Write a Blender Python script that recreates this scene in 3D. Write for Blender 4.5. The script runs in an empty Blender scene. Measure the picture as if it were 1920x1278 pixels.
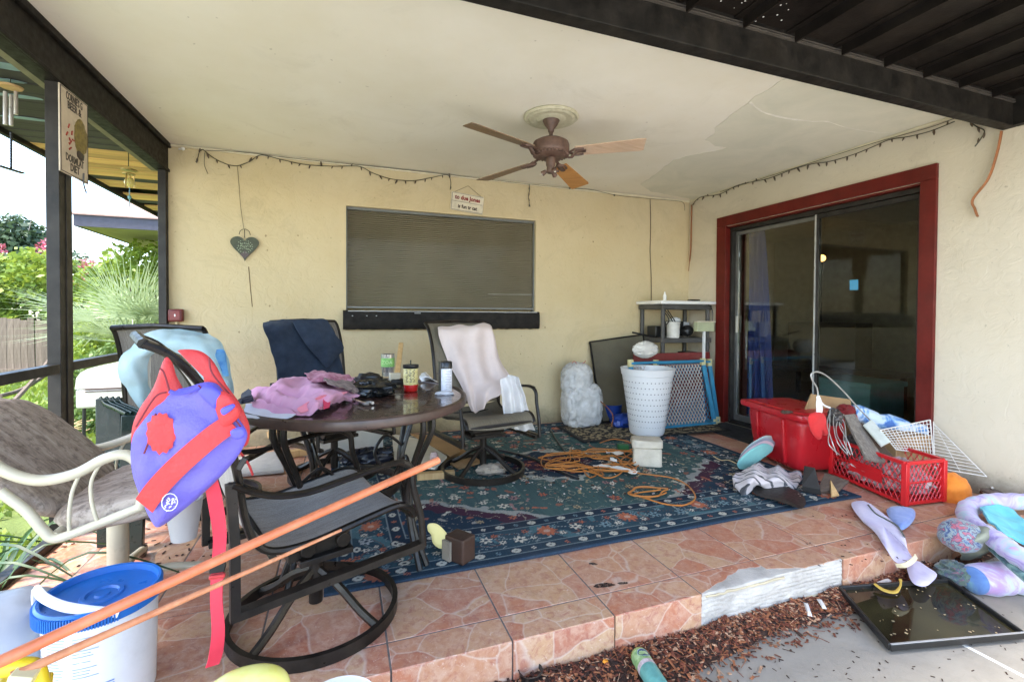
import bpy, math, random
from math import pi, sin, cos, radians as R
from mathutils import Vector as V, Matrix, noise, Euler

sc = bpy.context.scene
col = sc.collection
RND = random.Random(7)

# ------------------------------------------------------------------ camera
FPX, YAW, PITCH, ROLL, PPY, EYE = 881.7, .3496, -.01637, .0061, 604.15, 1.10
_w = V((sin(YAW)*cos(PITCH), cos(YAW)*cos(PITCH), sin(PITCH)))
_r0 = V((cos(YAW), -sin(YAW), 0)); _u0 = _r0.cross(_w)
_r = _r0*cos(ROLL)+_u0*sin(ROLL); _u = -_r0*sin(ROLL)+_u0*cos(ROLL)
cam_data = bpy.data.cameras.new('camera'); cam = bpy.data.objects.new('camera', cam_data)
col.objects.link(cam); sc.camera = cam
cam_data.sensor_width = 36; cam_data.sensor_fit = 'HORIZONTAL'
cam_data.lens = FPX/1920*36
cam_data.shift_y = -(639-PPY)/1920
cam_data.clip_start = .02; cam_data.clip_end = 500
cam.matrix_world = Matrix(((_r.x, _u.x, -_w.x, 0), (_r.y, _u.y, -_w.y, 0), (_r.z, _u.z, -_w.z, EYE), (0, 0, 0, 1)))

# ------------------------------------------------------------------ light
SUN_EL, SUN_AZ = R(58), R(-112)
w = bpy.data.worlds.new('World'); sc.world = w; w.use_nodes = True
nt = w.node_tree; bg = nt.nodes['Background']
sky = nt.nodes.new('ShaderNodeTexSky'); sky.sky_type = 'NISHITA'; sky.sun_disc = False
sky.sun_elevation = SUN_EL; sky.sun_rotation = SUN_AZ
sky.air_density = 1.0; sky.dust_density = 1.2; sky.ozone_density = 1.0
nt.links.new(sky.outputs[0], bg.inputs[0]); bg.inputs[1].default_value = .15
sd = bpy.data.lights.new('sun', 'SUN'); sd.energy = 1.5; sd.angle = R(12); sd.color = (1, .95, .87)
so = bpy.data.objects.new('sun', sd); col.objects.link(so)
_sd = V((sin(SUN_AZ)*cos(SUN_EL), cos(SUN_AZ)*cos(SUN_EL), sin(SUN_EL)))
so.rotation_euler = _sd.to_track_quat('Z', 'Y').to_euler()
sc.view_settings.view_transform = 'Standard'; sc.view_settings.look = 'None'
sc.view_settings.exposure = 2.80; sc.view_settings.gamma = 1
sc.view_settings.use_curve_mapping = False

# ------------------------------------------------------------------ points
def ray(x, y): return _w*FPX+_r*(x-960)-_u*(y-PPY)
def wx(x, y, X): d = ray(x, y); return d*(X/d.x)+V((0, 0, EYE))
def wy(x, y, Y): d = ray(x, y); return d*(Y/d.y)+V((0, 0, EYE))
def wz(x, y, Z=0.): d = ray(x, y); return d*((Z-EYE)/d.z)+V((0, 0, EYE))

XR, YB, HC, XL = 3.74, 4.369, 2.41, -1.257     # side wall, back wall, ceiling, screen wall
GZ = -.17                                       # deck level

# ------------------------------------------------------------------ materials
class N:
    """little node builder"""
    def __init__(s, name):
        s.m = bpy.data.materials.new(name); s.m.use_nodes = True
        s.t = s.m.node_tree; s.b = s.t.nodes['Principled BSDF']; s.out = s.t.nodes['Material Output']
        s.co = s.t.nodes.new('ShaderNodeTexCoord')
    def n(s, typ, props=None, **inp):
        k = s.t.nodes.new('ShaderNode'+typ)
        for a, b in (props or {}).items(): setattr(k, a, b)
        for a, b in inp.items():
            a2 = int(a[1:]) if a[0] == 'i' and a[1:].isdigit() else a.replace('_', ' ')
            if hasattr(b, 'is_output') or isinstance(b, bpy.types.NodeSocket): s.t.links.new(b, k.inputs[a2])
            else: k.inputs[a2].default_value = b
        return k
    def noise(s, scale, detail=5, rough=.55, vec=None, dist=0):
        k = s.n('TexNoise', i2=scale) if False else s.n('TexNoise')
        k.inputs['Scale'].default_value = scale; k.inputs['Detail'].default_value = detail
        k.inputs['Roughness'].default_value = rough; k.inputs['Distortion'].default_value = dist
        s.t.links.new(vec or s.co.outputs['Object'], k.inputs['Vector']); return k.outputs['Fac']
    def ramp(s, fac, stops, interp='LINEAR'):
        k = s.t.nodes.new('ShaderNodeValToRGB'); s.t.links.new(fac, k.inputs[0])
        e = k.color_ramp.elements; k.color_ramp.interpolation = interp
        while len(e) < len(stops): e.new(.5)
        for i, (p, c) in enumerate(stops):
            e[i].position = p; e[i].color = (*c, 1) if hasattr(c, '__len__') else (c, c, c, 1)
        return k.outputs[0]
    def mix(s, fac, a, b, mode='MIX'):
        k = s.t.nodes.new('ShaderNodeMix'); k.data_type = 'RGBA'; k.blend_type = mode
        for i, q in ((0, fac), (6, a), (7, b)):
            if isinstance(q, bpy.types.NodeSocket): s.t.links.new(q, k.inputs[i])
            elif i == 0: k.inputs[0].default_value = q
            else: k.inputs[i].default_value = (*q, 1) if len(q) == 3 else q
        return k.outputs[2]
    def math(s, op, a, b=0., c=0.):
        k = s.t.nodes.new('ShaderNodeMath'); k.operation = op
        for i, q in enumerate((a, b, c)):
            if isinstance(q, bpy.types.NodeSocket): s.t.links.new(q, k.inputs[i])
            else: k.inputs[i].default_value = q
        return k.outputs[0]
    def color(s, c):
        if isinstance(c, bpy.types.NodeSocket): s.t.links.new(c, s.b.inputs['Base Color'])
        else: s.b.inputs['Base Color'].default_value = (*c, 1)
    def rough(s, c):
        if isinstance(c, bpy.types.NodeSocket): s.t.links.new(c, s.b.inputs['Roughness'])
        else: s.b.inputs['Roughness'].default_value = c
    def bump(s, h, strength=.3, dist=.01):
        k = s.t.nodes.new('ShaderNodeBump'); k.inputs['Strength'].default_value = strength
        k.inputs['Distance'].default_value = dist; s.t.links.new(h, k.inputs['Height'])
        s.t.links.new(k.outputs[0], s.b.inputs['Normal'])

def sh(c, k): return tuple(min(1, x*k) for x in c)
MC = {}
def mat(name, c, rough=.5, metal=0, var=.18, vs=9, bump=.12, bs=60, bd=.004, c2=None, spec=None, sss=0, trans=0, sheen=0, dirt=0):
    if name in MC: return MC[name]
    q = N(name)
    a = sh(c, 1-var); b = c2 or sh(c, 1+var)
    cc = q.ramp(q.noise(vs, 6, .6), [(.3, a), (.7, b)])
    if dirt:
        d = q.ramp(q.noise(vs*.45, 8, .7, dist=.6), [(.5, 0.), (.68, 1.)])
        cc = q.mix(q.math('MULTIPLY', d, dirt), cc, (.10, .075, .05))
    q.color(cc)
    q.rough(q.ramp(q.noise(vs*2.3, 4), [(.3, max(.03, rough-.1)), (.7, min(1, rough+.1))]))
    q.b.inputs['Metallic'].default_value = metal
    if spec is not None: q.b.inputs['Specular IOR Level'].default_value = spec
    if trans: q.b.inputs['Transmission Weight'].default_value = trans
    if sheen: q.b.inputs['Sheen Weight'].default_value = sheen
    if bump: q.bump(q.noise(bs, 6, .65), bump, bd)
    MC[name] = q.m; return q.m

def glass_mat(name, tint=(.9, .95, .93), k=1., extra=.0):
    q = N(name); t = q.t
    tr = t.nodes.new('ShaderNodeBsdfTransparent'); tr.inputs[0].default_value = (*tint, 1)
    gl = t.nodes.new('ShaderNodeBsdfGlossy'); gl.inputs['Roughness'].default_value = .02
    gl.inputs[0].default_value = (.9, .9, .9, 1)
    fr = t.nodes.new('ShaderNodeFresnel'); fr.inputs[0].default_value = 1.45
    f2 = q.math('MULTIPLY_ADD', fr.outputs[0], k, extra)
    mx = t.nodes.new('ShaderNodeMixShader')
    t.links.new(f2, mx.inputs[0]); t.links.new(tr.outputs[0], mx.inputs[1]); t.links.new(gl.outputs[0], mx.inputs[2])
    t.links.new(mx.outputs[0], q.out.inputs[0]); MC[name] = q.m; return q.m

def wood_mat(name, c, c2, scale=1., axis='X', rough=.6, weather=0):
    q = N(name); m = q.t.nodes.new('ShaderNodeMapping')
    s = {'X': (1.2, 14, 14), 'Y': (14, 1.2, 14), 'Z': (14, 14, 1.2)}[axis]
    m.inputs['Scale'].default_value = [v*scale for v in s]
    q.t.links.new(q.co.outputs['Object'], m.inputs[0])
    g = q.noise(3, 8, .65, m.outputs[0], 1.2)
    oi = q.t.nodes.new('ShaderNodeObjectInfo')
    cc = q.ramp(g, [(.3, c), (.62, c2)])
    hs = q.t.nodes.new('ShaderNodeHueSaturation')
    q.t.links.new(q.math('MULTIPLY_ADD', oi.outputs['Random'], .5, .72), hs.inputs['Value'])
    q.t.links.new(cc, hs.inputs['Color']); cc = hs.outputs[0]
    if weather: cc = q.mix(q.ramp(q.noise(3, 6, .7), [(.42, 0.), (.62, weather)]), cc, (.22, .20, .17))
    q.color(cc); q.rough(rough); q.bump(g, .35, .003); MC[name] = q.m; return q.m

# ------------------------------------------------------------------ mesh builder
def frames(P, closed=False):
    n = len(P); T = []
    for i in range(n):
        a = P[(i-1) % n] if (closed or i > 0) else P[0]
        b = P[(i+1) % n] if (closed or i < n-1) else P[-1]
        t = (b-a); T.append(t.normalized() if t.length > 1e-9 else V((0, 0, 1)))
    up = V((0, 0, 1)) if abs(T[0].z) < .9 else V((0, 1, 0))
    nn = T[0].cross(up).normalized(); F = []
    for i in range(n):
        nn = (nn-T[i]*nn.dot(T[i]))
        nn = nn.normalized() if nn.length > 1e-6 else T[i].orthogonal().normalized()
        F.append((nn.copy(), T[i].cross(nn).normalized()))
    return F

def spline(P, k=6, closed=False):
    P = [V(p) for p in P]; n = len(P); out = []
    if n < 3: return [P[0].lerp(P[-1], i/k) for i in range(k+1)]
    rng = n if closed else n-1
    for i in range(rng):
        g = (lambda j: P[j % n]) if closed else (lambda j: P[max(0, min(n-1, j))])
        a, b, c, d = g(i-1), g(i), g(i+1), g(i+2)
        for s in range(k):
            t = s/k
            out.append(.5*((2*b)+(c-a)*t+(2*a-5*b+4*c-d)*t*t+(3*b-a-3*c+d)*t**3))
    if not closed: out.append(P[-1].copy())
    return out

class MB:
    def __init__(s): s.v = []; s.f = []; s.mi = []; s.cur = 0; s.cols = None
    def add(s, vs, fs, M=None):
        o = len(s.v); s.v += [(M @ V(p)) if M else V(p) for p in vs]
        s.f += [tuple(i+o for i in q) for q in fs]; s.mi += [s.cur]*len(fs); return s
    def box(s, c, d, rot=0, M=None, taper=1):
        x, y, z = d[0]/2, d[1]/2, d[2]/2; vs = []
        for k in (-1, 1):
            t = 1 if k < 0 else taper
            vs += [(-x*t, -y*t, k*z), (x*t, -y*t, k*z), (x*t, y*t, k*z), (-x*t, y*t, k*z)]
        e = Euler(rot if hasattr(rot, '__len__') else (0, 0, rot)).to_matrix().to_4x4()
        m = Matrix.Translation(V(c)) @ e
        if M: m = M @ m
        return s.add(vs, [(3, 2, 1, 0), (4, 5, 6, 7), (0, 1, 5, 4), (1, 2, 6, 5), (2, 3, 7, 6), (3, 0, 4, 7)], m)
    def bb(s, a, b):
        return s.box([(p+q)/2 for p, q in zip(a, b)], [abs(q-p) for p, q in zip(a, b)])
    def bar(s, a, b, wd, ht, M=None):
        """square bar from a to b"""
        return s.tube([a, b], wd/2, 4, M=M, asp=ht/wd, off=pi/4)
    def tube(s, P, r, n=8, closed=False, M=None, asp=1, off=0, cap=True):
        P = [V(p) for p in P]; F = frames(P, closed); vs = []; fs = []; m = len(P)
        if off: rr = 2**.5
        else: rr = 1
        for i, p in enumerate(P):
            ri = (r[i] if hasattr(r, '__len__') else r)*rr
            a, b = F[i]
            for j in range(n):
                t = 2*pi*j/n+off; vs.append(p+a*(cos(t)*ri)+b*(sin(t)*ri*asp))
        for i in range(m if closed else m-1):
            for j in range(n):
                i2 = (i+1) % m
                fs.append((i*n+j, i*n+(j+1) % n, i2*n+(j+1) % n, i2*n+j))
        if cap and not closed:
            fs.append(tuple(range(n))[::-1]); fs.append(tuple((m-1)*n+j for j in range(n)))
        return s.add(vs, fs, M)
    def lathe(s, prof, c=(0, 0, 0), n=24, M=None, jit=0, seed=0):
        vs = []; fs = []; rd = random.Random(seed)
        for (r, z) in prof:
            for j in range(n):
                t = 2*pi*j/n; k = 1+jit*(rd.random()-.5)
                vs.append((r*k*cos(t), r*k*sin(t), z))
        m = len(prof)
        for i in range(m-1):
            for j in range(n): fs.append((i*n+j, i*n+(j+1) % n, (i+1)*n+(j+1) % n, (i+1)*n+j))
        if prof[0][0] > 1e-6: fs.append(tuple(range(n))[::-1])
        if prof[-1][0] > 1e-6: fs.append(tuple((m-1)*n+j for j in range(n)))
        mm = Matrix.Translation(V(c)); mm = M @ mm if M else mm
        return s.add(vs, fs, mm)
    def prism(s, poly, z0, z1, M=None):
        n = len(poly); vs = [(x, y, z0) for x, y in poly]+[(x, y, z1) for x, y in poly]
        fs = [tuple(range(n))[::-1], tuple(range(n, 2*n))]+[(i, (i+1) % n, n+(i+1) % n, n+i) for i in range(n)]
        return s.add(vs, fs, M)
    def grid(s, fn, nu, nv, th=0, M=None):
        P = [[V(fn(i/nu, j/nv)) for j in range(nv+1)] for i in range(nu+1)]
        vs = [p for row in P for p in row]; W = nv+1
        fs = [(i*W+j, (i+1)*W+j, (i+1)*W+j+1, i*W+j+1) for i in range(nu) for j in range(nv)]
        if th:
            o = len(vs); Nn = []
            for i in range(nu+1):
                for j in range(nv+1):
                    a = P[min(nu, i+1)][j]-P[max(0, i-1)][j]; b = P[i][min(nv, j+1)]-P[i][max(0, j-1)]
                    q = a.cross(b); Nn.append(q.normalized() if q.length > 1e-9 else V((0, 0, 1)))
            vs += [vs[i]-Nn[i]*th for i in range(o)]
            fs += [tuple(x+o for x in reversed(q)) for q in fs]
            ed = [i*W for i in range(nu+1)]+[nu*W+j for j in range(1, nv+1)]+[i*W+nv for i in range(nu-1, -1, -1)]+[j for j in range(nv-1, 0, -1)]
            for a, b in zip(ed, ed[1:]+ed[:1]): fs.append((b, a, a+o, b+o))
        return s.add(vs, fs, M)
    def sphere(s, c, r, nu=16, nv=10, amp=0, fr=3, seed=0, flat=None, M=None, ridge=False, pw=1):
        r = (r, r, r) if not hasattr(r, '__len__') else r; vs = []; fs = []
        sg = lambda x: math.copysign(abs(x)**pw, x)
        for i in range(nv+1):
            ph = pi*i/nv-pi/2
            for j in range(nu):
                th = 2*pi*j/nu
                d = V((sg(cos(ph))*sg(cos(th)), sg(cos(ph))*sg(sin(th)), sg(sin(ph))))
                k = 1
                if amp:
                    nz = noise.fractal(d*fr+V((seed*7.3, seed*3.1, 0)), 1., 2., 4)
                    if ridge: nz = .5-abs(nz)*1.6
                    k += amp*nz
                p = V((d.x*r[0]*k, d.y*r[1]*k, d.z*r[2]*k))
                if flat is not None and p.z < -flat*r[2]: p.z = -flat*r[2]-.001*(j % 2)
                vs.append(p)
        for i in range(nv):
            for j in range(nu): fs.append((i*nu+j, i*nu+(j+1) % nu, (i+1)*nu+(j+1) % nu, (i+1)*nu+j))
        mm = Matrix.Translation(V(c)); mm = mm @ M if M else mm
        return s.add(vs, fs, mm)
    def build(s, name, m, parent=None, smooth=True, ang=40, bevel=0, world=True, kind=None, seg=2):
        me = bpy.data.meshes.new(name)
        vs = s.v
        if parent is not None and world:
            inv = MW[parent.name].inverted(); vs = [inv @ p for p in s.v]
        me.from_pydata([tuple(p) for p in vs], [], s.f)
        for q in (m if isinstance(m, (list, tuple)) else [m]): me.materials.append(q)
        if any(s.mi): me.polygons.foreach_set('material_index', s.mi)
        if smooth:
            me.polygons.foreach_set('use_smooth', [True]*len(me.polygons)); me.set_sharp_from_angle(angle=R(ang))
        me.update()
        o = bpy.data.objects.new(name, me); col.objects.link(o)
        if parent is not None: o.parent = parent; MW[o.name] = MW[parent.name]
        else: MW[o.name] = Matrix.Identity(4)
        if bevel:
            b = o.modifiers.new('bevel', 'BEVEL'); b.width = bevel; b.segments = seg; b.limit_method = 'ANGLE'; b.angle_limit = R(40)
        if kind: o['kind'] = kind
        return o

MW = {}
def tag(o, label, cat, group=None):
    o['label'] = label; o['category'] = cat
    if group: o['group'] = group
    return o
def thing(name, label, cat, loc=(0, 0, 0), rz=0, group=None, rot=None):
    o = bpy.data.objects.new(name, None); col.objects.link(o); o.empty_display_size = .05
    o.location = loc; o.rotation_euler = rot or (0, 0, rz)
    MW[o.name] = Matrix.LocRotScale(V(loc), Euler(rot or (0, 0, rz)), None)
    return tag(o, label, cat, group)
def solo(name, label, cat, mb, m, group=None, **k):
    xs = [p.x for p in mb.v]; ys = [p.y for p in mb.v]; zs = [p.z for p in mb.v]
    c = V(((min(xs)+max(xs))/2, (min(ys)+max(ys))/2, min(zs))); mb.v = [p-c for p in mb.v]
    o = mb.build(name, m, None, **k); o.location = c; MW[o.name] = Matrix.Translation(c)
    return tag(o, label, cat, group)
def dup(o, parent=None):
    c = o.copy(); col.objects.link(c)
    if parent is not None: c.parent = parent
    for ch in list(o.children): dup(ch, c)
    return c
def struct(name, mb, m, **k):
    o = mb.build(name, m, None, **k); o['kind'] = 'structure'; return o

def patch(C, amp=.006, fr=14, seed=0, th=.003, nu=40, nv=40, fold=None):
    """draped cloth through a net of control points"""
    C = [[V(p) for p in row] for row in C]; nr, nc = len(C), len(C[0])
    def cr(a, b, c, d, t): return .5*((2*b)+(c-a)*t+(2*a-5*b+4*c-d)*t*t+(3*b-a-3*c+d)*t**3)
    def row(i, v):
        x = v*(nc-1); j = min(nc-2, int(x)); t = x-j; g = lambda q: C[i][max(0, min(nc-1, q))]
        return cr(g(j-1), g(j), g(j+1), g(j+2), t)
    def fn(u, v):
        x = u*(nr-1); i = min(nr-2, int(x)); t = x-i; g = lambda q: row(max(0, min(nr-1, q)), v)
        p = cr(g(i-1), g(i), g(i+1), g(i+2), t)
        q = noise.noise_vector(p*fr+V((seed*5.1, 0, seed)))+.5*noise.noise_vector(p*fr*2.3+V((seed, 3, 0)))
        p = p+V(q)*amp
        rg = 1-2*abs(noise.noise(p*fr*.55+V((seed, 1, 2)))); rg2 = 1-2*abs(noise.noise(p*fr*1.3+V((9, seed, 2))))
        p = p+V((.25, -.75, .6))*(amp*.55*rg*abs(rg)+amp*.25*rg2)
        if fold: p = p+V(fold(u, v))
        return p
    return MB().grid(fn, nu, nv, th)

def text_mb(s, size, M, th=.001, align='CENTER', sx=1, bold=0):
    cu = bpy.data.curves.new('t', 'FONT'); cu.body = s; cu.size = size; cu.extrude = th/2
    cu.align_x = align; cu.align_y = 'CENTER'; cu.resolution_u = 2; cu.offset = bold
    o = bpy.data.objects.new('t', cu); col.objects.link(o)
    dg = bpy.context.evaluated_depsgraph_get(); me = bpy.data.meshes.new_from_object(o.evaluated_get(dg))
    mb = MB(); mb.add([(v.co.x*sx, v.co.y, v.co.z) for v in me.vertices], [tuple(p.vertices) for p in me.polygons], M)
    bpy.data.objects.remove(o); bpy.data.curves.remove(cu); bpy.data.meshes.remove(me); return mb
# matrices that stand text up: on the back wall (facing -Y), on the side walls
def face(loc, rz=0, tilt=pi/2, roll=0): return Matrix.Translation(V(loc)) @ Euler((0, 0, rz)).to_matrix().to_4x4() @ Euler((tilt, 0, 0)).to_matrix().to_4x4() @ Euler((0, 0, roll)).to_matrix().to_4x4()

# ================================================================== SETTING
# ---- materials of the house
def stucco(name, c, c2, grime=.35, rel=.42):
    q = N(name)
    big = q.noise(1.3, 6, .6); fine = q.noise(55, 6, .7)
    cc = q.ramp(big, [(.3, c), (.7, c2)])
    d = q.ramp(q.noise(2.6, 8, .75, dist=.8), [(.52, 0.), (.75, grime)])
    cc = q.mix(d, cc, sh(c, .62))
    sp = q.ramp(q.noise(38, 3, .5), [(.70, 0.), (.74, .55)])
    cc = q.mix(sp, cc, sh(c, .55))
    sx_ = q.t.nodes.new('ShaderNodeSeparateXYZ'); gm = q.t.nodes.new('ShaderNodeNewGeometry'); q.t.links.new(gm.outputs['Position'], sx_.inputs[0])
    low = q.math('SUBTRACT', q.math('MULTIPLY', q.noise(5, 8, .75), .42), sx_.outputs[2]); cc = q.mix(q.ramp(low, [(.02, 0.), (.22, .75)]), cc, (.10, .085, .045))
    st = q.ramp(q.noise(.9, 9, .72, dist=1.5), [(.55, 0.), (.60, .16), (.62, .05), (.8, .2)]); cc = q.mix(st, cc, sh(c, .55))
    q.color(cc); q.rough(.82)
    v = q.n('TexVoronoi'); v.inputs['Scale'].default_value = 7
    q.t.links.new(q.co.outputs['Object'], v.inputs['Vector'])
    tro = q.noise(9, 5, .6, dist=1.6)
    h = q.math('ADD', q.math('MULTIPLY', q.ramp(tro, [(.42, 0.), (.56, 1.)]), .55), q.math('MULTIPLY', fine, .35))
    q.bump(h, rel, .008); MC[name] = q.m; return q.m
M_WALL = stucco('stucco_yellow', (.55, .44, .25), (.61, .51, .325), .25)
M_SIDE = stucco('stucco_cream', (.57, .495, .37), (.62, .55, .43), .15, .2)
def ceil_mat():
    q = N('ceiling_paint'); big = q.noise(.9, 6, .6)
    cc = q.ramp(big, [(.35, (.76, .70, .56)), (.65, (.84, .79, .68))])
    d = q.ramp(q.noise(1.7, 8, .7, dist=1), [(.56, 0.), (.74, .22)]); cc = q.mix(d, cc, (.42, .37, .26))
    sp = q.ramp(q.noise(26, 2, .4), [(.74, 0.), (.77, .5)]); cc = q.mix(sp, cc, (.35, .30, .22))
    q.color(cc); q.rough(.8); q.bump(q.noise(30, 6, .7), .15, .004); return q.m
M_CEIL = ceil_mat()
def peel_mat():
    q = N('old_ceiling_paint'); cc = q.ramp(q.noise(2.2, 7, .65, dist=.7), [(.35, (.62, .60, .48)), (.65, (.72, .68, .55))])
    q.color(cc); q.rough(.8); q.bump(q.noise(24, 6, .7), .15, .004); return q.m
M_PEEL = peel_mat()
M_BLACK = mat('black_painted_wood', (.010, .009, .008), .5, var=.3, vs=12, bump=.2, bs=40, c2=(.022, .019, .016), dirt=.08, spec=.12)
M_BRONZE = mat('dark_bronze_aluminium', (.020, .018, .016), .42, var=.2, vs=8, bump=.06, c2=(.04, .035, .03), spec=.25)
M_OLIVE = mat('olive_trim_paint', (.17, .15, .09), .6, var=.2)
M_RED = mat('oxblood_trim_paint', (.105, .009, .006), .42, var=.22, vs=6, bump=.15, bs=30, c2=(.14, .013, .009), dirt=.06, spec=.25)
M_WHITEPL = mat('white_plastic', (.74, .73, .70), .4, var=.05, vs=6, bump=.05)
M_DARK = mat('dark_interior_paint', (.30, .27, .21), .85, var=.15)

# ---- tiles
def tile_mat():
    q = N('flagstone_print_tile')
    mp = q.t.nodes.new('ShaderNodeMapping'); q.t.links.new(q.co.outputs['Object'], mp.inputs[0])
    oi = q.t.nodes.new('ShaderNodeObjectInfo')
    cx = q.t.nodes.new('ShaderNodeCombineXYZ')
    q.t.links.new(q.math('MULTIPLY', oi.outputs['Random'], 37.), cx.inputs[0]); q.t.links.new(q.math('MULTIPLY', oi.outputs['Random'], 91.), cx.inputs[1])
    q.t.links.new(cx.outputs[0], mp.inputs['Location'])
    vec = mp.outputs[0]
    nz = q.t.nodes.new('ShaderNodeTexNoise'); nz.inputs['Scale'].default_value = 7; q.t.links.new(vec, nz.inputs['Vector'])
    vm = q.t.nodes.new('ShaderNodeVectorMath'); vm.operation = 'MULTIPLY_ADD'
    q.t.links.new(nz.outputs['Color'], vm.inputs[0]); vm.inputs[1].default_value = (.05, .05, .05); q.t.links.new(vec, vm.inputs[2])
    def vor(feat):
        v = q.t.nodes.new('ShaderNodeTexVoronoi'); v.feature = feat; v.inputs['Scale'].default_value = 5.2; v.inputs['Randomness'].default_value = .95
        q.t.links.new(vm.outputs[0], v.inputs['Vector']); return v
    e = vor('DISTANCE_TO_EDGE').outputs['Distance']; cell = vor('F1').outputs['Color']
    sep = q.t.nodes.new('ShaderNodeSeparateColor'); q.t.links.new(cell, sep.inputs[0])
    base = q.ramp(sep.outputs[0], [(0., (.45, .165, .09)), (.3, (.48, .20, .115)), (.5, (.53, .31, .17)), (.68, (.44, .18, .115)), (.85, (.53, .33, .185)), (1., (.50, .235, .135))])
    mot = q.noise(22, 10, .75, vec, .6)
    base = q.mix(q.ramp(mot, [(.44, 0.), (.60, .6)]), base, (.60, .40, .29))
    mot2 = q.noise(30, 8, .72, vec, .8)
    base = q.mix(q.ramp(mot2, [(.36, .7), (.50, 0.)]), base, (.36, .12, .085))
    fl = q.ramp(q.noise(45, 6, .7, vec, 2.5), [(.60, 0.), (.66, .65)]); base = q.mix(fl, base, (.70, .56, .47))
    ve = q.ramp(e, [(.006, .42), (.022, 0.)]); base = q.mix(ve, base, (.66, .56, .47))
    # dirt, in place on the floor
    g = q.ramp(q.noise(2.4, 9, .72, dist=.8), [(.52, 0.), (.76, .38)]); base = q.mix(g, base, (.17, .12, .10))
    q.color(base); q.rough(q.ramp(mot, [(.3, .30), (.7, .5)]))
    q.bump(q.math('ADD', q.math('MULTIPLY', q.ramp(e, [(0., 0.), (.05, 1.)]), .6), q.math('MULTIPLY', mot, .4)), .3, .003)
    return q.m
M_TILE = tile_mat()
M_GROUT = mat('dark_grout', (.17, .15, .135), .9, var=.35, vs=30, bump=.3)
M_LGROUT = mat('pale_thinset', (.48, .44, .39), .95, var=.18, vs=9, bump=.8, bs=70, bd=.006, c2=(.60, .56, .50), dirt=.3)

# patio floor slab with tiles
P0, X0, Y0 = .399, .546, 1.468
sl = MB(); sl.bb((-1.30, Y0+.012, -.16), (3.9, 4.5, -.0022)); sl.bb((-1.30, Y0+.012, -.40), (3.9, 4.6, -.1601))
floor = struct('patio_floor', sl, M_GROUT, smooth=False)
def tile_at(x0, x1, y0, y1, z0=-.010, z1=0., nm='tile', par=None, m=None):
    g = .003; b = MB(); b.box((0, 0, 0), (x1-x0-2*g, y1-y0-2*g, z1-z0))
    o = b.build(nm, m or M_TILE, par or floor, smooth=False, bevel=.0018, seg=1)
    o.location = ((x0+x1)/2, (y0+y1)/2, (z0+z1)/2+RND.uniform(-.0007, .0007))
    return o
tmesh = None
for i in range(-5, 9):
    xa = X0+P0*i; xb = xa+P0
    if xa > 3.74: continue
    xa = max(xa, -1.30); xb = min(xb, 3.74)
    # front strip (top), then full rows
    if i != 2 and i != 3: tile_at(xa, xb, Y0, Y0+.137)
    for j in range(8):
        ya = Y0+.137+P0*j; yb = min(ya+P0, YB)
        if ya > YB: break
        full = abs(xb-xa-P0) < 1e-6 and abs(yb-ya-P0) < 1e-6
        if full and tmesh:
            o = bpy.data.objects.new('tile', tmesh.data); col.objects.link(o); o.parent = floor
            b = o.modifiers.new('bevel', 'BEVEL'); b.width = .0018; b.segments = 1; b.limit_method = 'ANGLE'
            o.location = ((xa+xb)/2, (ya+yb)/2, -.005+RND.uniform(-.0007, .0007))
        else:
            o = tile_at(xa, xb, ya, yb)
            if full: tmesh = o
    # risers (two are broken away)
    if i not in (2, 3):
        b = MB(); b.box((0, 0, 0), (xb-xa-.006, .010, .155)); o = b.build('riser_tile', M_TILE, floor, smooth=False, bevel=.0015, seg=1)
        o.location = ((xa+xb)/2, Y0+.006, -.0805)
# broken front strip: ragged top tiles and exposed bed
rd = random.Random(3)
for i, dip in ((2, .085), (3, .03)):
    xa = X0+P0*i+.003; xb = xa+P0-.006; n = 14; pts = [(xb, Y0+.134), (xa, Y0+.134)]
    for k in range(n+1):
        u = k/n
        if i == 2: yy = Y0+.012+.082*min(1, max(0, (u-.02)*1.5))*(1-.25*max(0, u-.8)*3)+rd.uniform(-.006, .006)
        else: yy = Y0+.012+.05*max(0, 1-u*2.4)+rd.uniform(-.003, .003)
        pts.append((xa+(xb-xa)*u, yy))
    b = MB(); b.prism(pts, -.010, 0); o = b.build('broken_tile', M_TILE, floor, smooth=False)
    o['label'] = 'tile with its front edge broken away'
bed = MB()
def bedf(u, v):
    x = X0+2*P0+.002+u*(2*P0-.004); s = v
    n1 = noise.noise(V((x*9, v*4, 0)))*.004; ridge = .0010*sin(s*70+noise.noise(V((x*5, 0, 0)))*2)*(1 if x > X0+2.95*P0 else .25)+.004*noise.noise(V((x*30, s*14, 2)))
    if s < .3: return V((x, Y0+.125-.118*(s/.3)+n1, -.0006-.0008*(s/.3)))
    return V((x, Y0+.007+n1+ridge, -.003-(s-.3)/.7*.129+n1*.5))
bed.grid(bedf, 90, 60)
bed.build('exposed_thinset', M_LGROUT, floor, ang=60)
b = MB(); b.tube([V((X0+2*P0+.02+.022*k, Y0+.004+.006*noise.noise(V((k*.7, 0, 0))), -.014-.010*abs(noise.noise(V((k*.4, 3, 0)))))) for k in range(20)], [.004+.004*abs(noise.noise(V((k*.9, 5, 0)))) for k in range(20)], 6); b.build('plaster_ridge', mat('tan_plaster', (.50, .42, .28), .9, var=.15, bump=.4), floor)
b = MB(); b.grid(lambda u, v: (X0+2*P0+u*.8, Y0+.004+.006*noise.noise(V((u*22, 1, v*4)))-.012*v, -.125-.035*v+.012*noise.noise(V((u*14, 2, 0)))), 60, 4)
b.build('broken_edge', mat('tan_plaster', (.50, .42, .28), .9, var=.15, bump=.4), floor)
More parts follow.
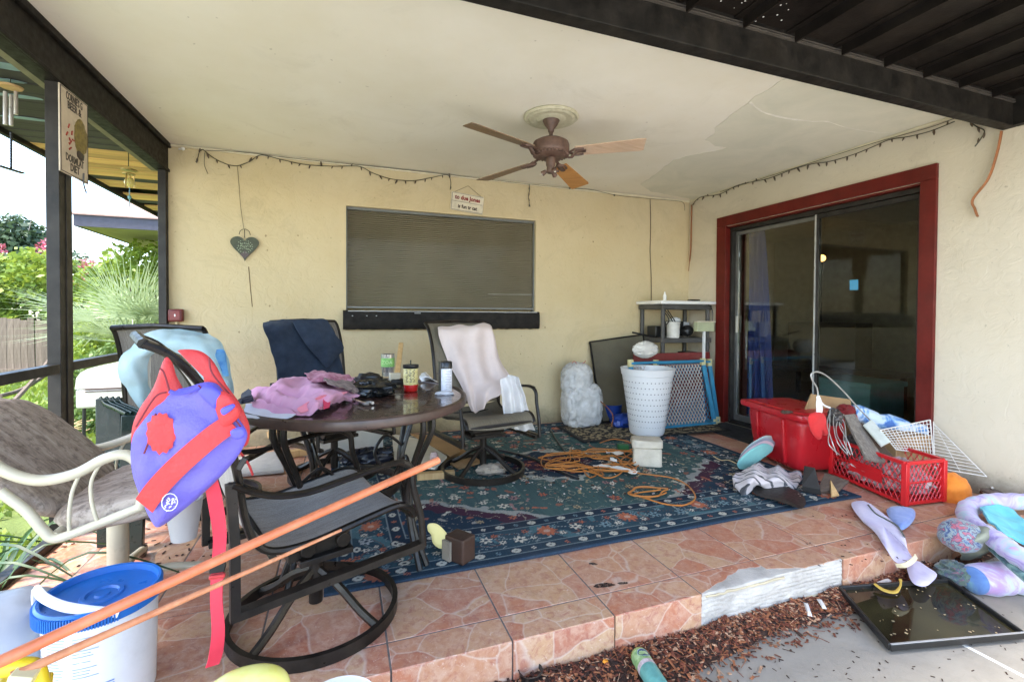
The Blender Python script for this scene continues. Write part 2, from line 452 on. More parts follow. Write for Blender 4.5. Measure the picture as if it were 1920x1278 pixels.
# the burnt spots on the tiles
def spots():
    b = MB()
    for (x, y, rx, ry) in ((1132, 1096, .045, .016), (1168, 1092, .022, .009), (1112, 1056, .016, .012)):
        c = wz(x, y, .0012); P = []
        for k in range(20):
            t = 2*pi*k/20; q = 1+.35*noise.noise(V((cos(t)*2, sin(t)*2, x)))
            P.append((c.x+rx*q*cos(t+.5), c.y+ry*q*sin(t)))
        b.prism(P, .0002, .0012)
    q = N('soot'); q.color((.022, .018, .015)); q.rough(.9)
    q.t.links.new(q.ramp(q.noise(60, 6, .8), [(.35, .05), (.6, .85)]), q.b.inputs['Alpha'])
    o = b.build('scorch_mark', q.m, floor, smooth=False)
spots()

# deck in front (pool deck concrete), lawn
def conc():
    q = N('worn_concrete'); cc = q.ramp(q.noise(1.7, 9, .65, dist=.5), [(.3, (.235, .21, .172)), (.7, (.34, .31, .262))])
    d = q.ramp(q.noise(7, 8, .75, dist=1), [(.55, 0.), (.72, .55)]); cc = q.mix(d, cc, (.19, .17, .14))
    q.color(cc); q.rough(.85); q.bump(q.noise(70, 7, .7), .4, .004); return q.m
b = MB(); b.bb((-1.45, 1.0, GZ-.2), (3.9, Y0+.15, GZ)); b.bb((-1.45, .55, GZ-.2), (3.9, .9999, GZ))
deck = struct('concrete_deck', b, conc(), smooth=False)
b = MB(); a_, c_ = wz(1800, 1205, GZ), wz(1920, 1268, GZ); dd = (c_-a_).normalized()
b.bar(a_-dd*.12+V((0, 0, .001)), c_+dd*.5+V((0, 0, .001)), .012, .004)
b.build('control_joint_strip', M_WHITEPL, deck)
b = MB(); b.bb((-9, -14, GZ-.2), (3.9, .5499, GZ)); struct('bounce_deck', b, mat('cream_bounce_deck', (.66, .62, .54), .8, var=.06, vs=3, bump=.3), smooth=False)  # unseen deck, made pale to bounce light up to the ceiling
def lawn_mat():
    q = N('lawn_soil'); q.color(q.ramp(q.noise(2, 8, .7), [(.35, (.07, .10, .02)), (.65, (.15, .19, .045))])); q.rough(1.)
    q.bump(q.noise(40, 5), .6, .02); return q.m
b = MB(); b.grid(lambda u, v: (-60+118.7*u, -30+110*v, GZ-.22), 8, 8)
struct('ground', b, lawn_mat(), smooth=False)

# ---- back wall with window
win = (.045, 1.843, 1.13, 2.043)
t = thing('back_wall', 'yellow stucco back wall of the patio with the wide shaded window', 'wall', (1.3, YB+.1, 0))
b = MB(); z1 = HC+.02
b.bb((XL-.02, YB, -.2), (win[0], YB+.18, z1)); b.bb((win[1], YB, -.2), (XR+.18, YB+.18, z1))
b.bb((win[0], YB, -.2), (win[1], YB+.18, win[2])); b.bb((win[0], YB, win[3]), (win[1], YB+.18, z1))
b.bb((win[0]-.01, YB+.178, win[2]-.01), (win[1]+.01, YB+.20, win[3]+.01))
b.build('wall_surface', M_WALL, t, smooth=False)
b = MB()
fw = .022
b.bb((win[0], YB+.035, win[2]), (win[0]+fw*.5, YB+.10, win[3])); b.bb((win[1]-fw*.5, YB+.035, win[2]), (win[1], YB+.10, win[3]))
b.bb((win[0]+fw*.5, YB+.035, win[3]-fw), (win[1]-fw*.5, YB+.10, win[3])); b.bb((win[0]+fw*.5, YB+.035, win[2]+.02), (win[1]-fw*.5, YB+.09, win[2]+.036))
wn = b.build('window', mat('grey_window_frame', (.16, .17, .165), .4, var=.1), t, bevel=.002)
b = MB(); n = 46; zz0, zz1 = win[2]+.036, win[3]-fw
b.grid(lambda u, v: (win[0]+.012+u*(win[1]-win[0]-.024), YB+.062+.005*abs(((v*n) % 1)*2-1)+.0015*noise.noise(V((u*3, v*60, 0))), zz0+v*(zz1-zz0)), 12, n*2)
b.build('pleated_shade', mat('charcoal_pleated_shade', (.168, .158, .130), .85, var=.2, vs=1.2, bump=.1, c2=(.195, .184, .154), spec=.1), wn, ang=20)
b = MB(); b.bb((win[0]+.011, YB+.046, win[2]+.03), (win[1]-.011, YB+.049, win[3]-fw)); b.build('glass', glass_mat('window_glass', (.95, .93, .88), k=.08), wn, smooth=False)
b = MB(); q0 = wy(1000, 553, YB+.044); q1 = wy(915, 551, YB+.044); b.bar(q0, q1, .004, .004); b.bar(q0+V((0, 0, .012)), q1+V((.05, 0, -.004)), .002, .002)
b.build('snagged_cord', mat('grey_cord', (.3, .3, .28), .6), wn)
# black sill ledge
b = MB()
def sill_edge(u, v):
    x = .019+u*1.843; th = v*2*pi; sq = lambda c: math.copysign(min(1, abs(c)*1.25), c)
    z = 1.045+.085*sq(sin(th)); y = YB-.024+.045*sq(cos(th))
    if sin(th) < -.5: z += .006*noise.noise(V((x*24, 0, 0)))
    return (x, y, z)
b.grid(sill_edge, 60, 16); b.bb((.021, YB-.066, .965), (.024, YB, 1.125)); b.bb((1.858, YB-.066, .965), (1.861, YB, 1.125))
sl_ = b.build('window_ledge', M_BLACK, t, ang=50)
b = MB(); b.bb((.06, YB-.0715, 1.120), (1.83, YB-.0695, 1.128)); 
c = wy(783, 587, YB-.072); b.bb((c.x-.028, c.y-.001, c.z-.004), (c.x+.028, c.y+.001, c.z+.004))
for px in (661, 688, 706):
    c = wy(px, 592, YB-.072); b.bb((c.x-.006, c.y-.001, c.z-.003), (c.x+.005, c.y+.001, c.z+.004))
b.build('pale_mark', mat('scuffed_grey', (.34, .34, .33), .4), sl_)
# hairline crack and string remnants on the stucco
b = MB(); b.tube(spline([wy(466, 500, YB), wy(468, 522, YB), wy(470, 545, YB), wy(473, 575, YB)], 5), [.004]*11+[.0035]*5, 5)
b.build('crack', mat('crack_shadow', (.17, .12, .06), 1.), t)
b = MB()
for k in range(26):
    x = RND.choice([RND.uniform(340, 660), RND.uniform(1010, 1290), RND.uniform(900, 1200)]); y = RND.uniform(430, 700) if x < 660 else RND.uniform(400, 780)
    c = wy(x, y, YB-.0005); s = RND.uniform(.003, .009)
    b.add([c+V((s*cos(a)*RND.uniform(.6, 1.2), 0, s*1.3*sin(a)*RND.uniform(.6, 1.2))) for a in [i*pi/3 for i in range(6)]], [(0, 1, 2, 3, 4, 5)])
b.build('chipped_spots', mat('chipped_stucco', (.33, .25, .14), 1.), t, smooth=False, kind='stuff')

# ---- side wall with sliding door
dy0, dy1, dz1 = 2.075, 3.83, 2.02          # opening
t = thing('side_wall', 'cream stucco side wall around the sliding glass door', 'wall', (XR+.1, 1.5, 0))
b = MB(); x0, x1 = XR, XR+.18
b.bb((x0, -2.5, -.3), (x1, dy0, 2.62)); b.bb((x0, dy1, -.2), (x1, YB, z1)); b.bb((x0, dy0, dz1), (x1, dy1, z1)); b.bb((x0, dy0, -.2), (x1, dy1, -.002))
b.build('wall_surface', M_SIDE, t, smooth=False)
tr = MB(); tx0, tx1 = XR-.026, XR-.0005
tr.bb((tx0, 1.983, 0.), (tx1, 2.078, 2.022)); tr.bb((tx0, 3.80, 0.), (tx1, 3.924, 2.022)); tr.bb((tx0-.001, 1.983, 2.0225), (tx1, 3.924, 2.123))
o = tr.build('door_casing', M_RED, t, smooth=False, bevel=.003)
rv = MB(); rv.bb((XR, dy0+.0005, 0), (XR+.06, dy0+.014, dz1)); rv.bb((XR, dy1-.014, 0), (XR+.06, dy1-.0005, dz1)); rv.bb((XR, dy0+.014, dz1-.014), (XR+.06, dy1-.014, dz1-.0005))
rv.build('door_jamb', M_RED, t, smooth=False)
M_ALU = mat('weathered_aluminium', (.20, .20, .19), .45, metal=.6, var=.2)
dr = MB(); ym = 2.872; xd = XR+.075
dr.bb((XR+.05, dy0+.014, .0), (XR+.13, dy0+.04, dz1-.014)); dr.bb((XR+.05, dy1-.045, .0), (XR+.13, dy1-.014, dz1-.014))
dr.bb((XR+.05, dy0+.04, dz1-.05), (XR+.13, dy1-.045, dz1-.014)); dr.bb((XR+.03, dy0+.04, .0), (XR+.13, dy1-.045, .022))
door = dr.build('sliding_door', M_BRONZE, t, smooth=False, bevel=.002)
def panel(ya, yb, x, m):
    p = MB(); p.bb((x, ya, .03), (x+.028, ya+.035, dz1-.055)); p.bb((x, yb-.035, .03), (x+.028, yb, dz1-.055))
    p.bb((x, ya+.035, dz1-.09), (x+.028, yb-.035, dz1-.055)); p.bb((x, ya+.035, .03), (x+.028, yb-.035, .09)); return p
panel(2.10, 2.90, XR+.062, 0).build('door_panel_frame', M_BRONZE, door, smooth=False, bevel=.002)
panel(2.885, 3.79, XR+.098, 0).build('door_panel_frame', M_ALU, door, smooth=False, bevel=.002)
M_DG = glass_mat('door_glass', (.80, .82, .78), extra=.018, k=.5)
for ya, yb, x in ((2.136, 2.864, XR+.075), (2.921, 3.754, XR+.111)):
    b = MB(); b.bb((x, ya, .09), (x+.003, yb, dz1-.09)); b.build('glass_pane', M_DG, door, smooth=False)
b = MB(); b.bb((XR+.052, 2.883, .03), (XR+.0615, 2.892, dz1-.055)); b.build('edge_strip', mat('pale_aluminium', (.55, .55, .52), .35, metal=.5), door, smooth=False)
b = MB(); c = wx(1601, 534, XR+.072); b.bb((c.x, c.y-.032, c.z-.04), (c.x+.002, c.y+.032, c.z+.04)); b.build('sticker', mat('blue_sticker', (.07, .30, .48), .5, var=.05), door, smooth=False)
b = MB(); b.bb((XR+.085, 3.745, .93), (XR+.098, 3.765, 1.10)); b.build('handle', mat('cream_handle', (.5, .48, .42), .5), door, bevel=.003)
# room behind the glass
t = thing('living_room', 'dark room seen behind the sliding glass door', 'room', (5.4, 3, 0))
b = MB(); ax, bx, ay, by = XR+.18, 7.4, .6, 6.4
b.bb((ax, ay, -.05), (bx, by, .0)); b.bb((ax, ay, 2.42), (bx, by, 2.5)); b.bb((bx, ay, 0), (bx+.1, by, 2.5)); b.bb((ax, ay-.1, 0), (bx, ay, 2.5)); b.bb((ax, by, 0), (bx, by+.1, 2.5)); b.bb((ax, YB+.2, 0), (ax+.05, by, 2.45))
b.build('room_shell', M_DARK, t, smooth=False)
M_CURT = mat('royal_blue_curtain', (.035, .065, .33), .8, var=.2, vs=3, sheen=.3)
for (ya, yb, nm) in ((3.42, 3.74, 1), (2.06, 2.13, 2)):
    def cf(u, v, ya=ya, yb=yb):
        wdt = (yb-ya)*(.55+.45*(1-v)**.8); y = yb-u*wdt if nm == 1 else ya+u*wdt
        return (XR+.22+.022*sin(u*26+v*1.2), y, .03+v*1.93)
    b = MB(); b.grid(cf, 48, 20, .002)
    solo('curtain', 'royal blue curtain gathered at the %s edge of the glass door' % ('far' if nm == 1 else 'near'), 'curtain', b, M_CURT)
b = MB(); b.box((4.9, 3.25, .22), (.5, .55, .44)); b.box((4.9, 3.25, .45), (.54, .59, .05))
solo('storage_box', 'pale teal storage box standing low inside the dark room', 'box', b, mat('teal_box', (.16, .34, .36), .6), bevel=.01)
b = MB(); b.box((5.9, 4.3, .42), (.8, 1.5, .06)); [b.box((5.9+sx*.35, 4.3+sy*.68, .2), (.05, .05, .4)) for sx in (-1, 1) for sy in (-1, 1)]; b.box((5.9, 4.3, .75), (.3, .9, .55))
solo('room_table', 'dark table with a cabinet on it inside the room', 'table', b, mat('dark_room_wood', (.09, .06, .04), .5), bevel=.005)
lc = wx(1541, 484, 6.6)
b = MB(); b.sphere(lc, .05, 16, 10); q = N('lamp_glow'); q.color((1, .7, .3)); q.b.inputs['Emission Color'].default_value = (1, .5, .14, 1); q.b.inputs['Emission Strength'].default_value = 1.1
t = thing('table_lamp', 'small lit lamp glowing warm inside the dark room', 'lamp', (lc.x, lc.y, 0))
b.build('bulb', q.m, t); b = MB(); b.lathe([(.13, 0), (.13, .02), (.015, .04), (.015, lc.z-.05), (0, lc.z-.05)], (lc.x, lc.y, 0)); b.build('lamp_stand', M_BRONZE, t)

# ---- ceiling
t = thing('patio_ceiling', 'cream painted patio ceiling with a stained peeling patch', 'ceiling', (1.2, 3, HC))
b = MB(); b.bb((XL, 1.668, HC), (XR, YB, HC+.06)); b.build('ceiling_board', M_CEIL, t, smooth=False)
b = MB(); b.bb((XL-.1, 1.668, HC+.0605), (XR+.2, YB+.2, HC+.2)); b.build('leak_block_roof', M_BLACK, t, smooth=False)  # unseen roof slab, added to stop light leaking in above the ceiling
# old paint showing where the top coat has peeled: boundary traced on the ceiling
E = [wz(*p, HC) for p in ((1488, 140), (1462, 152), (1420, 180), (1372, 215), (1348, 232), (1322, 262), (1345, 272), (1365, 277), (1300, 290), (1262, 300), (1240, 318), (1225, 330), (1200, 345), (1218, 358), (1292, 372))]
poly = [(p.x, p.y) for p in E]+[(XR-.004, YB-.02), (XR-.004, 1.70), (E[0].x+.2, 1.70)]
P2 = []
for i in range(len(poly)):
    a, c = V((*poly[i], 0)), V((*poly[(i+1) % len(poly)], 0)); k = max(1, int((c-a).length/.05)) if i < len(E)-1 else 1
    for s in range(k):
        p = a.lerp(c, s/k)
        if 0 < i < len(E)-1: p += V((noise.noise(p*9)*.03, noise.noise(p*9+V((5, 0, 0)))*.03, 0))
        P2.append((p.x, min(p.y, YB-.01)))
b = MB(); b.prism(P2, HC-.003, HC-.0005); b.build('stained_patch', M_PEEL, t, smooth=False)
b = MB(); ck = spline([wz(*p, HC-.006) for p in ((1406, 192), (1422, 205), (1438, 213), (1475, 222), (1525, 228), (1550, 228), (1590, 240), (1640, 248), (1668, 249))], 5)
b.tube(ck, [.003+.010*max(0, noise.noise(p*11)+.25) if i < len(ck)*.62 else .0035 for i, p in enumerate(ck)], 5, asp=.3)
b.build('crack', mat('bare_plaster', (.80, .76, .66), .9), t)
b = MB(); b.bb((XL+.01, YB-.018, HC-.022), (XR-.002, YB-.0005, HC-.0035)); b.bb((XR-.018, 1.70, HC-.022), (XR-.0005, YB-.02, HC-.0035))
b.build('cove_trim', mat('cream_trim', (.66, .59, .42), .7, var=.12), t, smooth=False, bevel=.003)

# ---- front header and pan roof
t = thing('front_beam', 'long black painted beam across the front of the patio ceiling', 'beam', (1.2, 1.62, 2.22))
b = MB(); b.bb((XL-.1, 1.600, 2.222), (XR-.001, 1.666, 2.47)); b.build('beam_face', M_BLACK, t, smooth=False, bevel=.004)
b = MB(); b.bb((XL-.1, 1.588, 2.352), (XR-.001, 1.5995, 2.359)); b.bb((XL-.1, 1.590, 2.366), (XR-.001, 1.5995, 2.371))
b.build('beam_trim', mat('black_worn_edge', (.07, .06, .05), .4), t, smooth=False)
t = thing('pan_roof', 'black ribbed metal pan roof over the deck in front of the beam', 'roof', (1.2, .5, 2.4))
M_PAN = mat('black_pan_metal', (.008, .006, .005), .5, var=.35, vs=4, bump=.25, bs=90, c2=(.018, .014, .011), dirt=.08, spec=.12)
b = MB(); b.bb((XR-.05, .3, 2.222), (XR-.001, 1.599, 2.389)); b.build('wall_ledger', M_BLACK, t, smooth=False)
i = 0
x = -1.4
while x < XR-.02:
    xe = min(x+.303, XR-.002)
    b = MB(); b.bb((x+.004, -.0+.3, 2.392), (xe-.004, 1.5995, 2.40)); b.bb((x+.0, -.0+.3, 2.34), (x+.010, 1.585, 2.3915)); b.bb((xe-.036, -.0+.3, 2.384), (xe-.004, 1.5995, 2.3918))
    b.build('roof_pan', M_PAN, t, smooth=False); x += .303
b = MB(); 
for k in range(26):
    c = wz(RND.gauss(1420, 45), RND.uniform(0, 45), 2.3915); s = RND.uniform(.001, .0028); b.bb((c.x-s, c.y-s, 2.3905), (c.x+s, c.y+s, 2.3918))
b.build('paint_specks', M_WHITEPL, t, smooth=False, kind='stuff')

# ---- left header, posts, rail
t = thing('side_beam', 'black steel header over the open left side', 'beam', (XL, 1.5, 2.2))
b = MB(); b.bb((XL-.075, -2.2, 2.19), (XL-.001, YB, 2.47)); b.bb((XL-.001, 1.668, 2.19), (XL+.012, YB, 2.21)); b.bb((XL-.001, 1.668, HC-.035), (XL+.02, YB, HC-.001))
b.build('beam_face', M_BLACK, t, smooth=False, bevel=.003)
b = MB(); b.bb((XL-.14, -2.2, 2.215), (XL-.0755, YB+.1, 2.235)); b.build('drip_edge', M_OLIVE, t, smooth=False)
def post(y, wd, label):
    b = MB(); b.bb((XL-.052, y, -.02), (XL-.001, y+wd, 2.1895)); b.bb((XL-.056, y+.012, -.02), (XL-.0525, y+wd-.012, 2.1895))
    b.bb((XL+.0, y+wd*.45, .05), (XL+.003, y+wd*.55, 2.18))
    return solo('screen_post', label, 'post', b, M_BRONZE, smooth=False, bevel=.003)
post(2.85, .115, 'dark bronze screen post that the beer sign hangs on')
post(YB-.062, .058, 'dark bronze screen post against the back wall')
b = MB(); b.bb((XL-.05, -1, .806), (XL-.002, 2.8495, .85)); b.bb((XL-.05, 2.9655, .806), (XL-.002, YB-.0625, .85))
solo('screen_rail', 'dark bronze horizontal rail across the open left side', 'rail', b, M_BRONZE, smooth=False, bevel=.003)
b = MB(); b.bb((XL-.05, 1.45, -.012), (XL-.0, 2.8495, .035)); b.bb((XL-.05, 2.9655, -.012), (XL-.0, YB-.0625, .035))
solo('sill_plate', 'dark bronze channel along the left edge of the tiles', 'rail', b, M_BRONZE, smooth=False, bevel=.003)

# ---- eave of the house, beyond the screen
t = thing('house_eave', 'board eave beyond the screen, dark green boards then bare orange wood', 'eave', (-1.75, 3.5, 2.3))
M_EAVE = wood_mat('dark_green_board', (.040, .038, .031), (.066, .062, .052), .5, 'X', .8)
M_EAVE2 = wood_mat('bare_orange_wood', (.58, .31, .10), (.78, .48, .19), .6, 'X', .7)
y = -1.5; k = 0
while y < 8.2:
    if not (5.55 < y < 5.85 or 6.3 < y < 6.45):
        wd = .138; b = MB(); x1 = XL-.076 if y < YB+.1 else -1.0
        b.box((0, 0, 0), (x1+2.10, wd-.008, .018)); mm = M_EAVE2 if 4.35 < y < 6.7 and k % 7 != 6 else M_EAVE
        o = b.build('eave_board', mm, t, world=False, smooth=False, bevel=.002, seg=1)
        o.location = V(((x1-2.10)/2, y+wd/2, 2.325+RND.uniform(-.003, .003)))-V((-1.75, 3.5, 2.3))
    y += .14; k += 1
b = MB(); b.bb((-2.14, -1.5, 2.285), (-2.105, 8.3, 2.42)); b.bb((-2.16, -1.5, 2.42), (-.9, 8.3, 2.46)); b.build('fascia', M_BLACK, t, smooth=False)
b = MB()
for (x, y, w_, h) in ((18, 125, 70, 8), (30, 180, 50, 5), (50, 222, 60, 5), (8, 150, 40, 4)):
    c = wz(x, y, 2.3135); P = []
    for q in range(16):
        a = 2*pi*q/16; rr = 1+.5*noise.noise(V((cos(a)*2, sin(a)*2, x)));  P.append((c.x+.14*rr*cos(a)*w_/60, c.y+.025*rr*sin(a)*h/5))
    b.prism(P, 2.3115, 2.3135)
b.build('paint_streaks', mat('pale_blue_paint', (.20, .30, .32), .7, var=.3), t, smooth=False, kind='stuff')

# ================================================================== RUG
def build_rug():
    x0, x1, y0, y1 = -.06, 2.985, 1.945, 4.30
    cell = .0058; nx, ny = int((x1-x0)/cell), int((y1-y0)/cell)
    me = bpy.data.meshes.new('rug'); vs = []; cols = []
    rd = random.Random(11); nz = noise.noise
    teal, navy, maroon, cream, rust, pale = (.075, .135, .125), (.022, .040, .062), (.060, .025, .042), (.55, .51, .41), (.40, .13, .07), (.16, .24, .26)
    blue = (.040, .082, .100)
    cx, cy = (x0+x1)/2, (y0+y1)/2; W, Hh = (x1-x0)/2, (y1-y0)/2
    # flower stamps
    st = []
    def stamp(x, y, r, kind, c): st.append((x, y, r, kind, c, rd.uniform(0, 6)))
    for k in range(190):          # field
        x, y = rd.uniform(x0+.4, x1-.4), rd.uniform(y0+.4, y1-.4)
        stamp(x, y, rd.uniform(.016, .040), rd.choice('fffl'), rd.choice([cream, (.38, .30, .17), cream, rust, (.30, .17, .16)]))
    per = []
    for side in range(4):        # main border and guard stripes
        L = 2*W if side % 2 == 0 else 2*Hh
        def at(t, d, side=side, L=L):
            return {0: (x0+t, y0+d), 2: (x0+t, y1-d), 1: (x1-d, y0+t), 3: (x0+d, y0+t)}[side]
        n = int(L/.155)
        for k in range(n):
            t = (k+.5)*L/n
            stamp(*at(t, .20+.025*sin(k*2.2)), .055 if k % 3 == 0 else .036, 's' if k % 3 == 0 else 'f', rust if k % 3 == 0 else rd.choice([cream, pale, (.33, .36, .36)]))
            stamp(*at(t+.07, .17), .020, 'f', cream); stamp(*at(t+.05, .245), .02, 'f', rd.choice([rust, pale]))
        for d in (.075, .325):
            n = int(L/.085)
            for k in range(n):
                t = (k+.5)*L/n; stamp(*at(t, d), .026 if k % 2 else .015, 'o' if k % 2 else 'f', cream if k % 2 else rd.choice([rust, pale, cream]))
    grid = {}
    for s_ in st:
        for gx in range(int((s_[0]-s_[2]*1.6)/.1)-1, int((s_[0]+s_[2]*1.6)/.1)+2):
            for gy in range(int((s_[1]-s_[2]*1.6)/.1)-1, int((s_[1]+s_[2]*1.6)/.1)+2): grid.setdefault((gx, gy), []).append(s_)
    def mixc(a, b, t): return tuple(p+(q-p)*t for p, q in zip(a, b))
    for i in range(nx+1):
        x = x0+(x1-x0)*i/nx
        for j in range(ny+1):
            y = y0+(y1-y0)*j/ny
            d = min(x-x0, x1-x, y-y0, y1-y)
            if d < .035: c = navy if d > .012 else (.030, .055, .085)
            elif d < .115:
                c = mixc(navy, blue, .25)
                if abs(d-.045) < .003 or abs(d-.112) < .003: c = (.20, .24, .24)
            elif d < .285:
                c = mixc(blue, navy, .5+.5*nz(V((x*6, y*6, 0)))); tt = x+y*1.7
                if nz(V((x*9, y*9, 12))) > .25: c = mixc(c, (.10, .20, .22), .6)
                if abs(d-.20-.055*sin(tt*15)) < .0035: c = (.30, .33, .30)
                elif abs(d-.20+.050*sin(tt*15+.6)) < .003: c = (.14, .07, .06)
                elif abs(nz(V((x*24, y*24, 3)))) < .035 and nz(V((x*10, y*10, 7))) > .05: c = (.24, .27, .26)
            elif d < .365:
                c = mixc(navy, (.02, .02, .03), .3)
                if abs(d-.289) < .003 or abs(d-.360) < .003: c = (.20, .24, .24)
            else:
                u, v = abs(x-cx)/(W-.37), abs(y-cy)/(Hh-.37)
                e = (u**1.3+v**1.3)+.05*nz(V((x*9, y*9, 1)))+.03*sin(x*40)*sin(y*40)
                corner = (u+v)+.06*nz(V((x*11, y*11, 4)))+.03*abs(sin((x+y)*22))
                if corner > 1.42: c = maroon if corner < 1.55 else navy
                elif e < .16: c = maroon
                elif e < .30: c = navy
                elif e < .36: c = mixc(cream, pale, .5)
                else: c = mixc(teal, (.035, .065, .07), .5+.5*nz(V((x*50, y*1.5, 2))))
                if 1.36 < corner <= 1.42: c = (.30, .31, .28)
                k_ = nz(V((x*15, y*15, 20)))
                if abs(k_) < .022 and nz(V((x*5, y*5, 30))) > -.1: c = mixc(c, (.36, .32, .24), .7)
                elif k_ > .52: c = mixc(c, rust, .6)
                elif k_ < -.55: c = mixc(c, cream, .5)
            for (sx, sy, r, kd, cc, ph) in grid.get((int(x/.1), int(y/.1)), ()):
                dx, dy = x-sx, y-sy; q = (dx*dx+dy*dy)**.5
                if q > r*1.5: continue
                a = math.atan2(dy, dx)+ph
                if kd == 'f':
                    rr = r*(.72+.28*cos(a*6))
                    if q < rr: c = cc if q > r*.28 else navy
                    elif q < rr+.005: c = navy
                elif kd == 's':
                    rr = r*(.65+.35*abs(cos(a*5.5)))*(1+.3*nz(V((x*60, y*60, 0))))
                    if q < rr: c = mixc(cc, cream, .45 if q < r*.3 else .0)
                elif kd == 'o':
                    e2 = ((dx/1.35)**2+dy*dy)**.5 if d == min(y-y0, y1-y) else ((dy/1.35)**2+dx*dx)**.5
                    if e2 < r*.85: c = (.02, .02, .04) if e2 < r*.22 else (mixc(cc, pale, .2) if e2 < r*.7 else (.02, .025, .04))
                else:
                    if abs(sin(a)*q) < .006+.006*cos(a*2): c = cc if q < r*1.3 else c
            k = 1+.28*nz(V((x*140, y*140, 5)))+.10*nz(V((x*3, y*3, 8)))
            z = .010+.0012*nz(V((x*130, y*130, 0)))+.006*max(0, nz(V((x*1.6, y*1.6, 3))))
            xx = x+.012*nz(V((y*2.2, 0, 7))); yy = y+.012*nz(V((x*1.7, 3, 0)))+(.035*(x-cx)/W if 0 else 0)
            vs.append((xx, yy, z)); cols += [c[0]*k, c[1]*k, c[2]*k, 1]
    fs = [(i*(ny+1)+j, (i+1)*(ny+1)+j, (i+1)*(ny+1)+j+1, i*(ny+1)+j+1) for i in range(nx) for j in range(ny)]
    # hem
    o = len(vs); ed = [i*(ny+1) for i in range(nx+1)]+[nx*(ny+1)+j for j in range(1, ny+1)]+[i*(ny+1)+ny for i in range(nx-1, -1, -1)]+[j for j in range(ny-1, 0, -1)]
    for e in ed: vs.append((vs[e][0], vs[e][1], .0005)); cols += [.02, .03, .05, 1]
    for k in range(len(ed)): k2 = (k+1) % len(ed); fs.append((o+k, o+k2, ed[k2], ed[k]))
    me.from_pydata(vs, [], fs); ca = me.color_attributes.new('weave', 'FLOAT_COLOR', 'POINT'); ca.data.foreach_set('color', cols)
    q = N('woven_wool'); at = q.t.nodes.new('ShaderNodeVertexColor'); at.layer_name = 'weave'
    g = q.ramp(q.noise(1.6, 9, .75), [(.50, 0.), (.75, .3)]); cc = q.mix(g, at.outputs[0], (.10, .10, .10))
    q.color(cc); q.rough(.95); q.b.inputs['Specular IOR Level'].default_value = .1
    wv = q.t.nodes.new('ShaderNodeTexWave'); wv.inputs['Scale'].default_value = 110; wv.inputs['Distortion'].default_value = 1.5
    q.t.links.new(q.co.outputs['Object'], wv.inputs['Vector']); q.bump(q.noise(90, 5), .25, .003)
    me.materials.append(q.m); me.polygons.foreach_set('use_smooth', [True]*len(me.polygons))
    o = bpy.data.objects.new('area_rug', me); col.objects.link(o)
    tag(o, 'large teal and navy floral area rug covering the tiled patio', 'rug')
build_rug()
# small worn mat under the laundry basket
def small_rug():
    vs = []; cols = []; x0, x1, y0, y1 = 0, 1.55, 0, .62; nx, ny = 170, 68; nz = noise.noise
    for i in range(nx+1):
        for j in range(ny+1):
            x, y = x1*i/nx, y1*j/ny; d = min(x, x1-x, y, y1-y); h = nz(V((x*22, y*22, 0)))+.6*nz(V((x*50, y*50, 3)))
            c = (.03, .03, .03) if d < .03 else ((.30, .24, .14) if h > .08 else (.045, .04, .035)) if d > .05 else (.06, .055, .05)
            vs.append((x, y, .020+.002*nz(V((x*60, y*60, 1)))+.006*max(0, nz(V((x*4, y*4, 0)))))); cols += [*c, 1]
    fs = [(i*(ny+1)+j, (i+1)*(ny+1)+j, (i+1)*(ny+1)+j+1, i*(ny+1)+j+1) for i in range(nx) for j in range(ny)]
    me = bpy.data.meshes.new('small_rug'); me.from_pydata(vs, [], fs)
    ca = me.color_attributes.new('weave', 'FLOAT_COLOR', 'POINT'); ca.data.foreach_set('color', cols)
    me.materials.append(bpy.data.materials['woven_wool'])
    o = bpy.data.objects.new('small_rug', me); col.objects.link(o); o.location = (1.93, 3.52, 0); o.rotation_euler.z = R(-3)
    tag(o, 'dark patterned runner rug lying under the laundry basket', 'rug')
small_rug()
b = MB(); b.box((3.50, 3.30, .008), (.40, .9, .014)); solo('door_mat', 'black rubber mat on the floor before the sliding door', 'mat', b, mat('black_rubber', (.015, .015, .015), .8, var=.3, bump=.3), bevel=.004)

# ================================================================== CHAIRS
M_FR = mat('dark_bronze_tube', (.009, .007, .0055), .36, var=.35, vs=14, bump=.08, c2=(.024, .018, .0135), dirt=.08, spec=.3)
def sling_mat(name, c, c2, dirt=.3):
    q = N(name)
    wv = q.t.nodes.new('ShaderNodeTexWave'); wv.inputs['Scale'].default_value = 90; wv.bands_direction = 'X'; wv.inputs['Distortion'].default_value = 2.5; wv.inputs['Detail'].default_value = 3
    q.t.links.new(q.co.outputs['Object'], wv.inputs['Vector'])
    wv2 = q.t.nodes.new('ShaderNodeTexWave'); wv2.inputs['Scale'].default_value = 70; wv2.bands_direction = 'Y'; wv2.inputs['Distortion'].default_value = 3
    q.t.links.new(q.co.outputs['Object'], wv2.inputs['Vector'])
    f = q.math('MULTIPLY', wv.outputs['Fac'], wv2.outputs['Fac'])
    f = q.noise(420, 2, .5); st_ = q.t.nodes.new('ShaderNodeMapping'); st_.inputs['Scale'].default_value = (6, 90, 6); q.t.links.new(q.co.outputs['Object'], st_.inputs[0]); g_ = q.noise(2, 4, .6, st_.outputs[0])
    cc = q.mix(q.math('ADD', q.math('MULTIPLY', q.ramp(f, [(.38, 0.), (.62, 1.)]), .6), q.math('MULTIPLY', q.ramp(g_, [(.4, 0.), (.6, 1.)]), .4)), c, c2)
    cc = q.mix(q.ramp(q.noise(7, 8, .7), [(.45, 0.), (.7, dirt)]), cc, (.17, .15, .12))
    q.color(cc); q.rough(.8); q.bump(q.noise(60, 3), .08, .002); return q.m
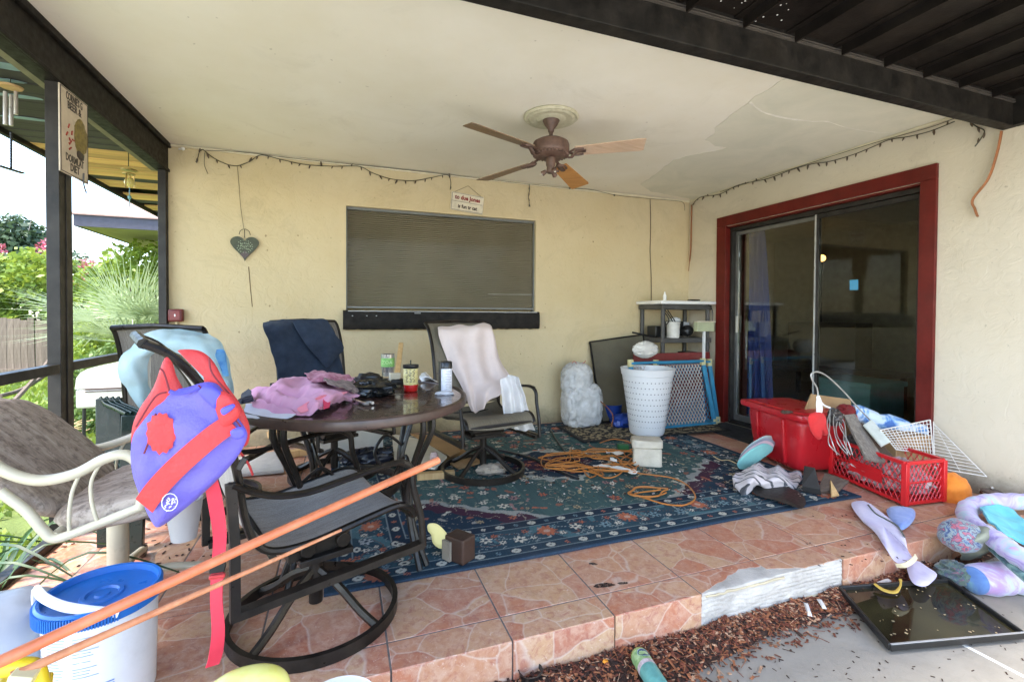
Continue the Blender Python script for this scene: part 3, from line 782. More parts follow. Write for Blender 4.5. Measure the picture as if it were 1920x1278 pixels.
M_SLING = sling_mat('brown_sling_mesh', (.085, .073, .060), (.23, .20, .17))
M_SLING_LIT = sling_mat('lightened_brown_sling_mesh', (.26, .23, .195), (.52, .47, .41))  # same brown sling, lightened to make up for weak light on one chair
M_SLING2 = sling_mat('olive_sling_mesh', (.10, .085, .055), (.18, .155, .11))

def sling_profile():
    seat = [(.27, .372), (.25, .405), (.20, .425), (.08, .41), (-.08, .385), (-.19, .39), (-.245, .43)]
    back = [(-.245, .43), (-.275, .52), (-.295, .66), (-.33, .80), (-.375, .90), (-.44, .985), (-.50, 1.02)]
    return seat, back
def make_chair(label, loc, rz, group, sling=M_SLING, swivel=True, back_h=1.0, arms=(1, -1), lean=1.0):
    t = thing('patio_chair', label, 'chair', loc, rz, group)
    seat, back = sling_profile(); back = [(-.245+(x+.245)*lean, .43+(z-.43)*back_h) for x, z in back]
    hw = .245
    def surf(P, e):
        S = spline([(x, 0, z) for x, z in P], 5)
        def fn(u, v):
            i = u*(len(S)-1); k = min(len(S)-2, int(i)); p = S[k].lerp(S[k+1], i-k)
            s_ = (v-.5)*2; return (p.x-(e*.012)*(1-s_*s_), s_*(hw-.01), p.z-.022*(1-s_*s_)*(1 if e == 0 else 0))
        return fn
    M = MW[t.name]
    b = MB(); b.grid(surf(seat, 0), 24, 12, .005, M); b.build('seat', sling, t, ang=60)
    b = MB(); b.grid(surf(back, 1), 30, 12, .005, M); bk = b.build('backrest', sling, t, ang=60)
    b = MB()
    for x, z in ((back[2][0], back[2][1]),): b.tube([M @ V((x+.004, -hw+.01, z)), M @ V((x+.004, hw-.01, z))], .0025, 5)
    b.build('seam', mat('seam_thread', (.06, .05, .045), .9), bk)
    for s in (-1, 1):
        b = MB(); b.tube(spline([(x, s*hw, z) for x, z in seat+back[1:]], 5), .0115, 8, M=M, asp=1.15); b.build('side_rail', M_FR, t)
    b = MB(); b.tube([(back[-1][0], -hw, back[-1][1]), (back[-1][0]-.01, 0, back[-1][1]+.012), (back[-1][0], hw, back[-1][1])], .014, 8, M=M); b.build('top_rail', M_FR, t)
    for xx in (.262, -.2): b = MB(); b.tube([(xx, -hw, .375), (xx, hw, .375)], .011, 8, M=M); b.build('cross_bar', M_FR, t)
    # looped arms
    for s in (-1, 1):
        if s not in arms: continue
        y = s*(hw+.035)
        b = MB(); top = spline([(-.245-.065*lean, y, .625), (-.22, y, .575), (-.12, y+.006*s, .56), (.0, y+.01*s, .575), (.12, y+.008*s, .59), (.20, y, .59)], 5)
        b.tube(top, .019, 10, M=M, asp=.5); b.build('arm_rest', M_FR, t)
        b = MB(); b.tube(spline([(.195, y, .591), (.235, y, .56), (.245, y, .49), (.275, y, .38), (.285, y, .27)], 5), .0115, 8, M=M, asp=1.1)
        b.tube([(.285, y, .275), (-.30, y, .255)], .011, 4, M=M, off=pi/4); b.tube([(.285, y-.026*s, .27), (-.30, y-.026*s, .25)], .010, 4, M=M, off=pi/4)
        b.tube([(-.305, y, .245), (-.305, y, .46), (-.245-.07*lean, y, .63)], .0125, 4, M=M, off=pi/4); b.tube([(-.245-.07*lean, y, .625), (-.245-.045*lean, s*hw, .61)], .011, 6, M=M)
        b.build('arm_loop', M_FR, t)
    b = MB(); b.box((0, 0, .262), (.18, .26, .022), M=M); b.box((-.02, 0, .29), (.2, .20, .05), M=M); b.box((.0, .0, .33), (.16, .24, .016), M=M)
    for s in (-1, 1): b.tube([(.06*s, -.12, .30), (.06*s, .12, .30)], .026, 10, M=M)
    b.build('rocker_mechanism', M_FR, t, bevel=.003)
    if swivel:
        b = MB(); b.tube([(0, 0, .05), (0, 0, .262)], .024, 14, M=M); b.build('pedestal', M_FR, t)
        for k in range(4):
            a = k*pi/2+.5; b = MB(); b.tube(spline([(.0, 0, .175), (.10*cos(a), .10*sin(a), .13), (.20*cos(a), .20*sin(a), .06), (.275*cos(a), .275*sin(a), .022)], 5), .012, 6, M=M, asp=1.4); b.build('leg', M_FR, t)
        b = MB(); P = [(.282*cos(a), .282*sin(a), .021) for a in [2*pi*k/56 for k in range(56)]]; b.tube(P, .009, 4, True, M=M, asp=2.2, off=pi/4); b.build('base_ring', M_FR, t)
    return t
G = 'brown sling patio chairs round the table'
make_chair('swivel sling chair nearest the camera with the life vest hung on it', (-.085, 1.845, .0), R(20), G, M_SLING_LIT)
make_chair('sling chair against the back wall draped with a navy towel', (-.04, 3.42, .0), R(-58), G, back_h=1.03, lean=.6)
make_chair('swivel sling chair right of the table draped with a pinkish white sheet', (.93, 3.12, .012), R(-80), G, M_SLING2, back_h=1.0)
make_chair('brown sling chair by the screen posts with a pale blue towel over its back', (-.74, 3.17, .0), R(66), G, back_h=1.0, lean=.35)

# beige swivel chair with brown cushions, at the left edge
M_BE = mat('cream_enamel_tube', (.56, .50, .36), .35, var=.08, vs=10, bump=.04, dirt=.10)
def cush():
    q = N('weathered_brown_cushion'); m = q.t.nodes.new('ShaderNodeMapping'); m.inputs['Scale'].default_value = (3, 16, 3); q.t.links.new(q.co.outputs['Object'], m.inputs[0])
    cc = q.ramp(q.noise(1.6, 8, .7, m.outputs[0], .8), [(.30, (.17, .125, .095)), (.5, (.40, .32, .26)), (.7, (.56, .48, .41))])
    cc = q.mix(q.ramp(q.noise(30, 5, .7), [(.5, 0.), (.62, .6)]), cc, (.12, .09, .07)); q.color(cc); q.rough(.95); q.bump(q.noise(35, 6, .7), .6, .008); return q.m
M_CUSH = cush()
def beige_chair():
    t = thing('swivel_chair', 'cream tube swivel chair with weathered brown cushions at the left', 'chair', (-.88, 2.13, 0))
    def tb(nm, P, r, k=8, asp=1, m=M_BE):
        b = MB(); b.tube(spline(P, k), r, 12, asp=asp); return b.build(nm, m, t)
    Y1, Y2 = 1.84, 2.42     # near and far sides
    # near arm sweeps from behind the back to the front
    a1 = [wy(-60, 830, Y1), wy(0, 878, Y1), wy(70, 900, Y1), wy(140, 888, Y1), wy(195, 860, Y1), wy(235, 852, Y1), wy(262, 872, Y1), wy(272, 915, Y1), wy(262, 952, Y1)]
    tb('arm_rest', a1, .0165)
    a2 = [wy(118, 828, Y2), wy(150, 842, Y2), wy(190, 838, Y2), wy(240, 822, Y2), wy(290, 800, Y2), wy(320, 815, Y2), wy(328, 860, Y2)]
    tb('arm_rest', a2, .0165)
    # seat frame
    s1 = [wy(0, 920, Y1), wy(50, 958, Y1), wy(82, 995, Y1), wy(100, 1008, Y1), wy(130, 1002, Y1), wy(200, 975, Y1), wy(268, 948, Y1)]
    tb('seat_rail', s1, .0145)
    p = wy(100, 1006, Y1); q_ = wy(268, 948, Y1)
    tb('seat_rail', [p, p+V((0, .3, 0)), p+V((.0, .56, 0))], .0145, 3); tb('seat_rail', [q_, q_+V((0, .3, 0)), q_+V((0, .56, 0))], .0145, 3)
    for pts in ([(150, 888), (136, 920), (130, 960), (130, 1000)], [(190, 866), (172, 900), (172, 940), (183, 978)]):
        tb('spindle', [wy(*q, Y1-.003) for q in pts], .0055, 5)
    for pts in ([(240, 822), (222, 850), (216, 890)],): tb('spindle', [wy(*q, Y2) for q in pts], .0055, 5)
    # cushions
    M = Matrix.Translation(V((-.66, 2.13, .452))) @ Euler((0, R(-9), 0)).to_matrix().to_4x4()
    b = MB(); b.sphere((0, 0, 0), (.235, .275, .062), 40, 24, .05, 2.5, 3, M=Matrix.Identity(4), pw=.55); b.v = [M @ p for p in b.v]; b.build('seat_cushion', M_CUSH, t, ang=80)
    bk0, bk1 = V((-.86, 2.13, .44)), V((-1.17, 2.13, .76)); ax = (bk1-bk0).normalized()
    th = math.atan2(ax.x, ax.z)
    M = Matrix.Translation((bk0+bk1)/2) @ Euler((0, th, 0)).to_matrix().to_4x4()
    b = MB(); b.sphere((0, 0, 0), (.040, .275, .25), 30, 40, .04, 2.5, 5, pw=.62); b.v = [M @ p for p in b.v]
    b.build('back_cushion', M_CUSH, t, ang=80)
    b = MB(); b.tube(spline([wy(-40, 720, Y2), wy(0, 752, Y2), wy(60, 770, Y2), wy(100, 815, Y2), wy(118, 828, Y2)], 6), .014, 8)
    b.build('back_frame', M_BE, t)
    c = wz(222, 1118, 0); c = V((c.x, c.y, 0)); b = MB(); b.lathe([(.034, .05), (.034, .40), (.0, .40)], c, 20); b.build('pedestal', M_BE, t)
    b = MB(); b.box(c+V((.05, 0, .405)), (.34, .30, .02)); b.build('seat_plate', M_BE, t)
    for a in (12, 95, 190, 285):
        e = c+V((.33*cos(R(a)), .33*sin(R(a)), .035)); b = MB(); b.tube([c+V((0, 0, .075)), c.lerp(e, .5)+V((0, 0, .055)), e], .017, 10, asp=.9); g = b.build('foot', M_BE, t)
        b = MB(); b.lathe([(0, -.012), (.026, -.012), (.028, 0), (.026, .012), (0, .012)], (0, 0, 0), 16, M=Matrix.Translation(e-V((0, 0, .008))) @ Euler((pi/2, 0, R(a))).to_matrix().to_4x4()); b.build('glide', M_FR, g)
beige_chair()

# stacked dark green resin chairs behind it (their slatted arms show)
M_GRN = mat('dark_green_resin', (.010, .026, .022), .3, var=.2, bump=.03)
def resin_chair(label, dx, dz):
    t = thing('folded_chair', label, 'chair', (-1.1+dx, 2.66, 0), 0, 'dark green folded resin chairs standing by the post')
    A = [wy(188, 745, 2.72), wy(196, 757, 2.70), wy(214, 765, 2.66), wy(236, 776, 2.60)]
    for k in range(2):
        b = MB(); b.tube(spline([p+V((dx+.0+.022*k, .0, dz)) for p in A], 4), .0065, 6, asp=1.6); b.build('arm_slat', M_GRN, t)
    for p, q in ((A[0], .0), (A[3], .02)):
        b = MB(); b.bar(p+V((dx+.012, 0, dz-.004)), V((p.x+dx+.012-q, p.y, .0)), .052, .03); b.build('leg', M_GRN, t, bevel=.004)
    b = MB(); b.bar(A[0]+V((dx+.01, 0, -.3)), A[3]+V((dx+.01, 0, -.3)), .03, .02); b.build('side_bar', M_GRN, t, bevel=.003)
resin_chair('dark green folded resin chair nearer the screen post', 0, 0)
resin_chair('dark green folded resin chair touching the brown sling chair', .045, -.002)

# ================================================================== TABLE
M_TT = None
def table_mats():
    global M_TT
    q = N('dark_tabletop_glass'); q.color(q.ramp(q.noise(9, 8, .7, dist=.8), [(.35, (.035, .016, .012)), (.6, (.085, .042, .030)), (.75, (.12, .07, .05))]))
    q.rough(q.ramp(q.noise(7, 6, .7), [(.4, .10), (.7, .45)])); q.b.inputs['Coat Weight'].default_value = .5; M_TT = q.m
table_mats()
TC, TA, TB, TZ = V((.075, 2.32, 0)), .505, .575, .715
def build_table():
    t = thing('patio_table', 'round dark bronze patio table with a mottled brown top', 'table', TC, 0)
    el = lambda a, k=1, z=0: TC+V((TA*k*cos(a), TB*k*sin(a), z))
    b = MB(); n = 72
    b.add([el(2*pi*i/n, .955, TZ) for i in range(n)]+[el(2*pi*i/n, .955, TZ-.008) for i in range(n)], [tuple(range(n)), tuple(range(2*n-1, n-1, -1))]+[(i, n+i, n+(i+1) % n, (i+1) % n) for i in range(n)])
    b.build('tabletop', M_TT, t, smooth=False)
    b = MB(); P = [el(2*pi*i/n, .975, TZ-.012) for i in range(n)]; b.tube(P, .017, 8, True, asp=1.25)
    b.build('rim', mat('brown_bronze_rim', (.055, .032, .024), .35, var=.3, c2=(.10, .06, .045)), t)
    b = MB(); b.tube([el(2*pi*i/n, .78, TZ-.045) for i in range(n)], .012, 6, True); b.tube([el(2*pi*i/n, .38, .30) for i in range(n)], .011, 6, True, asp=2); 
    b.tube([el(2*pi*i/n, .30, TZ-.05) for i in range(n)], .012, 6, True)
    for a in (0, pi/2): b.tube([el(a, .78, TZ-.045), el(a+pi, .78, TZ-.045)], .011, 6)
    b.build('ring', M_FR, t)
    for k in range(4):
        a = R(42+90*k)
        for da in (-.085, .085):
            b = MB(); b.tube(spline([el(a+da, .80, TZ-.03), el(a+da*.9, .80, .60), el(a+da*.6, .68, .46), el(a+da*.35, .60, .33), el(a+da*.3, .64, .18), el(a+da*.7, .76, .02)], 6), .013, 6, asp=1.4)
            b.build('leg', M_FR, t)
        b = MB(); b.tube(spline([el(a, .62, .40), el(a+.2, .5, .46), el(a+.35, .38, .38), el(a, .38, .30)], 5), .008, 6); b.build('scroll', M_FR, t)
build_table()

# ================================================================== CLOTH AND THINGS ON THE LEFT
def fab(name, c, c2=None, var=.1, vs=10, bs=220, rough=.9, bump=.2, **k): return mat(name, c, rough, var=var, vs=vs, bump=bump, bs=bs, bd=.002 if bs > 50 else .03, c2=c2, sheen=.08, **k)
def puff(outline, th, nrm, rings=10, amp=.12, fr=9, seed=0, k=4, sp=True, back=True):
    """stuffed flat shape inside a closed outline of world points"""
    O = spline(outline, k, True) if sp else [V(p) for p in outline]
    c = sum(O, V())/len(O); n = V(nrm).normalized(); b = MB(); m = len(O)
    for side in ((1, -1) if back else (1,)):
        vs = []; fs = []
        for r in range(rings+1):
            s = 1-r/rings
            for p in O:
                q = c.lerp(p, s); h = th*(max(0, 1-s**3))**.55
                h *= 1+amp*2*noise.noise(q*fr+V((seed, 0, side))); vs.append(q+n*(h*side*.5))
        for r in range(rings):
            for j in range(m):
                a = (r*m+j, r*m+(j+1) % m, (r+1)*m+(j+1) % m, (r+1)*m+j); fs.append(a if side > 0 else a[::-1])
        b.add(vs, fs)
    return b
M_VR = fab('red_vest_nylon', (.55, .035, .035), var=.2, rough=.6, vs=8, bump=.35, bs=16)
M_VP = fab('violet_vest_nylon', (.12, .095, .46), var=.08, rough=.5, vs=5, c2=(.15, .12, .50), bump=.35, bs=12)
M_VB = fab('blue_vest_nylon', (.09, .08, .52), rough=.55)
M_BLK = mat('black_plastic', (.012, .012, .012), .35, var=.1)
def vest():
    Y = 1.375
    t = thing('life_vest', 'red and violet child life vest hanging on the nearest chair', 'life vest', wy(350, 840, Y))
    n = (0.30, -1, 0.05)
    P = lambda L, d=0: [wy(x, y, Y-d) for x, y in L]
    puff(P([(308, 672), (322, 678), (331, 705), (343, 727), (352, 745), (330, 790), (300, 830), (262, 870), (247, 840), (248, 800), (262, 765), (288, 725)]), .034, n, seed=1, amp=.4).build('left_shoulder', M_VR, t, ang=80)
    puff(P([(333, 657), (360, 655), (382, 661), (402, 680), (424, 720), (450, 757), (468, 800), (462, 835), (430, 830), (400, 760), (384, 722), (381, 705), (372, 688), (352, 670)], -.012), .036, n, seed=2, amp=.4).build('right_shoulder', M_VR, t, ang=80)
    bd = puff(P([(318, 733), (350, 726), (375, 718), (395, 716), (412, 724), (428, 752), (448, 785), (464, 812), (455, 840), (436, 868), (405, 902), (372, 932), (338, 960), (300, 987), (284, 977), (263, 930), (249, 890), (245, 850), (250, 815), (270, 782), (294, 752)], .008), .055, n, rings=18, seed=3, amp=.45, fr=14).build('front_panel', M_VP, t, ang=80)
    def lay(L, d, nm, m, par=bd, th=.006, k=4):
        return puff(P(L, d), th, n, rings=5, seed=5, amp=.05, k=k).build(nm, m, par, ang=80)
    def ribbon(L, wpx, d, nm, m, par, thk=.003):
        b = MB(); S = spline([wy(x, y, Y-d) for x, y in L], 6); b.grid(lambda u, v: (lambda p, q: p+V((0, -.012*sin(pi*u)-0*v, 0))+q*(v-.5)*wpx)(S[min(len(S)-1, int(u*(len(S)-1)))], V((.66, 0, -.75))), len(S)-1, 2, thk); return b.build(nm, m, par)
    ribbon([(434, 793), (405, 812), (365, 845), (325, 882), (292, 918), (270, 948)], .050, .037, 'stripe', M_VR, t)
    sp = []
    rd = random.Random(4)
    for k in range(26):
        a = 2*pi*k/26; r = 1+(.13 if k % 2 else -.06)*rd.uniform(.4, 1); sp.append((302+27*r*cos(a), 812+37*r*sin(a)))
    lay(sp, .038, 'splat_patch', M_VR, th=.006, k=2)
    lay([(398, 740), (420, 733), (440, 748), (452, 772), (440, 790), (418, 798), (405, 770)], .044, 'side_patch', M_VR, th=.03)
    lay([(372, 735), (390, 722), (410, 730), (418, 745), (405, 765), (392, 758)], .046, 'pocket', M_VB, th=.02)
    lay([(414, 767), (436, 757), (440, 763), (420, 778)], .068, 'loop', M_VB, th=.008)
    lay([(432, 808), (452, 800), (461, 812), (452, 822), (438, 822)], .055, 'loop', M_VB, th=.012)
    b = MB(); S = spline(P([(318, 733), (333, 738), (352, 734), (375, 726)], .032), 5); b.tube(S, .005, 6); b.build('piping', M_VB, t)
    b = MB()
    for L in ([(255, 800), (290, 745), (312, 735)], [(395, 728), (420, 760), (452, 800)], [(392, 670), (398, 700), (430, 738)], [(318, 733), (308, 700), (300, 690)], [(372, 722), (400, 752), (430, 786)], [(292, 775), (285, 810), (270, 850)], [(395, 735), (415, 765), (440, 800)]): b.tube(spline(P(L, .034), 5), .0022, 5)
    b.build('stitching', mat('dark_red_thread', (.18, .02, .03), .8), t, kind='stuff')
    # logo, printed
    b = MB(); c = wy(318, 941, Y-.046)
    for i in range(26):
        a = rd.uniform(0, 2*pi); r = rd.uniform(.2, 1)
        p = c+V((.014*r*cos(a), 0, .019*r*sin(a))); b.tube([p, p+V((rd.uniform(-.006, .006), 0, rd.uniform(-.006, .006)))], .0011, 4)
    b.tube([c+V((.016*cos(k*.5), 0, .021*sin(k*.5))) for k in range(13)], .0011, 4, True)
    b.build('printed_logo', M_WHITEPL, bd, kind='stuff')
    # hanging strap with buckle
    b = MB(); S = spline([wy(*p, 1.40) for p in ((392, 890), (402, 930), (412, 1000), (408, 1060), (405, 1120), (409, 1180), (405, 1225), (398, 1248))], 8)
    b.grid(lambda u, v: S[int(u*(len(S)-1))]+V(((v-.5)*.030, (v-.5)*.014*sin(u*9), 0)), len(S)-1, 3, .0025)
    st = b.build('strap', fab('red_webbing', (.66, .03, .06), rough=.6, bs=400), t)
    c = wy(408, 1062, 1.385); b = MB(); b.box(c, (.034, .016, .026), (0, .1, .2)); b.build('buckle', M_BLK, st, bevel=.003)
    b = MB(); b.box(c+V((0, -.004, -.022)), (.036, .014, .010)); b.build('buckle_bar', M_VR, st, bevel=.003)
    b = MB(); S = spline([wy(*p, 1.44) for p in ((442, 838), (452, 850), (466, 870), (474, 890))], 5); b.tube(S, .007, 6, asp=.4); b.build('side_strap', M_VR, t)
    b = MB(); b.box(wy(454, 868, 1.43), (.014, .014, .035), (0, .5, 0)); b.build('buckle', M_BLK, t, bevel=.002)
vest()
# white cup shape seen below the vest
b = MB(); c = wy(345, 975, 1.52); b.lathe([(.030, -.05), (.042, .03), (.045, .06), (.040, .06), (.036, .03)], c, 20, M=None)
solo('plastic_cup', 'frosted plastic cup dangling under the life vest', 'cup', b, mat('frosted_plastic', (.30, .29, .29), .5, var=.05))

def towel_blue():
    Y = 2.70
    C = [[wy(262, 766, Y), wy(270, 757, Y), wy(280, 742, Y+.02)],
         [wy(243, 735, Y), wy(260, 715, Y-.02), wy(277, 722, Y+.02)],
         [wy(223, 690, Y), wy(250, 685, Y-.03), wy(274, 695, Y+.02)],
         [wy(248, 652, Y+.02), wy(266, 660, Y-.03), wy(278, 668, Y)],
         [wy(283, 624, Y+.08), wy(296, 640, Y-.01), wy(306, 658, Y)],
         [wy(330, 621, Y+.10), wy(332, 641, Y-.01), wy(335, 664, Y)],
         [wy(375, 624, Y+.10), wy(370, 650, Y-.02), wy(365, 690, Y)],
         [wy(408, 640, Y+.06), wy(398, 675, Y-.03), wy(385, 730, Y)],
         [wy(426, 672, Y+.02), wy(415, 710, Y-.03), wy(400, 760, Y)],
         [wy(437, 735, Y), wy(430, 760, Y-.02), wy(420, 790, Y)]]
    q = N('pale_blue_towel'); cc = q.ramp(q.noise(5, 5, .6), [(.35, (.28, .42, .45)), (.65, (.42, .53, .54))])
    q.color(cc); q.rough(.95); q.b.inputs['Sheen Weight'].default_value = .05; q.bump(q.noise(160, 5), .35, .003)
    b = patch(C, .012, 9, 2, .006, 70, 26)
    solo('bath_towel', 'pale blue and cream towel draped over the sling chair by the screen', 'towel', b, q.m, ang=80)
    b = patch([[wy(405, 655, 2.62), wy(418, 655, 2.62), wy(424, 668, 2.62)], [wy(404, 668, 2.6), wy(414, 680, 2.6), wy(428, 690, 2.6)], [wy(414, 690, 2.6), wy(420, 705, 2.6), wy(430, 705, 2.6)]], .003, 12, 3, .004, 14, 14)
    solo('face_cloth', 'blue patterned cloth over the right side of the pale towel', 'cloth', b, fab('blue_print_cloth', (.04, .15, .38), c2=(.12, .30, .45), vs=22))
    b = patch([[wy(274, 662, 2.73), wy(283, 664, 2.74)], [wy(272, 700, 2.73), wy(282, 704, 2.74)], [wy(275, 730, 2.73), wy(286, 742, 2.74)]], .004, 12, 3, .004, 20, 6)
    solo('cream_cloth', 'cream cloth edge hanging beside the pale blue towel', 'cloth', b, fab('cream_cloth', (.62, .56, .46)))
towel_blue()
def towel_navy():
    Yf = lambda x: 3.40+(x-497)/145*.27
    T = lambda x, y, d=0: wy(x, y, Yf(x)+d)
    C = [[T(492, 605, .07), T(530, 599, .06), T(572, 600, .06), T(606, 598, .06), T(622, 610, .06)],
         [T(495, 618), T(533, 614, -.01), T(574, 616), T(609, 612), T(629, 626)],
         [T(508, 655, -.02), T(542, 652, -.03), T(578, 654, -.02), T(612, 652, -.01), T(636, 664)],
         [T(520, 697, -.03), T(552, 697, -.04), T(584, 697, -.03), T(616, 697, -.02), T(645, 698, -.01)],
         [T(530, 745, -.04), T(560, 750, -.05), T(592, 750, -.04), T(622, 748, -.03), T(652, 744, -.02)]]
    mm = mat('navy_towel', (.012, .022, .045), .95, var=.2, vs=10, bump=.4, bs=200, c2=(.022, .038, .07), sheen=.1)
    solo('bath_towel', 'navy blue towel hung over the chair back behind the table', 'towel', patch(C, .008, 9, 6, .006, 50, 50), mm, ang=80)
    C = [[T(548, 602, -.02), T(582, 598, -.01), T(612, 600, -.01)], [T(565, 632, -.06), T(597, 625, -.07), T(628, 626, -.06)],
         [T(582, 655, -.07), T(610, 650, -.09), T(644, 652, -.07)], [T(612, 690, -.07), T(619, 685, -.08), T(631, 670, -.07)]]
    solo('hand_towel', 'folded navy towel corner hanging over the right of the navy towel', 'towel', patch(C, .005, 9, 8, .008, 36, 26), mm, ang=80)
towel_navy()
def sheet():
    Y = 3.42
    C = [[wy(821, 612, Y+.10), wy(850, 609, Y+.1), wy(885, 609, Y+.1), wy(914, 606, Y+.1), wy(924, 616, Y+.08)],
         [wy(823, 622, Y), wy(852, 622, Y), wy(886, 620, Y), wy(916, 618, Y), wy(928, 628, Y)],
         [wy(834, 664, Y-.03), wy(862, 662, Y-.06), wy(890, 660, Y-.05), wy(918, 660, Y-.03), wy(936, 668, Y-.02)],
         [wy(858, 712, Y-.08), wy(880, 712, Y-.12), wy(905, 710, Y-.12), wy(930, 704, Y-.12), wy(955, 702, Y-.12)],
         [wy(874, 746, Y-.14), wy(890, 744, Y-.18), wy(912, 734, Y-.22), wy(935, 722, Y-.22), wy(966, 712, Y-.18)],
         [wy(884, 772, Y-.2), wy(896, 774, Y-.24), wy(910, 760, Y-.28), wy(934, 738, Y-.3), wy(962, 722, Y-.3)]]
    mm = mat('dusty_pink_sheet', (.60, .50, .46), .95, var=.07, vs=6, bump=.25, bs=160, sheen=.05, dirt=.08)
    fold = lambda u, v: (0, .018*sin(v*19+u*3)*(.3+u), .004*sin(v*23))
    solo('bed_sheet', 'dusty pink sheet draped over the chair right of the table', 'sheet', patch(C, .010, 6, 9, .004, 60, 60, fold), mm, ang=80)
    Y = 2.98
    C = [[wy(938, 712, Y+.1), wy(955, 702, Y+.1), wy(970, 708, Y)], [wy(940, 735, Y+.1), wy(964, 728, Y+.06), wy(980, 738, Y)],
         [wy(945, 772, Y+.1), wy(968, 770, Y+.05), wy(990, 776, Y)], [wy(950, 800, Y+.1), wy(975, 806, Y+.05), wy(1003, 806, Y)]]
    solo('white_cloth', 'white cloth trailing from the chair arm to the floor', 'cloth', patch(C, .008, 9, 12, .004, 40, 30, lambda u, v: (0, .015*sin(v*17), 0)), fab('white_cotton', (.66, .63, .60)), ang=80)
sheet()

# ---- things on the table
TT = TZ+.001
def tp(x, y, z=0): return wz(x, y, TT+z)
def jacket():
    C = [[tp(470, 733, .02), tp(500, 722, .07), tp(545, 708, .08), tp(600, 702, .09), tp(640, 706, .06), tp(668, 712, .01)],
         [tp(466, 745, .01), tp(500, 735, .05), tp(545, 722, .085), tp(600, 718, .06), tp(645, 720, .05), tp(676, 722, .01)],
         [tp(470, 758, .01), tp(505, 750, .035), tp(550, 742, .05), tp(605, 735, .065), tp(650, 730, .04), tp(682, 732, .005)],
         [tp(490, 768, .005), tp(520, 765, .02), tp(560, 760, .035), tp(600, 752, .05), tp(640, 745, .04), tp(672, 745, .005)],
         [tp(515, 780, .0), tp(545, 778, .004), tp(575, 776, .01), tp(600, 770, .015), tp(622, 762, .008), tp(640, 755, .003)]]
    t = thing('jacket', 'pink child jacket lying crumpled on the round table', 'jacket', tp(560, 745))
    fold = lambda u, v: (0, 0, .012*sin(v*21+3*sin(u*5))*(.4+sin(pi*u)))
    patch(C, .016, 13, 4, .004, 70, 80, fold).build('body', fab('pink_fleece', (.62, .27, .40), c2=(.68, .36, .48), vs=5), t, ang=80)
    def lay(C, nm, m, amp=.008, seed=1): return patch(C, amp, 14, seed, .004, 24, 24).build(nm, m, t, ang=80)
    lay([[tp(566, 774, .014), tp(590, 769, .02), tp(612, 764, .02)], [tp(560, 765, .03), tp(600, 755, .04), tp(625, 750, .035)], [tp(600, 742, .07), tp(625, 738, .06), tp(650, 735, .05)]], 'sleeve', fab('coral_sleeve', (.74, .24, .30)))
    lay([[tp(606, 768, .024), tp(617, 764, .026)], [tp(604, 750, .05), tp(619, 745, .05)], [tp(604, 744, .058), tp(616, 742, .056)]], 'sleeve_band', fab('crimson_band', (.60, .03, .09)), .003)
    lay([[tp(572, 700, .1), tp(600, 696, .1), tp(650, 704, .07)], [tp(575, 708, .1), tp(610, 706, .1), tp(660, 712, .05)], [tp(590, 716, .09), tp(625, 716, .08), tp(668, 720, .03)]], 'hood', fab('magenta_print', (.42, .05, .14), c2=(.62, .30, .38), vs=32, var=.5), .016)
    lay([[tp(606, 712, .10), tp(635, 712, .09), tp(664, 718, .05)], [tp(612, 720, .10), tp(640, 722, .08), tp(668, 728, .04)], [tp(630, 728, .08), tp(650, 732, .06), tp(676, 736, .02)]], 'lining', fab('dark_leopard_print', (.05, .035, .03), c2=(.35, .26, .24), vs=38), .014, 5)
    C = [[tp(452, 737, .05), tp(468, 728, .055)], [tp(452, 748, .05), tp(474, 744, .05)], [tp(460, 756, .03), tp(476, 752, .03)]]
    patch(C, .004, 14, 3, .02, 14, 14).build('cuff', fab('navy_cuff', (.02, .022, .04)), t)
jacket()
C = [[tp(462, 757, .004), tp(500, 756, .01), tp(540, 758, .012), tp(575, 755, .02)], [tp(458, 770, .003), tp(500, 770, .008), tp(540, 770, .01), tp(572, 765, .012)],
     [tp(464, 782, .004), tp(495, 784, .003), tp(512, 785, .002), tp(545, 782, .003)], [tp(490, 786, -.01), tp(508, 795, -.03), tp(520, 797, -.035), tp(528, 790, -.02)]]
solo('white_shirt', 'white shirt spread under the pink jacket at the table edge', 'shirt', patch(C, .004, 9, 2, .003, 34, 34), fab('white_knit', (.66, .66, .70)))
# black bag heap
b = MB(); c = tp(700, 742); b.sphere(c+V((0, .03, .028)), (.10, .085, .040), 34, 20, .5, 2.2, 5, flat=.6, ridge=True)
solo('black_bag', 'shiny black plastic bag bunched up in the middle of the table', 'bag', b, mat('black_bag_film', (.014, .014, .014), .2, var=.2), ang=70)
b = MB(); c = tp(655, 745); b.sphere(c+V((0.02, .02, .022)), (.055, .03, .026), 20, 12, .4, 3, 7, flat=.6, ridge=True)
solo('scarf', 'dark leopard print scarf crumpled beside the black bag', 'scarf', b, fab('leopard_scarf', (.06, .045, .035), c2=(.40, .32, .26), vs=60))
for nm, lb, (x, y, z), r, m_, sd in (('camera_bag', 'black camera bag at the back of the table top', (690, 712, .03), (.07, .04, .035), M_BLK, 8), ('binoculars', 'dark grey binoculars lying behind the yellow bottle', (745, 716, .02), (.045, .028, .02), MC['dark_bronze_tube'], 3), ('goggles', 'dark goggles lying next to the binoculars', (722, 722, .015), (.04, .022, .016), M_BLK, 4)):
    b = MB(); b.sphere(tp(x, y, z), r, 24, 14, .28, 2.3, sd, flat=.7, pw=.7); solo(nm, lb, nm.replace('_', ' '), b, m_, ang=70)
t = thing('wrench', 'small chrome wrench lying on the front of the table top', 'wrench', tp(670, 752)); M_CHR = mat('worn_chrome', (.50, .46, .40), .3, metal=.8, var=.1)
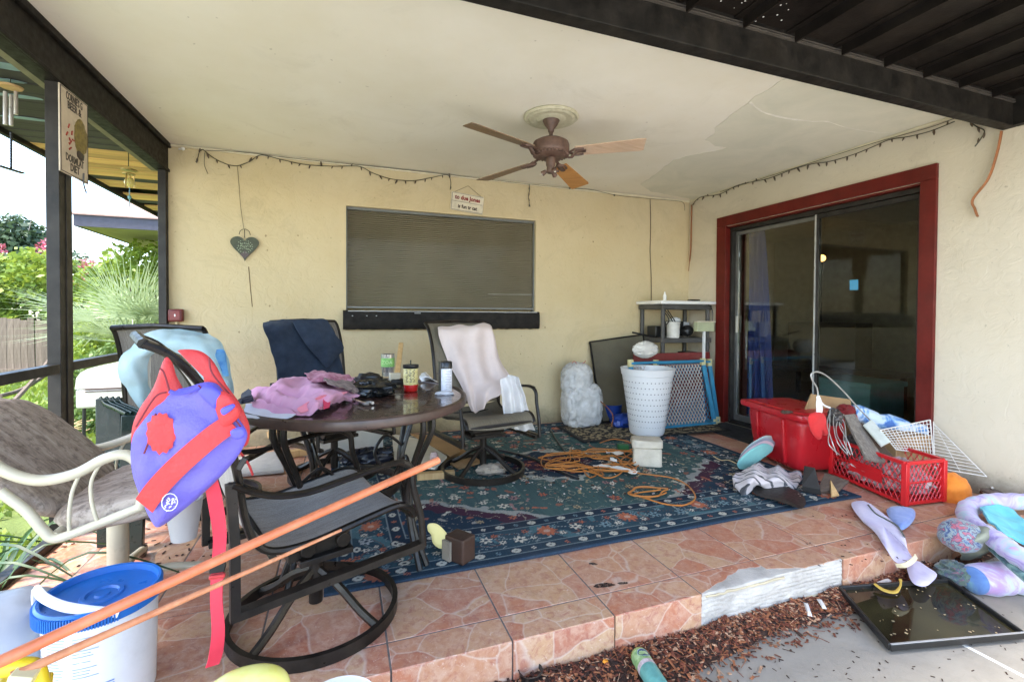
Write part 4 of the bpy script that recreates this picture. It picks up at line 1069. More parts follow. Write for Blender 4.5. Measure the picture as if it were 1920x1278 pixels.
b = MB(); a_, c_ = tp(651, 745, .012), tp(684, 756, .010); b.tube([a_, c_], .006, 8); b.build('handle', M_CHR, t)
b = MB(); b.tube([c_+V((.018*cos(k*.6)+.014, .018*sin(k*.6), 0)) for k in range(9)], .0065, 6); b.build('jaw', M_CHR, t)
# cans and bottles
def vessel(nm, label, cat, x, y, z0, segs, m_side=None, group=None):
    c = tp(x, y, z0); t = thing(nm, label, cat, c, 0, group)
    for part, prof, m in segs: b = MB(); b.lathe([(r, z) for r, z in prof], c, 28); b.build(part, m, t, ang=50)
    return c, t
S_ = 1/882*2.55
M_STEEL = mat('brushed_steel', (.40, .38, .35), .3, metal=.7, var=.1)
c, t = vessel('tumbler', 'green and steel tumbler standing at the back of the table', 'tumbler', 727, 704, 0, [
    ('body', [(.034, 0), (.036, .04), (.040, .05), (.041, .06)], M_STEEL),
    ('wrap', [(.0415, .058), (.0415, .112)], mat('green_label_paper', (.14, .42, .07), .5, var=.25, vs=40, c2=(.30, .55, .16))), ('lid', [(.041, .112), (.041, .134), (.036, .137), (0, .137)], M_STEEL)])
b = text_mb('ZOA', .030, face(c+V((-.008, -.0425, .085)), R(-12), pi/2), .002); b.build('lettering', mat('pale_green_ink', (.55, .72, .35), .6), t)
c, t = vessel('candy_jar', 'yellow labelled jar with red drink and black lid on the table', 'jar', 770, 733, 0, [
    ('base', [(.030, .0), (.034, .004), (.036, .03), (.036, .035)], mat('red_liquid', (.40, .012, .010), .25, var=.2)),
    ('glass_body', [(.0355, .035), (.0365, .05), (.036, .112), (.032, .118)], mat('yellow_label_paper', (.62, .50, .12), .4, var=.3, vs=60, c2=(.70, .60, .30))), ('lid', [(.037, .115), (.039, .117), (.039, .132), (0, .134)], M_BLK)])
b = MB(); b.tube([c+V((0, 0, .13)), c+V((.0, 0, .155))], .003, 8); b.build('straw', M_BLK, t)
b = MB(); rd = random.Random(5)
for k in range(9):
    for a in (-2.2, -1.75, -1.3): p = c+V((.0372*cos(a+rd.uniform(-.1, .1)), .0372*sin(a), .052+.007*k)); b.box(p, (.012*rd.uniform(.4, 1), .001, .0035), a+pi/2)
b.build('printing', mat('dark_label_ink', (.05, .04, .03), .6), t, kind='stuff')
c, t = vessel('spray_bottle', 'tall white lotion bottle with black cap at the right of the table', 'bottle', 836, 734, 0, [
    ('body', [(.028, .0), (.030, .006), (.030, .112), (.029, .116)], mat('white_bottle_label', (.66, .66, .70), .4, var=.15, vs=60)), ('cap', [(.0305, .116), (.0305, .148), (.027, .151), (0, .151)], M_BLK)])
b = MB(); b.box(c+V((-.031, -.0, .075)), (.006, .03, .15)); b.build('dark_edge', M_BLK, t)
b = MB()
for k in range(12): b.box(c+V((.006, -.0304, .02+.008*k)), (.032*rd.uniform(.6, 1), .001, .0022))
b.build('printing', mat('grey_label_ink', (.30, .30, .33), .6), t, kind='stuff')
b = MB(); b.sphere(tp(833, 737, .006), (.045, .022, .012), 20, 10, .3, 3, 3, flat=.5); solo('crumpled_tissue', 'crumpled clear wrapper at the foot of the white lotion bottle', 'wrapper', b, mat('clear_film', (.5, .5, .52), .2))
b = MB(); b.box(tp(740, 711, .035), (.055, .03, .07), .2); solo('small_carton', 'cream carton standing between the tumbler and the yellow jar', 'carton', b, mat('cream_card', (.60, .53, .38), .7), bevel=.002)
C = [[tp(790, 716, .004), tp(805, 712, .01), tp(822, 716, .004)], [tp(786, 708, .02), tp(800, 706, .035), tp(815, 714, .01)], [tp(790, 700, .02), tp(798, 698, .02), tp(806, 706, .01)]]
solo('napkin', 'white paper napkin lying right of the yellow jar', 'napkin', patch(C, .004, 20, 2, .001, 16, 16), M_WHITEPL)
b = MB(); b.box(tp(715, 716, .012), (.10, .02, .018), -.1); b.box(tp(712, 713, .028), (.07, .018, .012), .1); solo('remote_control', 'black handset lying in front of the tumbler', 'handset', b, M_BLK, bevel=.003)
b = MB(); a_ = wy(745, 690, 3.6); b.bar(wy(752, 645, 3.9), wy(738, 760, 3.2), .035, .03); solo('wood_stick', 'pale wood stick standing behind the tumbler', 'stick', b, wood_mat('pine_stick', (.50, .30, .12), (.66, .44, .20), 1, 'Z'), smooth=False)

# ---- orange poles
M_ORG = mat('orange_fibreglass', (.62, .15, .05), .4, var=.15, vs=14, c2=(.72, .24, .11), bump=.1, dirt=.3)
p0, p1 = wy(-40, 1258, 1.02), wy(822, 862, 1.42)
b = MB(); b.tube([p0, p0.lerp(p1, .5)+V((0, 0, .004)), p1], .0105, 14); solo('orange_pole', 'thick orange pole slanting across the nearest chair', 'pole', b, M_ORG)
b = MB(); b.tube([wy(20, 1268, 1.08), wy(640, 993, 1.36)], [.0085, .0035], 12); solo('orange_pole', 'thin tapered orange pole below the thick orange pole', 'pole', b, mat('faded_orange_fibreglass', (.60, .20, .08), .45, var=.2, vs=30, c2=(.70, .32, .16), dirt=.35))

# ---- bucket and neighbours
def bucket():
    h = .30; c = wz(192, 1108, h); c.z = 0; t = thing('bucket', 'white plastic bucket with a blue lid at the lower left', 'bucket', c)
    M = Matrix.Translation(c) @ Matrix.Diagonal((.86, .86, 1, 1))
    b = MB(); b.lathe([(.135, 0), (.142, .004), (.150, h-.03), (.156, h-.028), (.157, h-.005), (.150, h-.02), (0, h-.03)], (0, 0, 0), 48, M=M); b.build('tub', mat('white_tub_plastic', (.70, .70, .72), .38, var=.04, vs=4, bump=.03, dirt=.22), t, ang=50)
    b = MB(); b.lathe([(.158, h-.03), (.163, h-.028), (.164, h+.008), (.158, h+.014), (.150, h+.012), (.146, h-.004), (.060, h-.008), (.056, h-.003), (.045, h-.003), (.040, h-.009), (.022, h-.009), (.018, h-.005), (0, h-.005)], (0, 0, 0), 64, M=M)
    lid = b.build('lid', mat('blue_lid_plastic', (.010, .13, .46), .35, var=.15, vs=9, bump=.06, dirt=.14), t, ang=35)
    b = MB()
    for k in range(60):
        a = R(150+k*2.6); b.box(c+V((.166*.86*cos(a), .166*.86*sin(a), h-.010)), (.006, .0035, .034), a)
    b.build('lid_ribs', MC['blue_lid_plastic'], lid, smooth=False, kind='stuff')
    b = MB(); S = spline([c+V((.130*cos(a)*k_, .130*sin(a)*k_, z)) for a, k_, z in ((R(175), 1.12, h-.06), (R(178), 1.16, h), (R(190), 1.06, h+.045), (R(215), .92, h+.040), (R(248), .86, h+.026), (R(280), .95, h+.012), (R(305), 1.08, h-.01))], 8)
    b.tube(S, .0085, 8, asp=1.5); b.build('handle', mat('white_handle', (.78, .78, .84), .4, var=.03), t)
    # printed label
    b = MB(); rd = random.Random(2); R0 = .1478
    def lab(a, z, w_, hh, b=b): 
        rr = (.142+(z/h)*.0095)*.86+.0008; n = max(1, int(w_/.02)); vs = []
        for i in range(n+1):
            aa = a+(i/n-.5)*w_/rr
            vs += [(c.x+rr*cos(aa), c.y+rr*sin(aa), z-hh/2), (c.x+(rr+.0004)*cos(aa), c.y+(rr+.0004)*sin(aa), z+hh/2)]
        b.add(vs, [(2*i, 2*i+2, 2*i+3, 2*i+1) for i in range(n)])
    for col_ in range(3):
        a = R(-150+col_*33)
        for k in range(26 if col_ < 2 else 14):
            z = .245-.008*k
            if rd.random() < .08: continue
            w_ = .062*rd.uniform(.55, 1); lab(a-(.062-w_)/2/R0, z, w_, .0026)
    b.build('printed_text', mat('blue_grey_ink', (.28, .36, .48), .6), t, smooth=False, kind='stuff')
    b = MB(); 
    for k in range(7): lab(R(-66), .06+.008*k, .034, .0045, b)
    b.build('barcode', mat('blue_ink', (.16, .26, .50), .6), t, smooth=False, kind='stuff')
bucket()
def greybin():
    c = wz(10, 1215, .0); c = V((-.905, 1.70, 0)); t = thing('grey_tub', 'grey plastic tub with a round logo behind the bucket', 'tub', c)
    b = MB(); b.sphere(c+V((0, 0, .14)), (.17, .16, .16), 36, 22, .03, 2, 3, flat=.85, pw=.75); o = b.build('shell', mat('grey_tub_plastic', (.30, .32, .36), .4, var=.06, bump=.05), t, ang=70)
    b = MB(); p = V((-.84, 1.548, .13)); b.tube([p+V((.014*cos(k*.45), 0, .022*sin(k*.45))) for k in range(14)], .0035, 5, True); b.tube([p+V((-.007, 0, -.008)), p+V((.007, 0, .01))], .0035, 5)
    b.build('round_logo', M_BLK, t)
    b = MB(); b.bar(V((-.90, 1.50, .02)), V((-.70, 1.58, .15)), .05, .016); b.build('grey_flap', mat('dark_grey_plastic', (.10, .10, .10), .5), t, bevel=.003)
greybin()
def drill():
    c = wy(18, 1272, 1.10); t = thing('yellow_tool', 'yellow toy tool with square openings at the lower left corner', 'toy', V((c.x, c.y, 0)))
    My = mat('yellow_plastic', (.72, .52, .02), .35, var=.05)
    b = MB(); P = spline([wy(x, y, 1.10) for x, y in ((-30, 1262), (5, 1254), (40, 1247), (66, 1252), (76, 1285))], 6); b.tube(P, .014, 12); b.build('arched_handle', My, t)
    b = MB(); p = wy(30, 1290, 1.12); b.box(p-V((0, 0, .06)), (.08, .05, .14), (0, .1, 0)); b.build('body', My, t, bevel=.006)
    b = MB(); b.box(V((c.x, c.y+.03, .2)), (.06, .05, .40)); b.build('stem', M_BLK, t, bevel=.004)
    b = MB(); p = wy(44, 1268, 1.08); b.box(p, (.035, .03, .02), (0, .35, 0)); b.build('pale_button', mat('cream_plastic', (.75, .68, .40), .4), t, bevel=.002)
drill()
c = wy(462, 1300, 1.02); b = MB(); b.sphere(V((c.x, c.y, c.z-.006)), (.078, .045, .052), 32, 20, pw=.9); b.tube([V((c.x, c.y, c.z-.03)), V((c.x-.01, c.y+.02, GZ))], .03, 12)
solo('yellow_float', 'glossy yellow float standing at the bottom of the photo', 'float', b, mat('glossy_yellow', (.80, .74, .12), .18, var=.06, c2=(.82, .80, .38)))
c = wy(632, 1338, 1.02); t = thing('blue_bowl', 'blue and white plastic bowl rim at the bottom edge', 'bowl', V((c.x, c.y, GZ)))
b = MB(); b.lathe([(.05, GZ), (.055, .2), (.075, c.z-.02), (.084, c.z+.012), (.080, c.z+.014), (.065, c.z-.02), (0, c.z-.02)], (c.x, c.y, 0), 36); b.build('bowl_shell', mat('periwinkle_plastic', (.18, .22, .55), .35), t)
b = MB(); b.lathe([(.083, c.z+.010), (.087, c.z+.012), (.083, c.z+.017), (.078, c.z+.014)], (c.x, c.y, 0), 36); b.build('rim', M_WHITEPL, t)

# ================================================================== HANGING THINGS
# ceiling fan, one blade missing
M_FAN = mat('rusty_brown_metal', (.085, .045, .032), .55, var=.3, vs=18, bump=.25, c2=(.16, .09, .065), dirt=.2)
FC = V((1.305, 2.85, 0))
def ceiling_fan():
    t = thing('ceiling_fan', 'rusty brown ceiling fan with four wooden blades', 'ceiling fan', (FC.x, FC.y, HC))
    b = MB(); b.lathe([(.0, HC-.004), (.178, HC-.004), (.182, HC-.012), (.17, HC-.022), (.155, HC-.018), (.14, HC-.026), (.10, HC-.022), (.085, HC-.03), (0, HC-.03)][::-1], FC, 48)
    q = N('plaster_medallion'); q.color(q.ramp(q.noise(30, 6), [(.3, (.50, .46, .30)), (.7, (.64, .60, .44))])); q.rough(.8); q.bump(q.noise(60, 6, .7), .9, .01)
    b.build('medallion', q.m, t, ang=30)
    b = MB(); b.lathe([(0, HC-.105), (.018, HC-.105), (.022, HC-.085), (.042, HC-.06), (.056, HC-.032), (.056, HC-.0305), (0, HC-.0305)], FC, 28); b.build('canopy', M_FAN, t)
    b = MB(); b.tube([FC+V((0, 0, HC-.10)), FC+V((0, 0, 2.255))], .013, 12); b.build('downrod', M_FAN, t)
    b = MB(); b.lathe([(0, 2.135), (.07, 2.135), (.10, 2.145), (.118, 2.165), (.122, 2.18), (.122, 2.215), (.115, 2.235), (.085, 2.252), (.03, 2.262), (0, 2.262)], FC, 40); hs = b.build('motor_housing', M_FAN, t, ang=30)
    b = MB()
    for k in range(30):
        a = 2*pi*k/30; b.sphere(FC+V((.112*cos(a), .112*sin(a), 2.155)), .010, 6, 5)
    b.build('ornament_band', M_FAN, hs, kind='stuff')
    b = MB(); b.lathe([(0, 2.035), (.022, 2.035), (.030, 2.05), (.026, 2.075), (.032, 2.09), (.032, 2.135), (0, 2.135)], FC, 24); b.build('switch_housing', M_FAN, t)
    for k in range(3):
        a = k*2.09+.6; b = MB(); p = FC+V((.03*cos(a), .03*sin(a), 2.05)); b.tube([p, p+V((.026*cos(a), .026*sin(a), -.018))], [.012, .018], 12); so_ = b.build('lamp_socket', M_FAN, t)
        b = MB(); b.sphere(p+V((.028*cos(a), .028*sin(a), -.020)), .009, 10, 8); b.build('socket_glint', M_CHR, so_)
    Mt = [wood_mat('peeling_fan_veneer', (.22, .12, .055), (.36, .23, .12), 1, 'X', .6, .35), wood_mat('pale_fan_veneer', (.42, .27, .17), (.56, .40, .28), .8, 'X', .6, .25), wood_mat('orange_fan_veneer', (.38, .15, .035), (.52, .24, .06), .8, 'X', .5)]
    for ang, z0, z1, m in ((-27, 2.17, 2.205, 1), (43, 2.14, 2.10, 2), (122, 2.14, 2.095, 0), (190, 2.17, 2.235, 0)):
        a = R(ang); d = V((cos(a), sin(a), 0)); s_ = V((-sin(a), cos(a), 0)); tw = -.20
        def bl(u, v):
            r = .155+u*.45; w_ = (.052+.020*u)*(1 if u < .96 else .9); p = FC+d*r; p.z = z0+(z1-z0)*(r/.6)
            o_ = (v-.5)*2*w_; p = p+s_*o_; p.z += o_*tw; return p
        b = MB(); b.grid(bl, 18, 4, .006); bo = b.build('blade', Mt[m], t, smooth=False, bevel=.002)
        b = MB(); pz = lambda r: z0+(z1-z0)*(r/.6)
        b.tube(spline([FC+d*.085+V((0, 0, 2.15)), FC+d*.13+V((0, 0, 2.135)), FC+d*.17+V((0, 0, pz(.17)-.008)), FC+d*.23+V((0, 0, pz(.23)-.008))], 5), [.012]*6+[.02]*10, 8, asp=.5)
        for sg in (-1, 1): b.tube(spline([FC+d*.12+V((0, 0, pz(.12)-.01)), FC+d*.165+s_*(.035*sg)+V((0, 0, pz(.17)-.01+.035*sg*tw)), FC+d*.215+s_*(.030*sg)+V((0, 0, pz(.21)-.01+.03*sg*tw))], 5), .008, 6)
        b.build('blade_iron', M_FAN, t)
ceiling_fan()

# string lights
M_WIRE = mat('dark_green_wire', (.035, .035, .018), .6)
M_BULB = mat('dead_bulb', (.07, .045, .025), .3, var=.4)
BM = None
def lights(label, pts, P, nb, cat='string lights'):
    global BM
    S = spline([P(*q) for q in pts], 8)
    c = S[0]; t = thing('string_lights', label, cat, c)
    b = MB(); b.tube(S, .0034, 5); b.build('wire', M_WIRE, t)
    L = [0]
    for p, q in zip(S, S[1:]): L.append(L[-1]+(q-p).length)
    if BM is None:
        b = MB(); b.lathe([(0, -.032), (.003, -.028), (.0062, -.014), (.0055, -.004), (.0045, .002), (0, .003)], (0, 0, 0), 8)
        o = b.build('bulb', M_BULB, None); BM = o.data; bpy.data.objects.remove(o)
    for k in range(nb):
        s = L[-1]*(k+.6)/nb; i = max(j for j in range(len(L)) if L[j] <= s); p = S[i]
        o = bpy.data.objects.new('bulb', BM); col.objects.link(o); o.parent = t; o.location = p-c
        sg = -1 if RND.random() > .12 else 1
        o.rotation_euler = (RND.uniform(-.4, .4)+(pi if sg > 0 else 0), RND.uniform(-.5, .5), 0); sc_ = RND.uniform(.8, 1.35); o.scale = (sc_,)*3
    return t
YL = YB-.022
lights('dark string lights drooping along the top of the back wall', [(380, 280), (400, 296), (425, 308), (445, 311), (468, 303), (490, 291), (530, 300), (575, 309), (630, 312), (673, 312), (700, 325), (735, 336), (775, 339), (810, 333), (838, 328), (845, 340), (844, 356)], lambda x, y: wy(x, y, YL), 27)
lights('short tail of dark bulbs hanging beside the heart plaque end of the lights', [(380, 280), (374, 284), (371, 295), (367, 304)], lambda x, y: wy(x, y, YL), 2)
lights('short dark light strand dangling right of the small hanging sign', [(992, 345), (993, 355), (991, 370), (994, 388)], lambda x, y: wy(x, y, YL), 4)
lights('dark string lights running along the top of the side wall', [(1297, 386), (1308, 373), (1322, 368), (1350, 364), (1385, 347), (1440, 335), (1480, 320), (1520, 308), (1555, 303), (1600, 290), (1640, 274), (1668, 262), (1705, 256), (1745, 246), (1790, 228)], lambda x, y: wx(x, y, XR-.022), 30)
lights('loose end of dark lights hanging under the beam at the side wall', [(1815, 226), (1832, 238), (1846, 246), (1838, 262), (1828, 275)], lambda x, y: wx(x, y, XR-.02), 4)
def cable(nm, label, cat, P, r, m, k=8, asp=1, n=6):
    b = MB(); b.tube(spline(P, k), r, n, asp=asp); return solo(nm, label, cat, b, m)
cable('ceiling_wire', 'thin dark wire tacked along the joint of back wall and ceiling', 'wire', [wy(x, y, YB-.024) for x, y in ((385, 282), (450, 285), (560, 298), (700, 312), (845, 328), (990, 345), (1070, 353), (1110, 356), (1155, 366), (1200, 371), (1260, 376), (1281, 380), (1284, 395))], .0022, M_WIRE)
cable('side_wire', 'thin wire running above the lights on the side wall', 'wire', [wx(x, y, XR-.024) for x, y in ((1350, 360), (1500, 312), (1640, 268), (1740, 240), (1790, 222))], .0022, M_WIRE)
for i, (x, y) in enumerate(((1068, 353), (1152, 366), (1244, 366))):
    b = MB(); b.sphere(wy(x, y, YB-.03), (.012, .008, .009), 8, 6); solo('cable_clip', ['dark knob on the ceiling joint under the fan blade', 'dark knob on the ceiling joint right of the fan', 'dark knob on the ceiling joint near the corner cable'][i], 'clip', b, M_WIRE)
cable('wall_cable', 'thin brown cable hanging down the back wall behind the shelf', 'cable', [wy(x, y, YB-.006) for x, y in ((1219, 374), (1220, 420), (1219, 470), (1221, 520), (1221, 565))], .0042, mat('brown_cable', (.09, .055, .025), .6))
cable('hanging_string', 'thin string dropping from the lights to the heart plaque', 'string', [wy(x, y, YB-.012) for x, y in ((445, 311), (448, 345), (451, 385), (457, 428))], .0018, mat('grey_string', (.14, .11, .06), .8))
cable('loose_wire', 'thin wire curling below the corner of the lights', 'wire', [wy(x, y, YB-.012) for x, y in ((384, 286), (383, 300), (384, 312), (390, 326))], .0018, M_WIRE)
cable('fallen_strip', 'thin brown strip hanging in the corner beside the door', 'trim strip', [wy(x, y, YB-.05) for x, y in ((1297, 384), (1296, 430), (1295, 470), (1291, 508))], [.010]*20+[.005]*5, mat('brown_strip', (.24, .085, .025), .6, var=.2), asp=.35)
cable('fallen_strip', 'curved brown strip dangling from the end of the beam', 'trim strip', [wx(x, y, XR-.03) for x, y in ((1878, 246), (1870, 285), (1853, 335), (1824, 374), (1828, 392), (1833, 406))], .014, MC['brown_strip'], asp=.35)
# heart plaque
t = thing('heart_plaque', 'dark green heart plaque with white writing on the back wall', 'plaque', wy(459, 490, YB-.012))
b = MB(); c = wy(459, 462, YB-.016); s = .098; P = []
for k in range(48):
    a = 2*pi*k/48; x = 16*sin(a)**3/16; y = (13*cos(a)-5*cos(2*a)-2*cos(3*a)-cos(4*a))/16
    P.append((x*s*1.05, (y+.1)*s*1.28 if y < 0 else (y+.1)*s*.95))
M = Matrix.Translation(c) @ Euler((pi/2, 0, 0)).to_matrix().to_4x4()
b.prism(P, -.006, .006, M); pl = b.build('heart', mat('dark_green_paint', (.045, .055, .035), .6, var=.3, vs=20, c2=(.075, .085, .05)), t, bevel=.002)
rdh = random.Random(5); b = MB()
for i, n_ in enumerate((7, 9, 8)):
    for k in range(n_):
        o_ = c+V(((k-n_/2+.5)*.0105, -.0068, .022-.021*i+rdh.uniform(-.002, .002)))
        b.tube(spline([o_+V((rdh.uniform(-.004, .004), 0, rdh.uniform(-.008, .008))) for _ in range(4)], 3), .0017, 4)
b.build('faint_lettering', mat('pale_mint_paint', (.42, .50, .36), .7), pl, kind='stuff')
b = MB(); b.box(c+V((0, -.0066, -.066)), (.045, .001, .05), (0, pi/4, 0)); b.build('purple_patch', mat('dull_purple_paint', (.10, .075, .08), .7), pl)
b = MB()
for k in range(16):
    a = R(200+k*20); p = c+V((.062*cos(a)*.9, -.0075, .055*sin(a)*.9)); b.sphere(p, (.004, .001, .003), 6, 4)
b.build('painted_petals', MC['pale_mint_paint'], pl, kind='stuff')
b = MB(); b.tube(spline([c+V((-.040, -.002, .095)), c+V((-.03, -.004, .125)), c+V((0, -.004, .14)), c+V((.03, -.004, .125)), c+V((.040, -.002, .095))], 6), .0025, 6); b.tube([c+V((0, -.008, .14)), c+V((0, -.008, .07))], .003, 5); b.build('wire_loop', M_WIRE, t)
# little sign
c = wy(876, 381, YB-.014); t = thing('hanging_sign', 'small white sign with red and black writing above the window', 'sign', c)
M = Matrix.Translation(c) @ Euler((0, R(5), 0)).to_matrix().to_4x4()
b = MB(); b.box((0, 0, 0), (.315, .012, .170), M=M); bo = b.build('board', mat('cream_sign_board', (.66, .60, .46), .7, var=.15, vs=14, dirt=.15), t, bevel=.002)
FM = lambda x, z: M @ Matrix.Translation(V((x, -.0067, z))) @ Euler((pi/2, 0, 0)).to_matrix().to_4x4()
text_mb('to due Jones', .056, FM(0, .040), .001, sx=.86, bold=.0022).build('red_lettering', mat('red_sign_paint', (.22, .012, .010), .6), bo)
text_mb('is fun tr cat', .047, FM(.005, -.042), .001, sx=.86, bold=.0018).build('dark_lettering', mat('dark_sign_paint', (.045, .025, .018), .6), bo)
b = MB(); b.box((0, -.0067, .002), (.29, .001, .003), M=M); b.box((-.150, -.0067, 0), (.003, .001, .15), M=M); b.box((0, -.0067, .078), (.30, .001, .003), M=M); b.box((0, -.0067, -.078), (.30, .001, .003), M=M); b.build('painted_border', MC['dark_sign_paint'], bo, kind='stuff')
b = MB(); b.tube([M @ V((-.13, 0, .085)), c+V((.01, .004, .165)), M @ V((.13, 0, .085))], .0018, 5); b.build('cord', M_WIRE, t)
# beer sign on the post
A, B_, C_, D_ = wx(110, 160, XL+.018), wx(163, 193, XL+.018), wx(160, 343, XL+.018), wx(110, 320, XL+.018)
cy_, cz_ = (A.y+B_.y)/2, (A.z+B_.z+C_.z+D_.z)/4; wS, hS = abs(B_.y-A.y), ((A.z-D_.z)+(B_.z-C_.z))/2
t = thing('beer_sign', 'cream metal beer sign hanging on the screen post', 'sign', (XL+.018, cy_, cz_-hS/2))
M = Matrix.Translation(V((XL+.018, cy_, cz_))) @ Euler((0, 0, pi/2)).to_matrix().to_4x4()
b = MB(); b.box((0, 0, 0), (wS, .006, hS), M=M); bo = b.build('board', mat('cream_tin', (.56, .47, .36), .5, var=.15, dirt=.2, vs=12), t, bevel=.001)
FM = lambda x, z, k=0: M @ Matrix.Translation(V((x, -.0036, z))) @ Euler((pi/2, 0, 0)).to_matrix().to_4x4()
MI = mat('black_tin_ink', (.03, .02, .02), .5)
hh = hS/2
for s_, z, sz in (("CORNIE'S G", hh*.84, .052), ('BEER &', hh*.64, .052), ('DORMLAT', -hh*.60, .050), ('DIET', -hh*.80, .052)):
    b = text_mb(s_, sz, FM(0, z), .001, bold=.0012, sx=.80*wS/.25*(.66 if len(s_) > 7 else .85 if len(s_) > 6 else .95)); b.build('lettering', MI, bo)
b = MB(); b.sphere(M @ V((wS*.22, -.004, hh*.05)), (.003, wS*.24, hh*.42), 20, 14, .2, 3, 2); b.build('painted_mug', mat('brown_mug_print', (.20, .15, .04), .5, var=.4, vs=40), bo)
b = MB(); b.sphere(M @ V((wS*.20, -.004, -hh*.38)), (.003, wS*.14, hh*.12), 16, 10, .3, 3, 6); b.build('painted_figure', MI, bo)
b = MB()
for k in range(9): p = M @ V((-wS*.18+.02*cos(k*2.4), -.004, -hh*.12+.045*sin(k*1.7))); b.tube([p, p+V((0, .02*cos(k), .022*sin(k*1.3)))], .004, 5)
b.build('painted_lobster', mat('red_lobster_print', (.38, .05, .03), .5), bo, kind='stuff')
b = MB()
for a_, c_ in (((-.5, .5), (.5, .5)), ((-.5, -.5), (.5, -.5)), ((-.5, -.5), (-.5, .5)), ((.5, -.5), (.5, .5))): b.tube([M @ V((a_[0]*wS*.96, -.004, a_[1]*hS*.97)), M @ V((c_[0]*wS*.96, -.004, c_[1]*hS*.97))], .0018, 4)
b.build('border_line', MI, bo, kind='stuff')
cable('pull_cord', 'short grey cord dangling from the bottom of the beer sign', 'cord', [wx(x, y, XL+.026) for x, y in ((157, 325), (157, 345), (162, 362))], .004, mat('grey_cord2', (.16, .15, .15), .6))
# red electrical box and conduit
c = wy(330, 591, YB-.03); t = thing('outlet_box', 'dark red painted outlet box on the back wall by the post', 'outlet box', c)
b = MB(); b.box(c, (.098, .056, .098)); o = b.build('box_body', mat('dark_red_enamel', (.12, .014, .014), .4, var=.15), t, bevel=.010, seg=3)
b = MB(); b.box(c+V((.002, -.030, -.0)), (.066, .006, .070)); lid = b.build('cover', mat('red_cover', (.17, .020, .018), .4), t, bevel=.003)
b = MB(); b.sphere(c+V((.002, -.034, 0)), (.005, .003, .011), 10, 8); b.build('latch', M_WHITEPL, lid)
b = MB(); b.tube([c+V((0, .012, -.05)), V((c.x, c.y+.012, .02))], .012, 10); b.build('conduit', M_WALL, t)
b = MB(); c = wy(343, 279, YB-.04); b.sphere(c, .014, 12, 8); b.tube([c+V((-.03, .02, 0)), c], .008, 8); solo('hook_ball', 'small white knob in the corner where the side beam meets the wall', 'knob', b, M_WHITEPL)
# wind chimes beyond the screen
def chime(label, top, tubes, m, P, r, group=None):
    t = thing('wind_chime', label, 'wind chime', P(*top)); b = MB(); c = P(*top)
    b.tube([c+V((0, 0, .1)), c], .0015, 4); b.build('hanging_line', M_WIRE, t)
    return t
XC = -1.62
P = lambda x, y: wx(x, y, XC)
t = thing('wind_chime', 'white tube wind chime hanging from the green eave boards', 'wind chime', P(20, 160))
b = MB(); c = P(20, 162); b.lathe([(0, 0), (.045, 0), (.05, .008), (.03, .016), (0, .018)], c-V((0, 0, .008)), 16); b.build('top_plate', wood_mat('chime_wood', (.35, .2, .08), (.5, .32, .14), 1, 'X'), t)
b = MB(); b.tube([V((c.x, c.y, 2.315)), c], .002, 5); b.build('hanging_line', M_WIRE, t)
for x0, y0, y1 in ((10, 172, 234), (21, 178, 236), (30, 172, 215)): b = MB(); b.tube([P(x0, y0), P(x0, y1)], .0085, 10); b.build('chime_tube', mat('pale_chime_metal', (.62, .56, .50), .35, metal=.3), t)
b = MB(); q = P(21, 250); e = P(21, 318); n = 14
for k in range(n): b.sphere(q.lerp(e, k/n), (.006, .006, .009), 8, 6)
b.build('bead_chain', M_BLK, t, kind='stuff')
b = MB(); b.box(e, (.13, .02, .008), (0, 0, 1.3)); b.build('wind_sail', M_BLK, t)
XC = -1.50
c = P(241, 290); t = thing('wind_chime', 'brass wind chime with a glass ball under the bare wood eave', 'wind chime', c)
b = MB(); b.tube([V((c.x, c.y, 2.315)), P(241, 312)], .003, 5); b.build('hanging_line', M_WIRE, t)
M_BRS = mat('tarnished_brass', (.45, .30, .10), .35, metal=.7)
b = MB(); b.lathe([(0, 0), (.05, 0), (.05, .008), (.01, .012), (0, .012)], P(242, 320), 16); b.lathe([(0, 0), (.04, 0), (.04, .006), (0, .008)], P(242, 327), 16); b.build('plate', M_BRS, t)
b = MB(); b.sphere(P(243, 342), .034, 16, 12); b.build('glass_ball', mat('yellow_glass_ball', (.60, .50, .16), .1), t)
for dx in (-6, 0, 7): b = MB(); b.tube([P(243+dx, 325), P(243+dx*1.3, 352)], .005, 8); b.build('chime_tube', M_BRS, t)
b = MB(); b.tube([P(243, 350), P(243, 388)], .003, 6); b.sphere(P(243, 370), (.012, .012, .016), 10, 8); b.build('sail', mat('teal_bead', (.12, .30, .32), .3), t)
cable('thin_wire', 'thin wire curving down outside the screen in front of the sky', 'wire', [wx(x, y, -1.7) for x, y in ((54, 280), (62, 320), (64, 350), (61, 400), (54, 432))], .0022, mat('grey_thin_wire', (.3, .3, .28), .5))

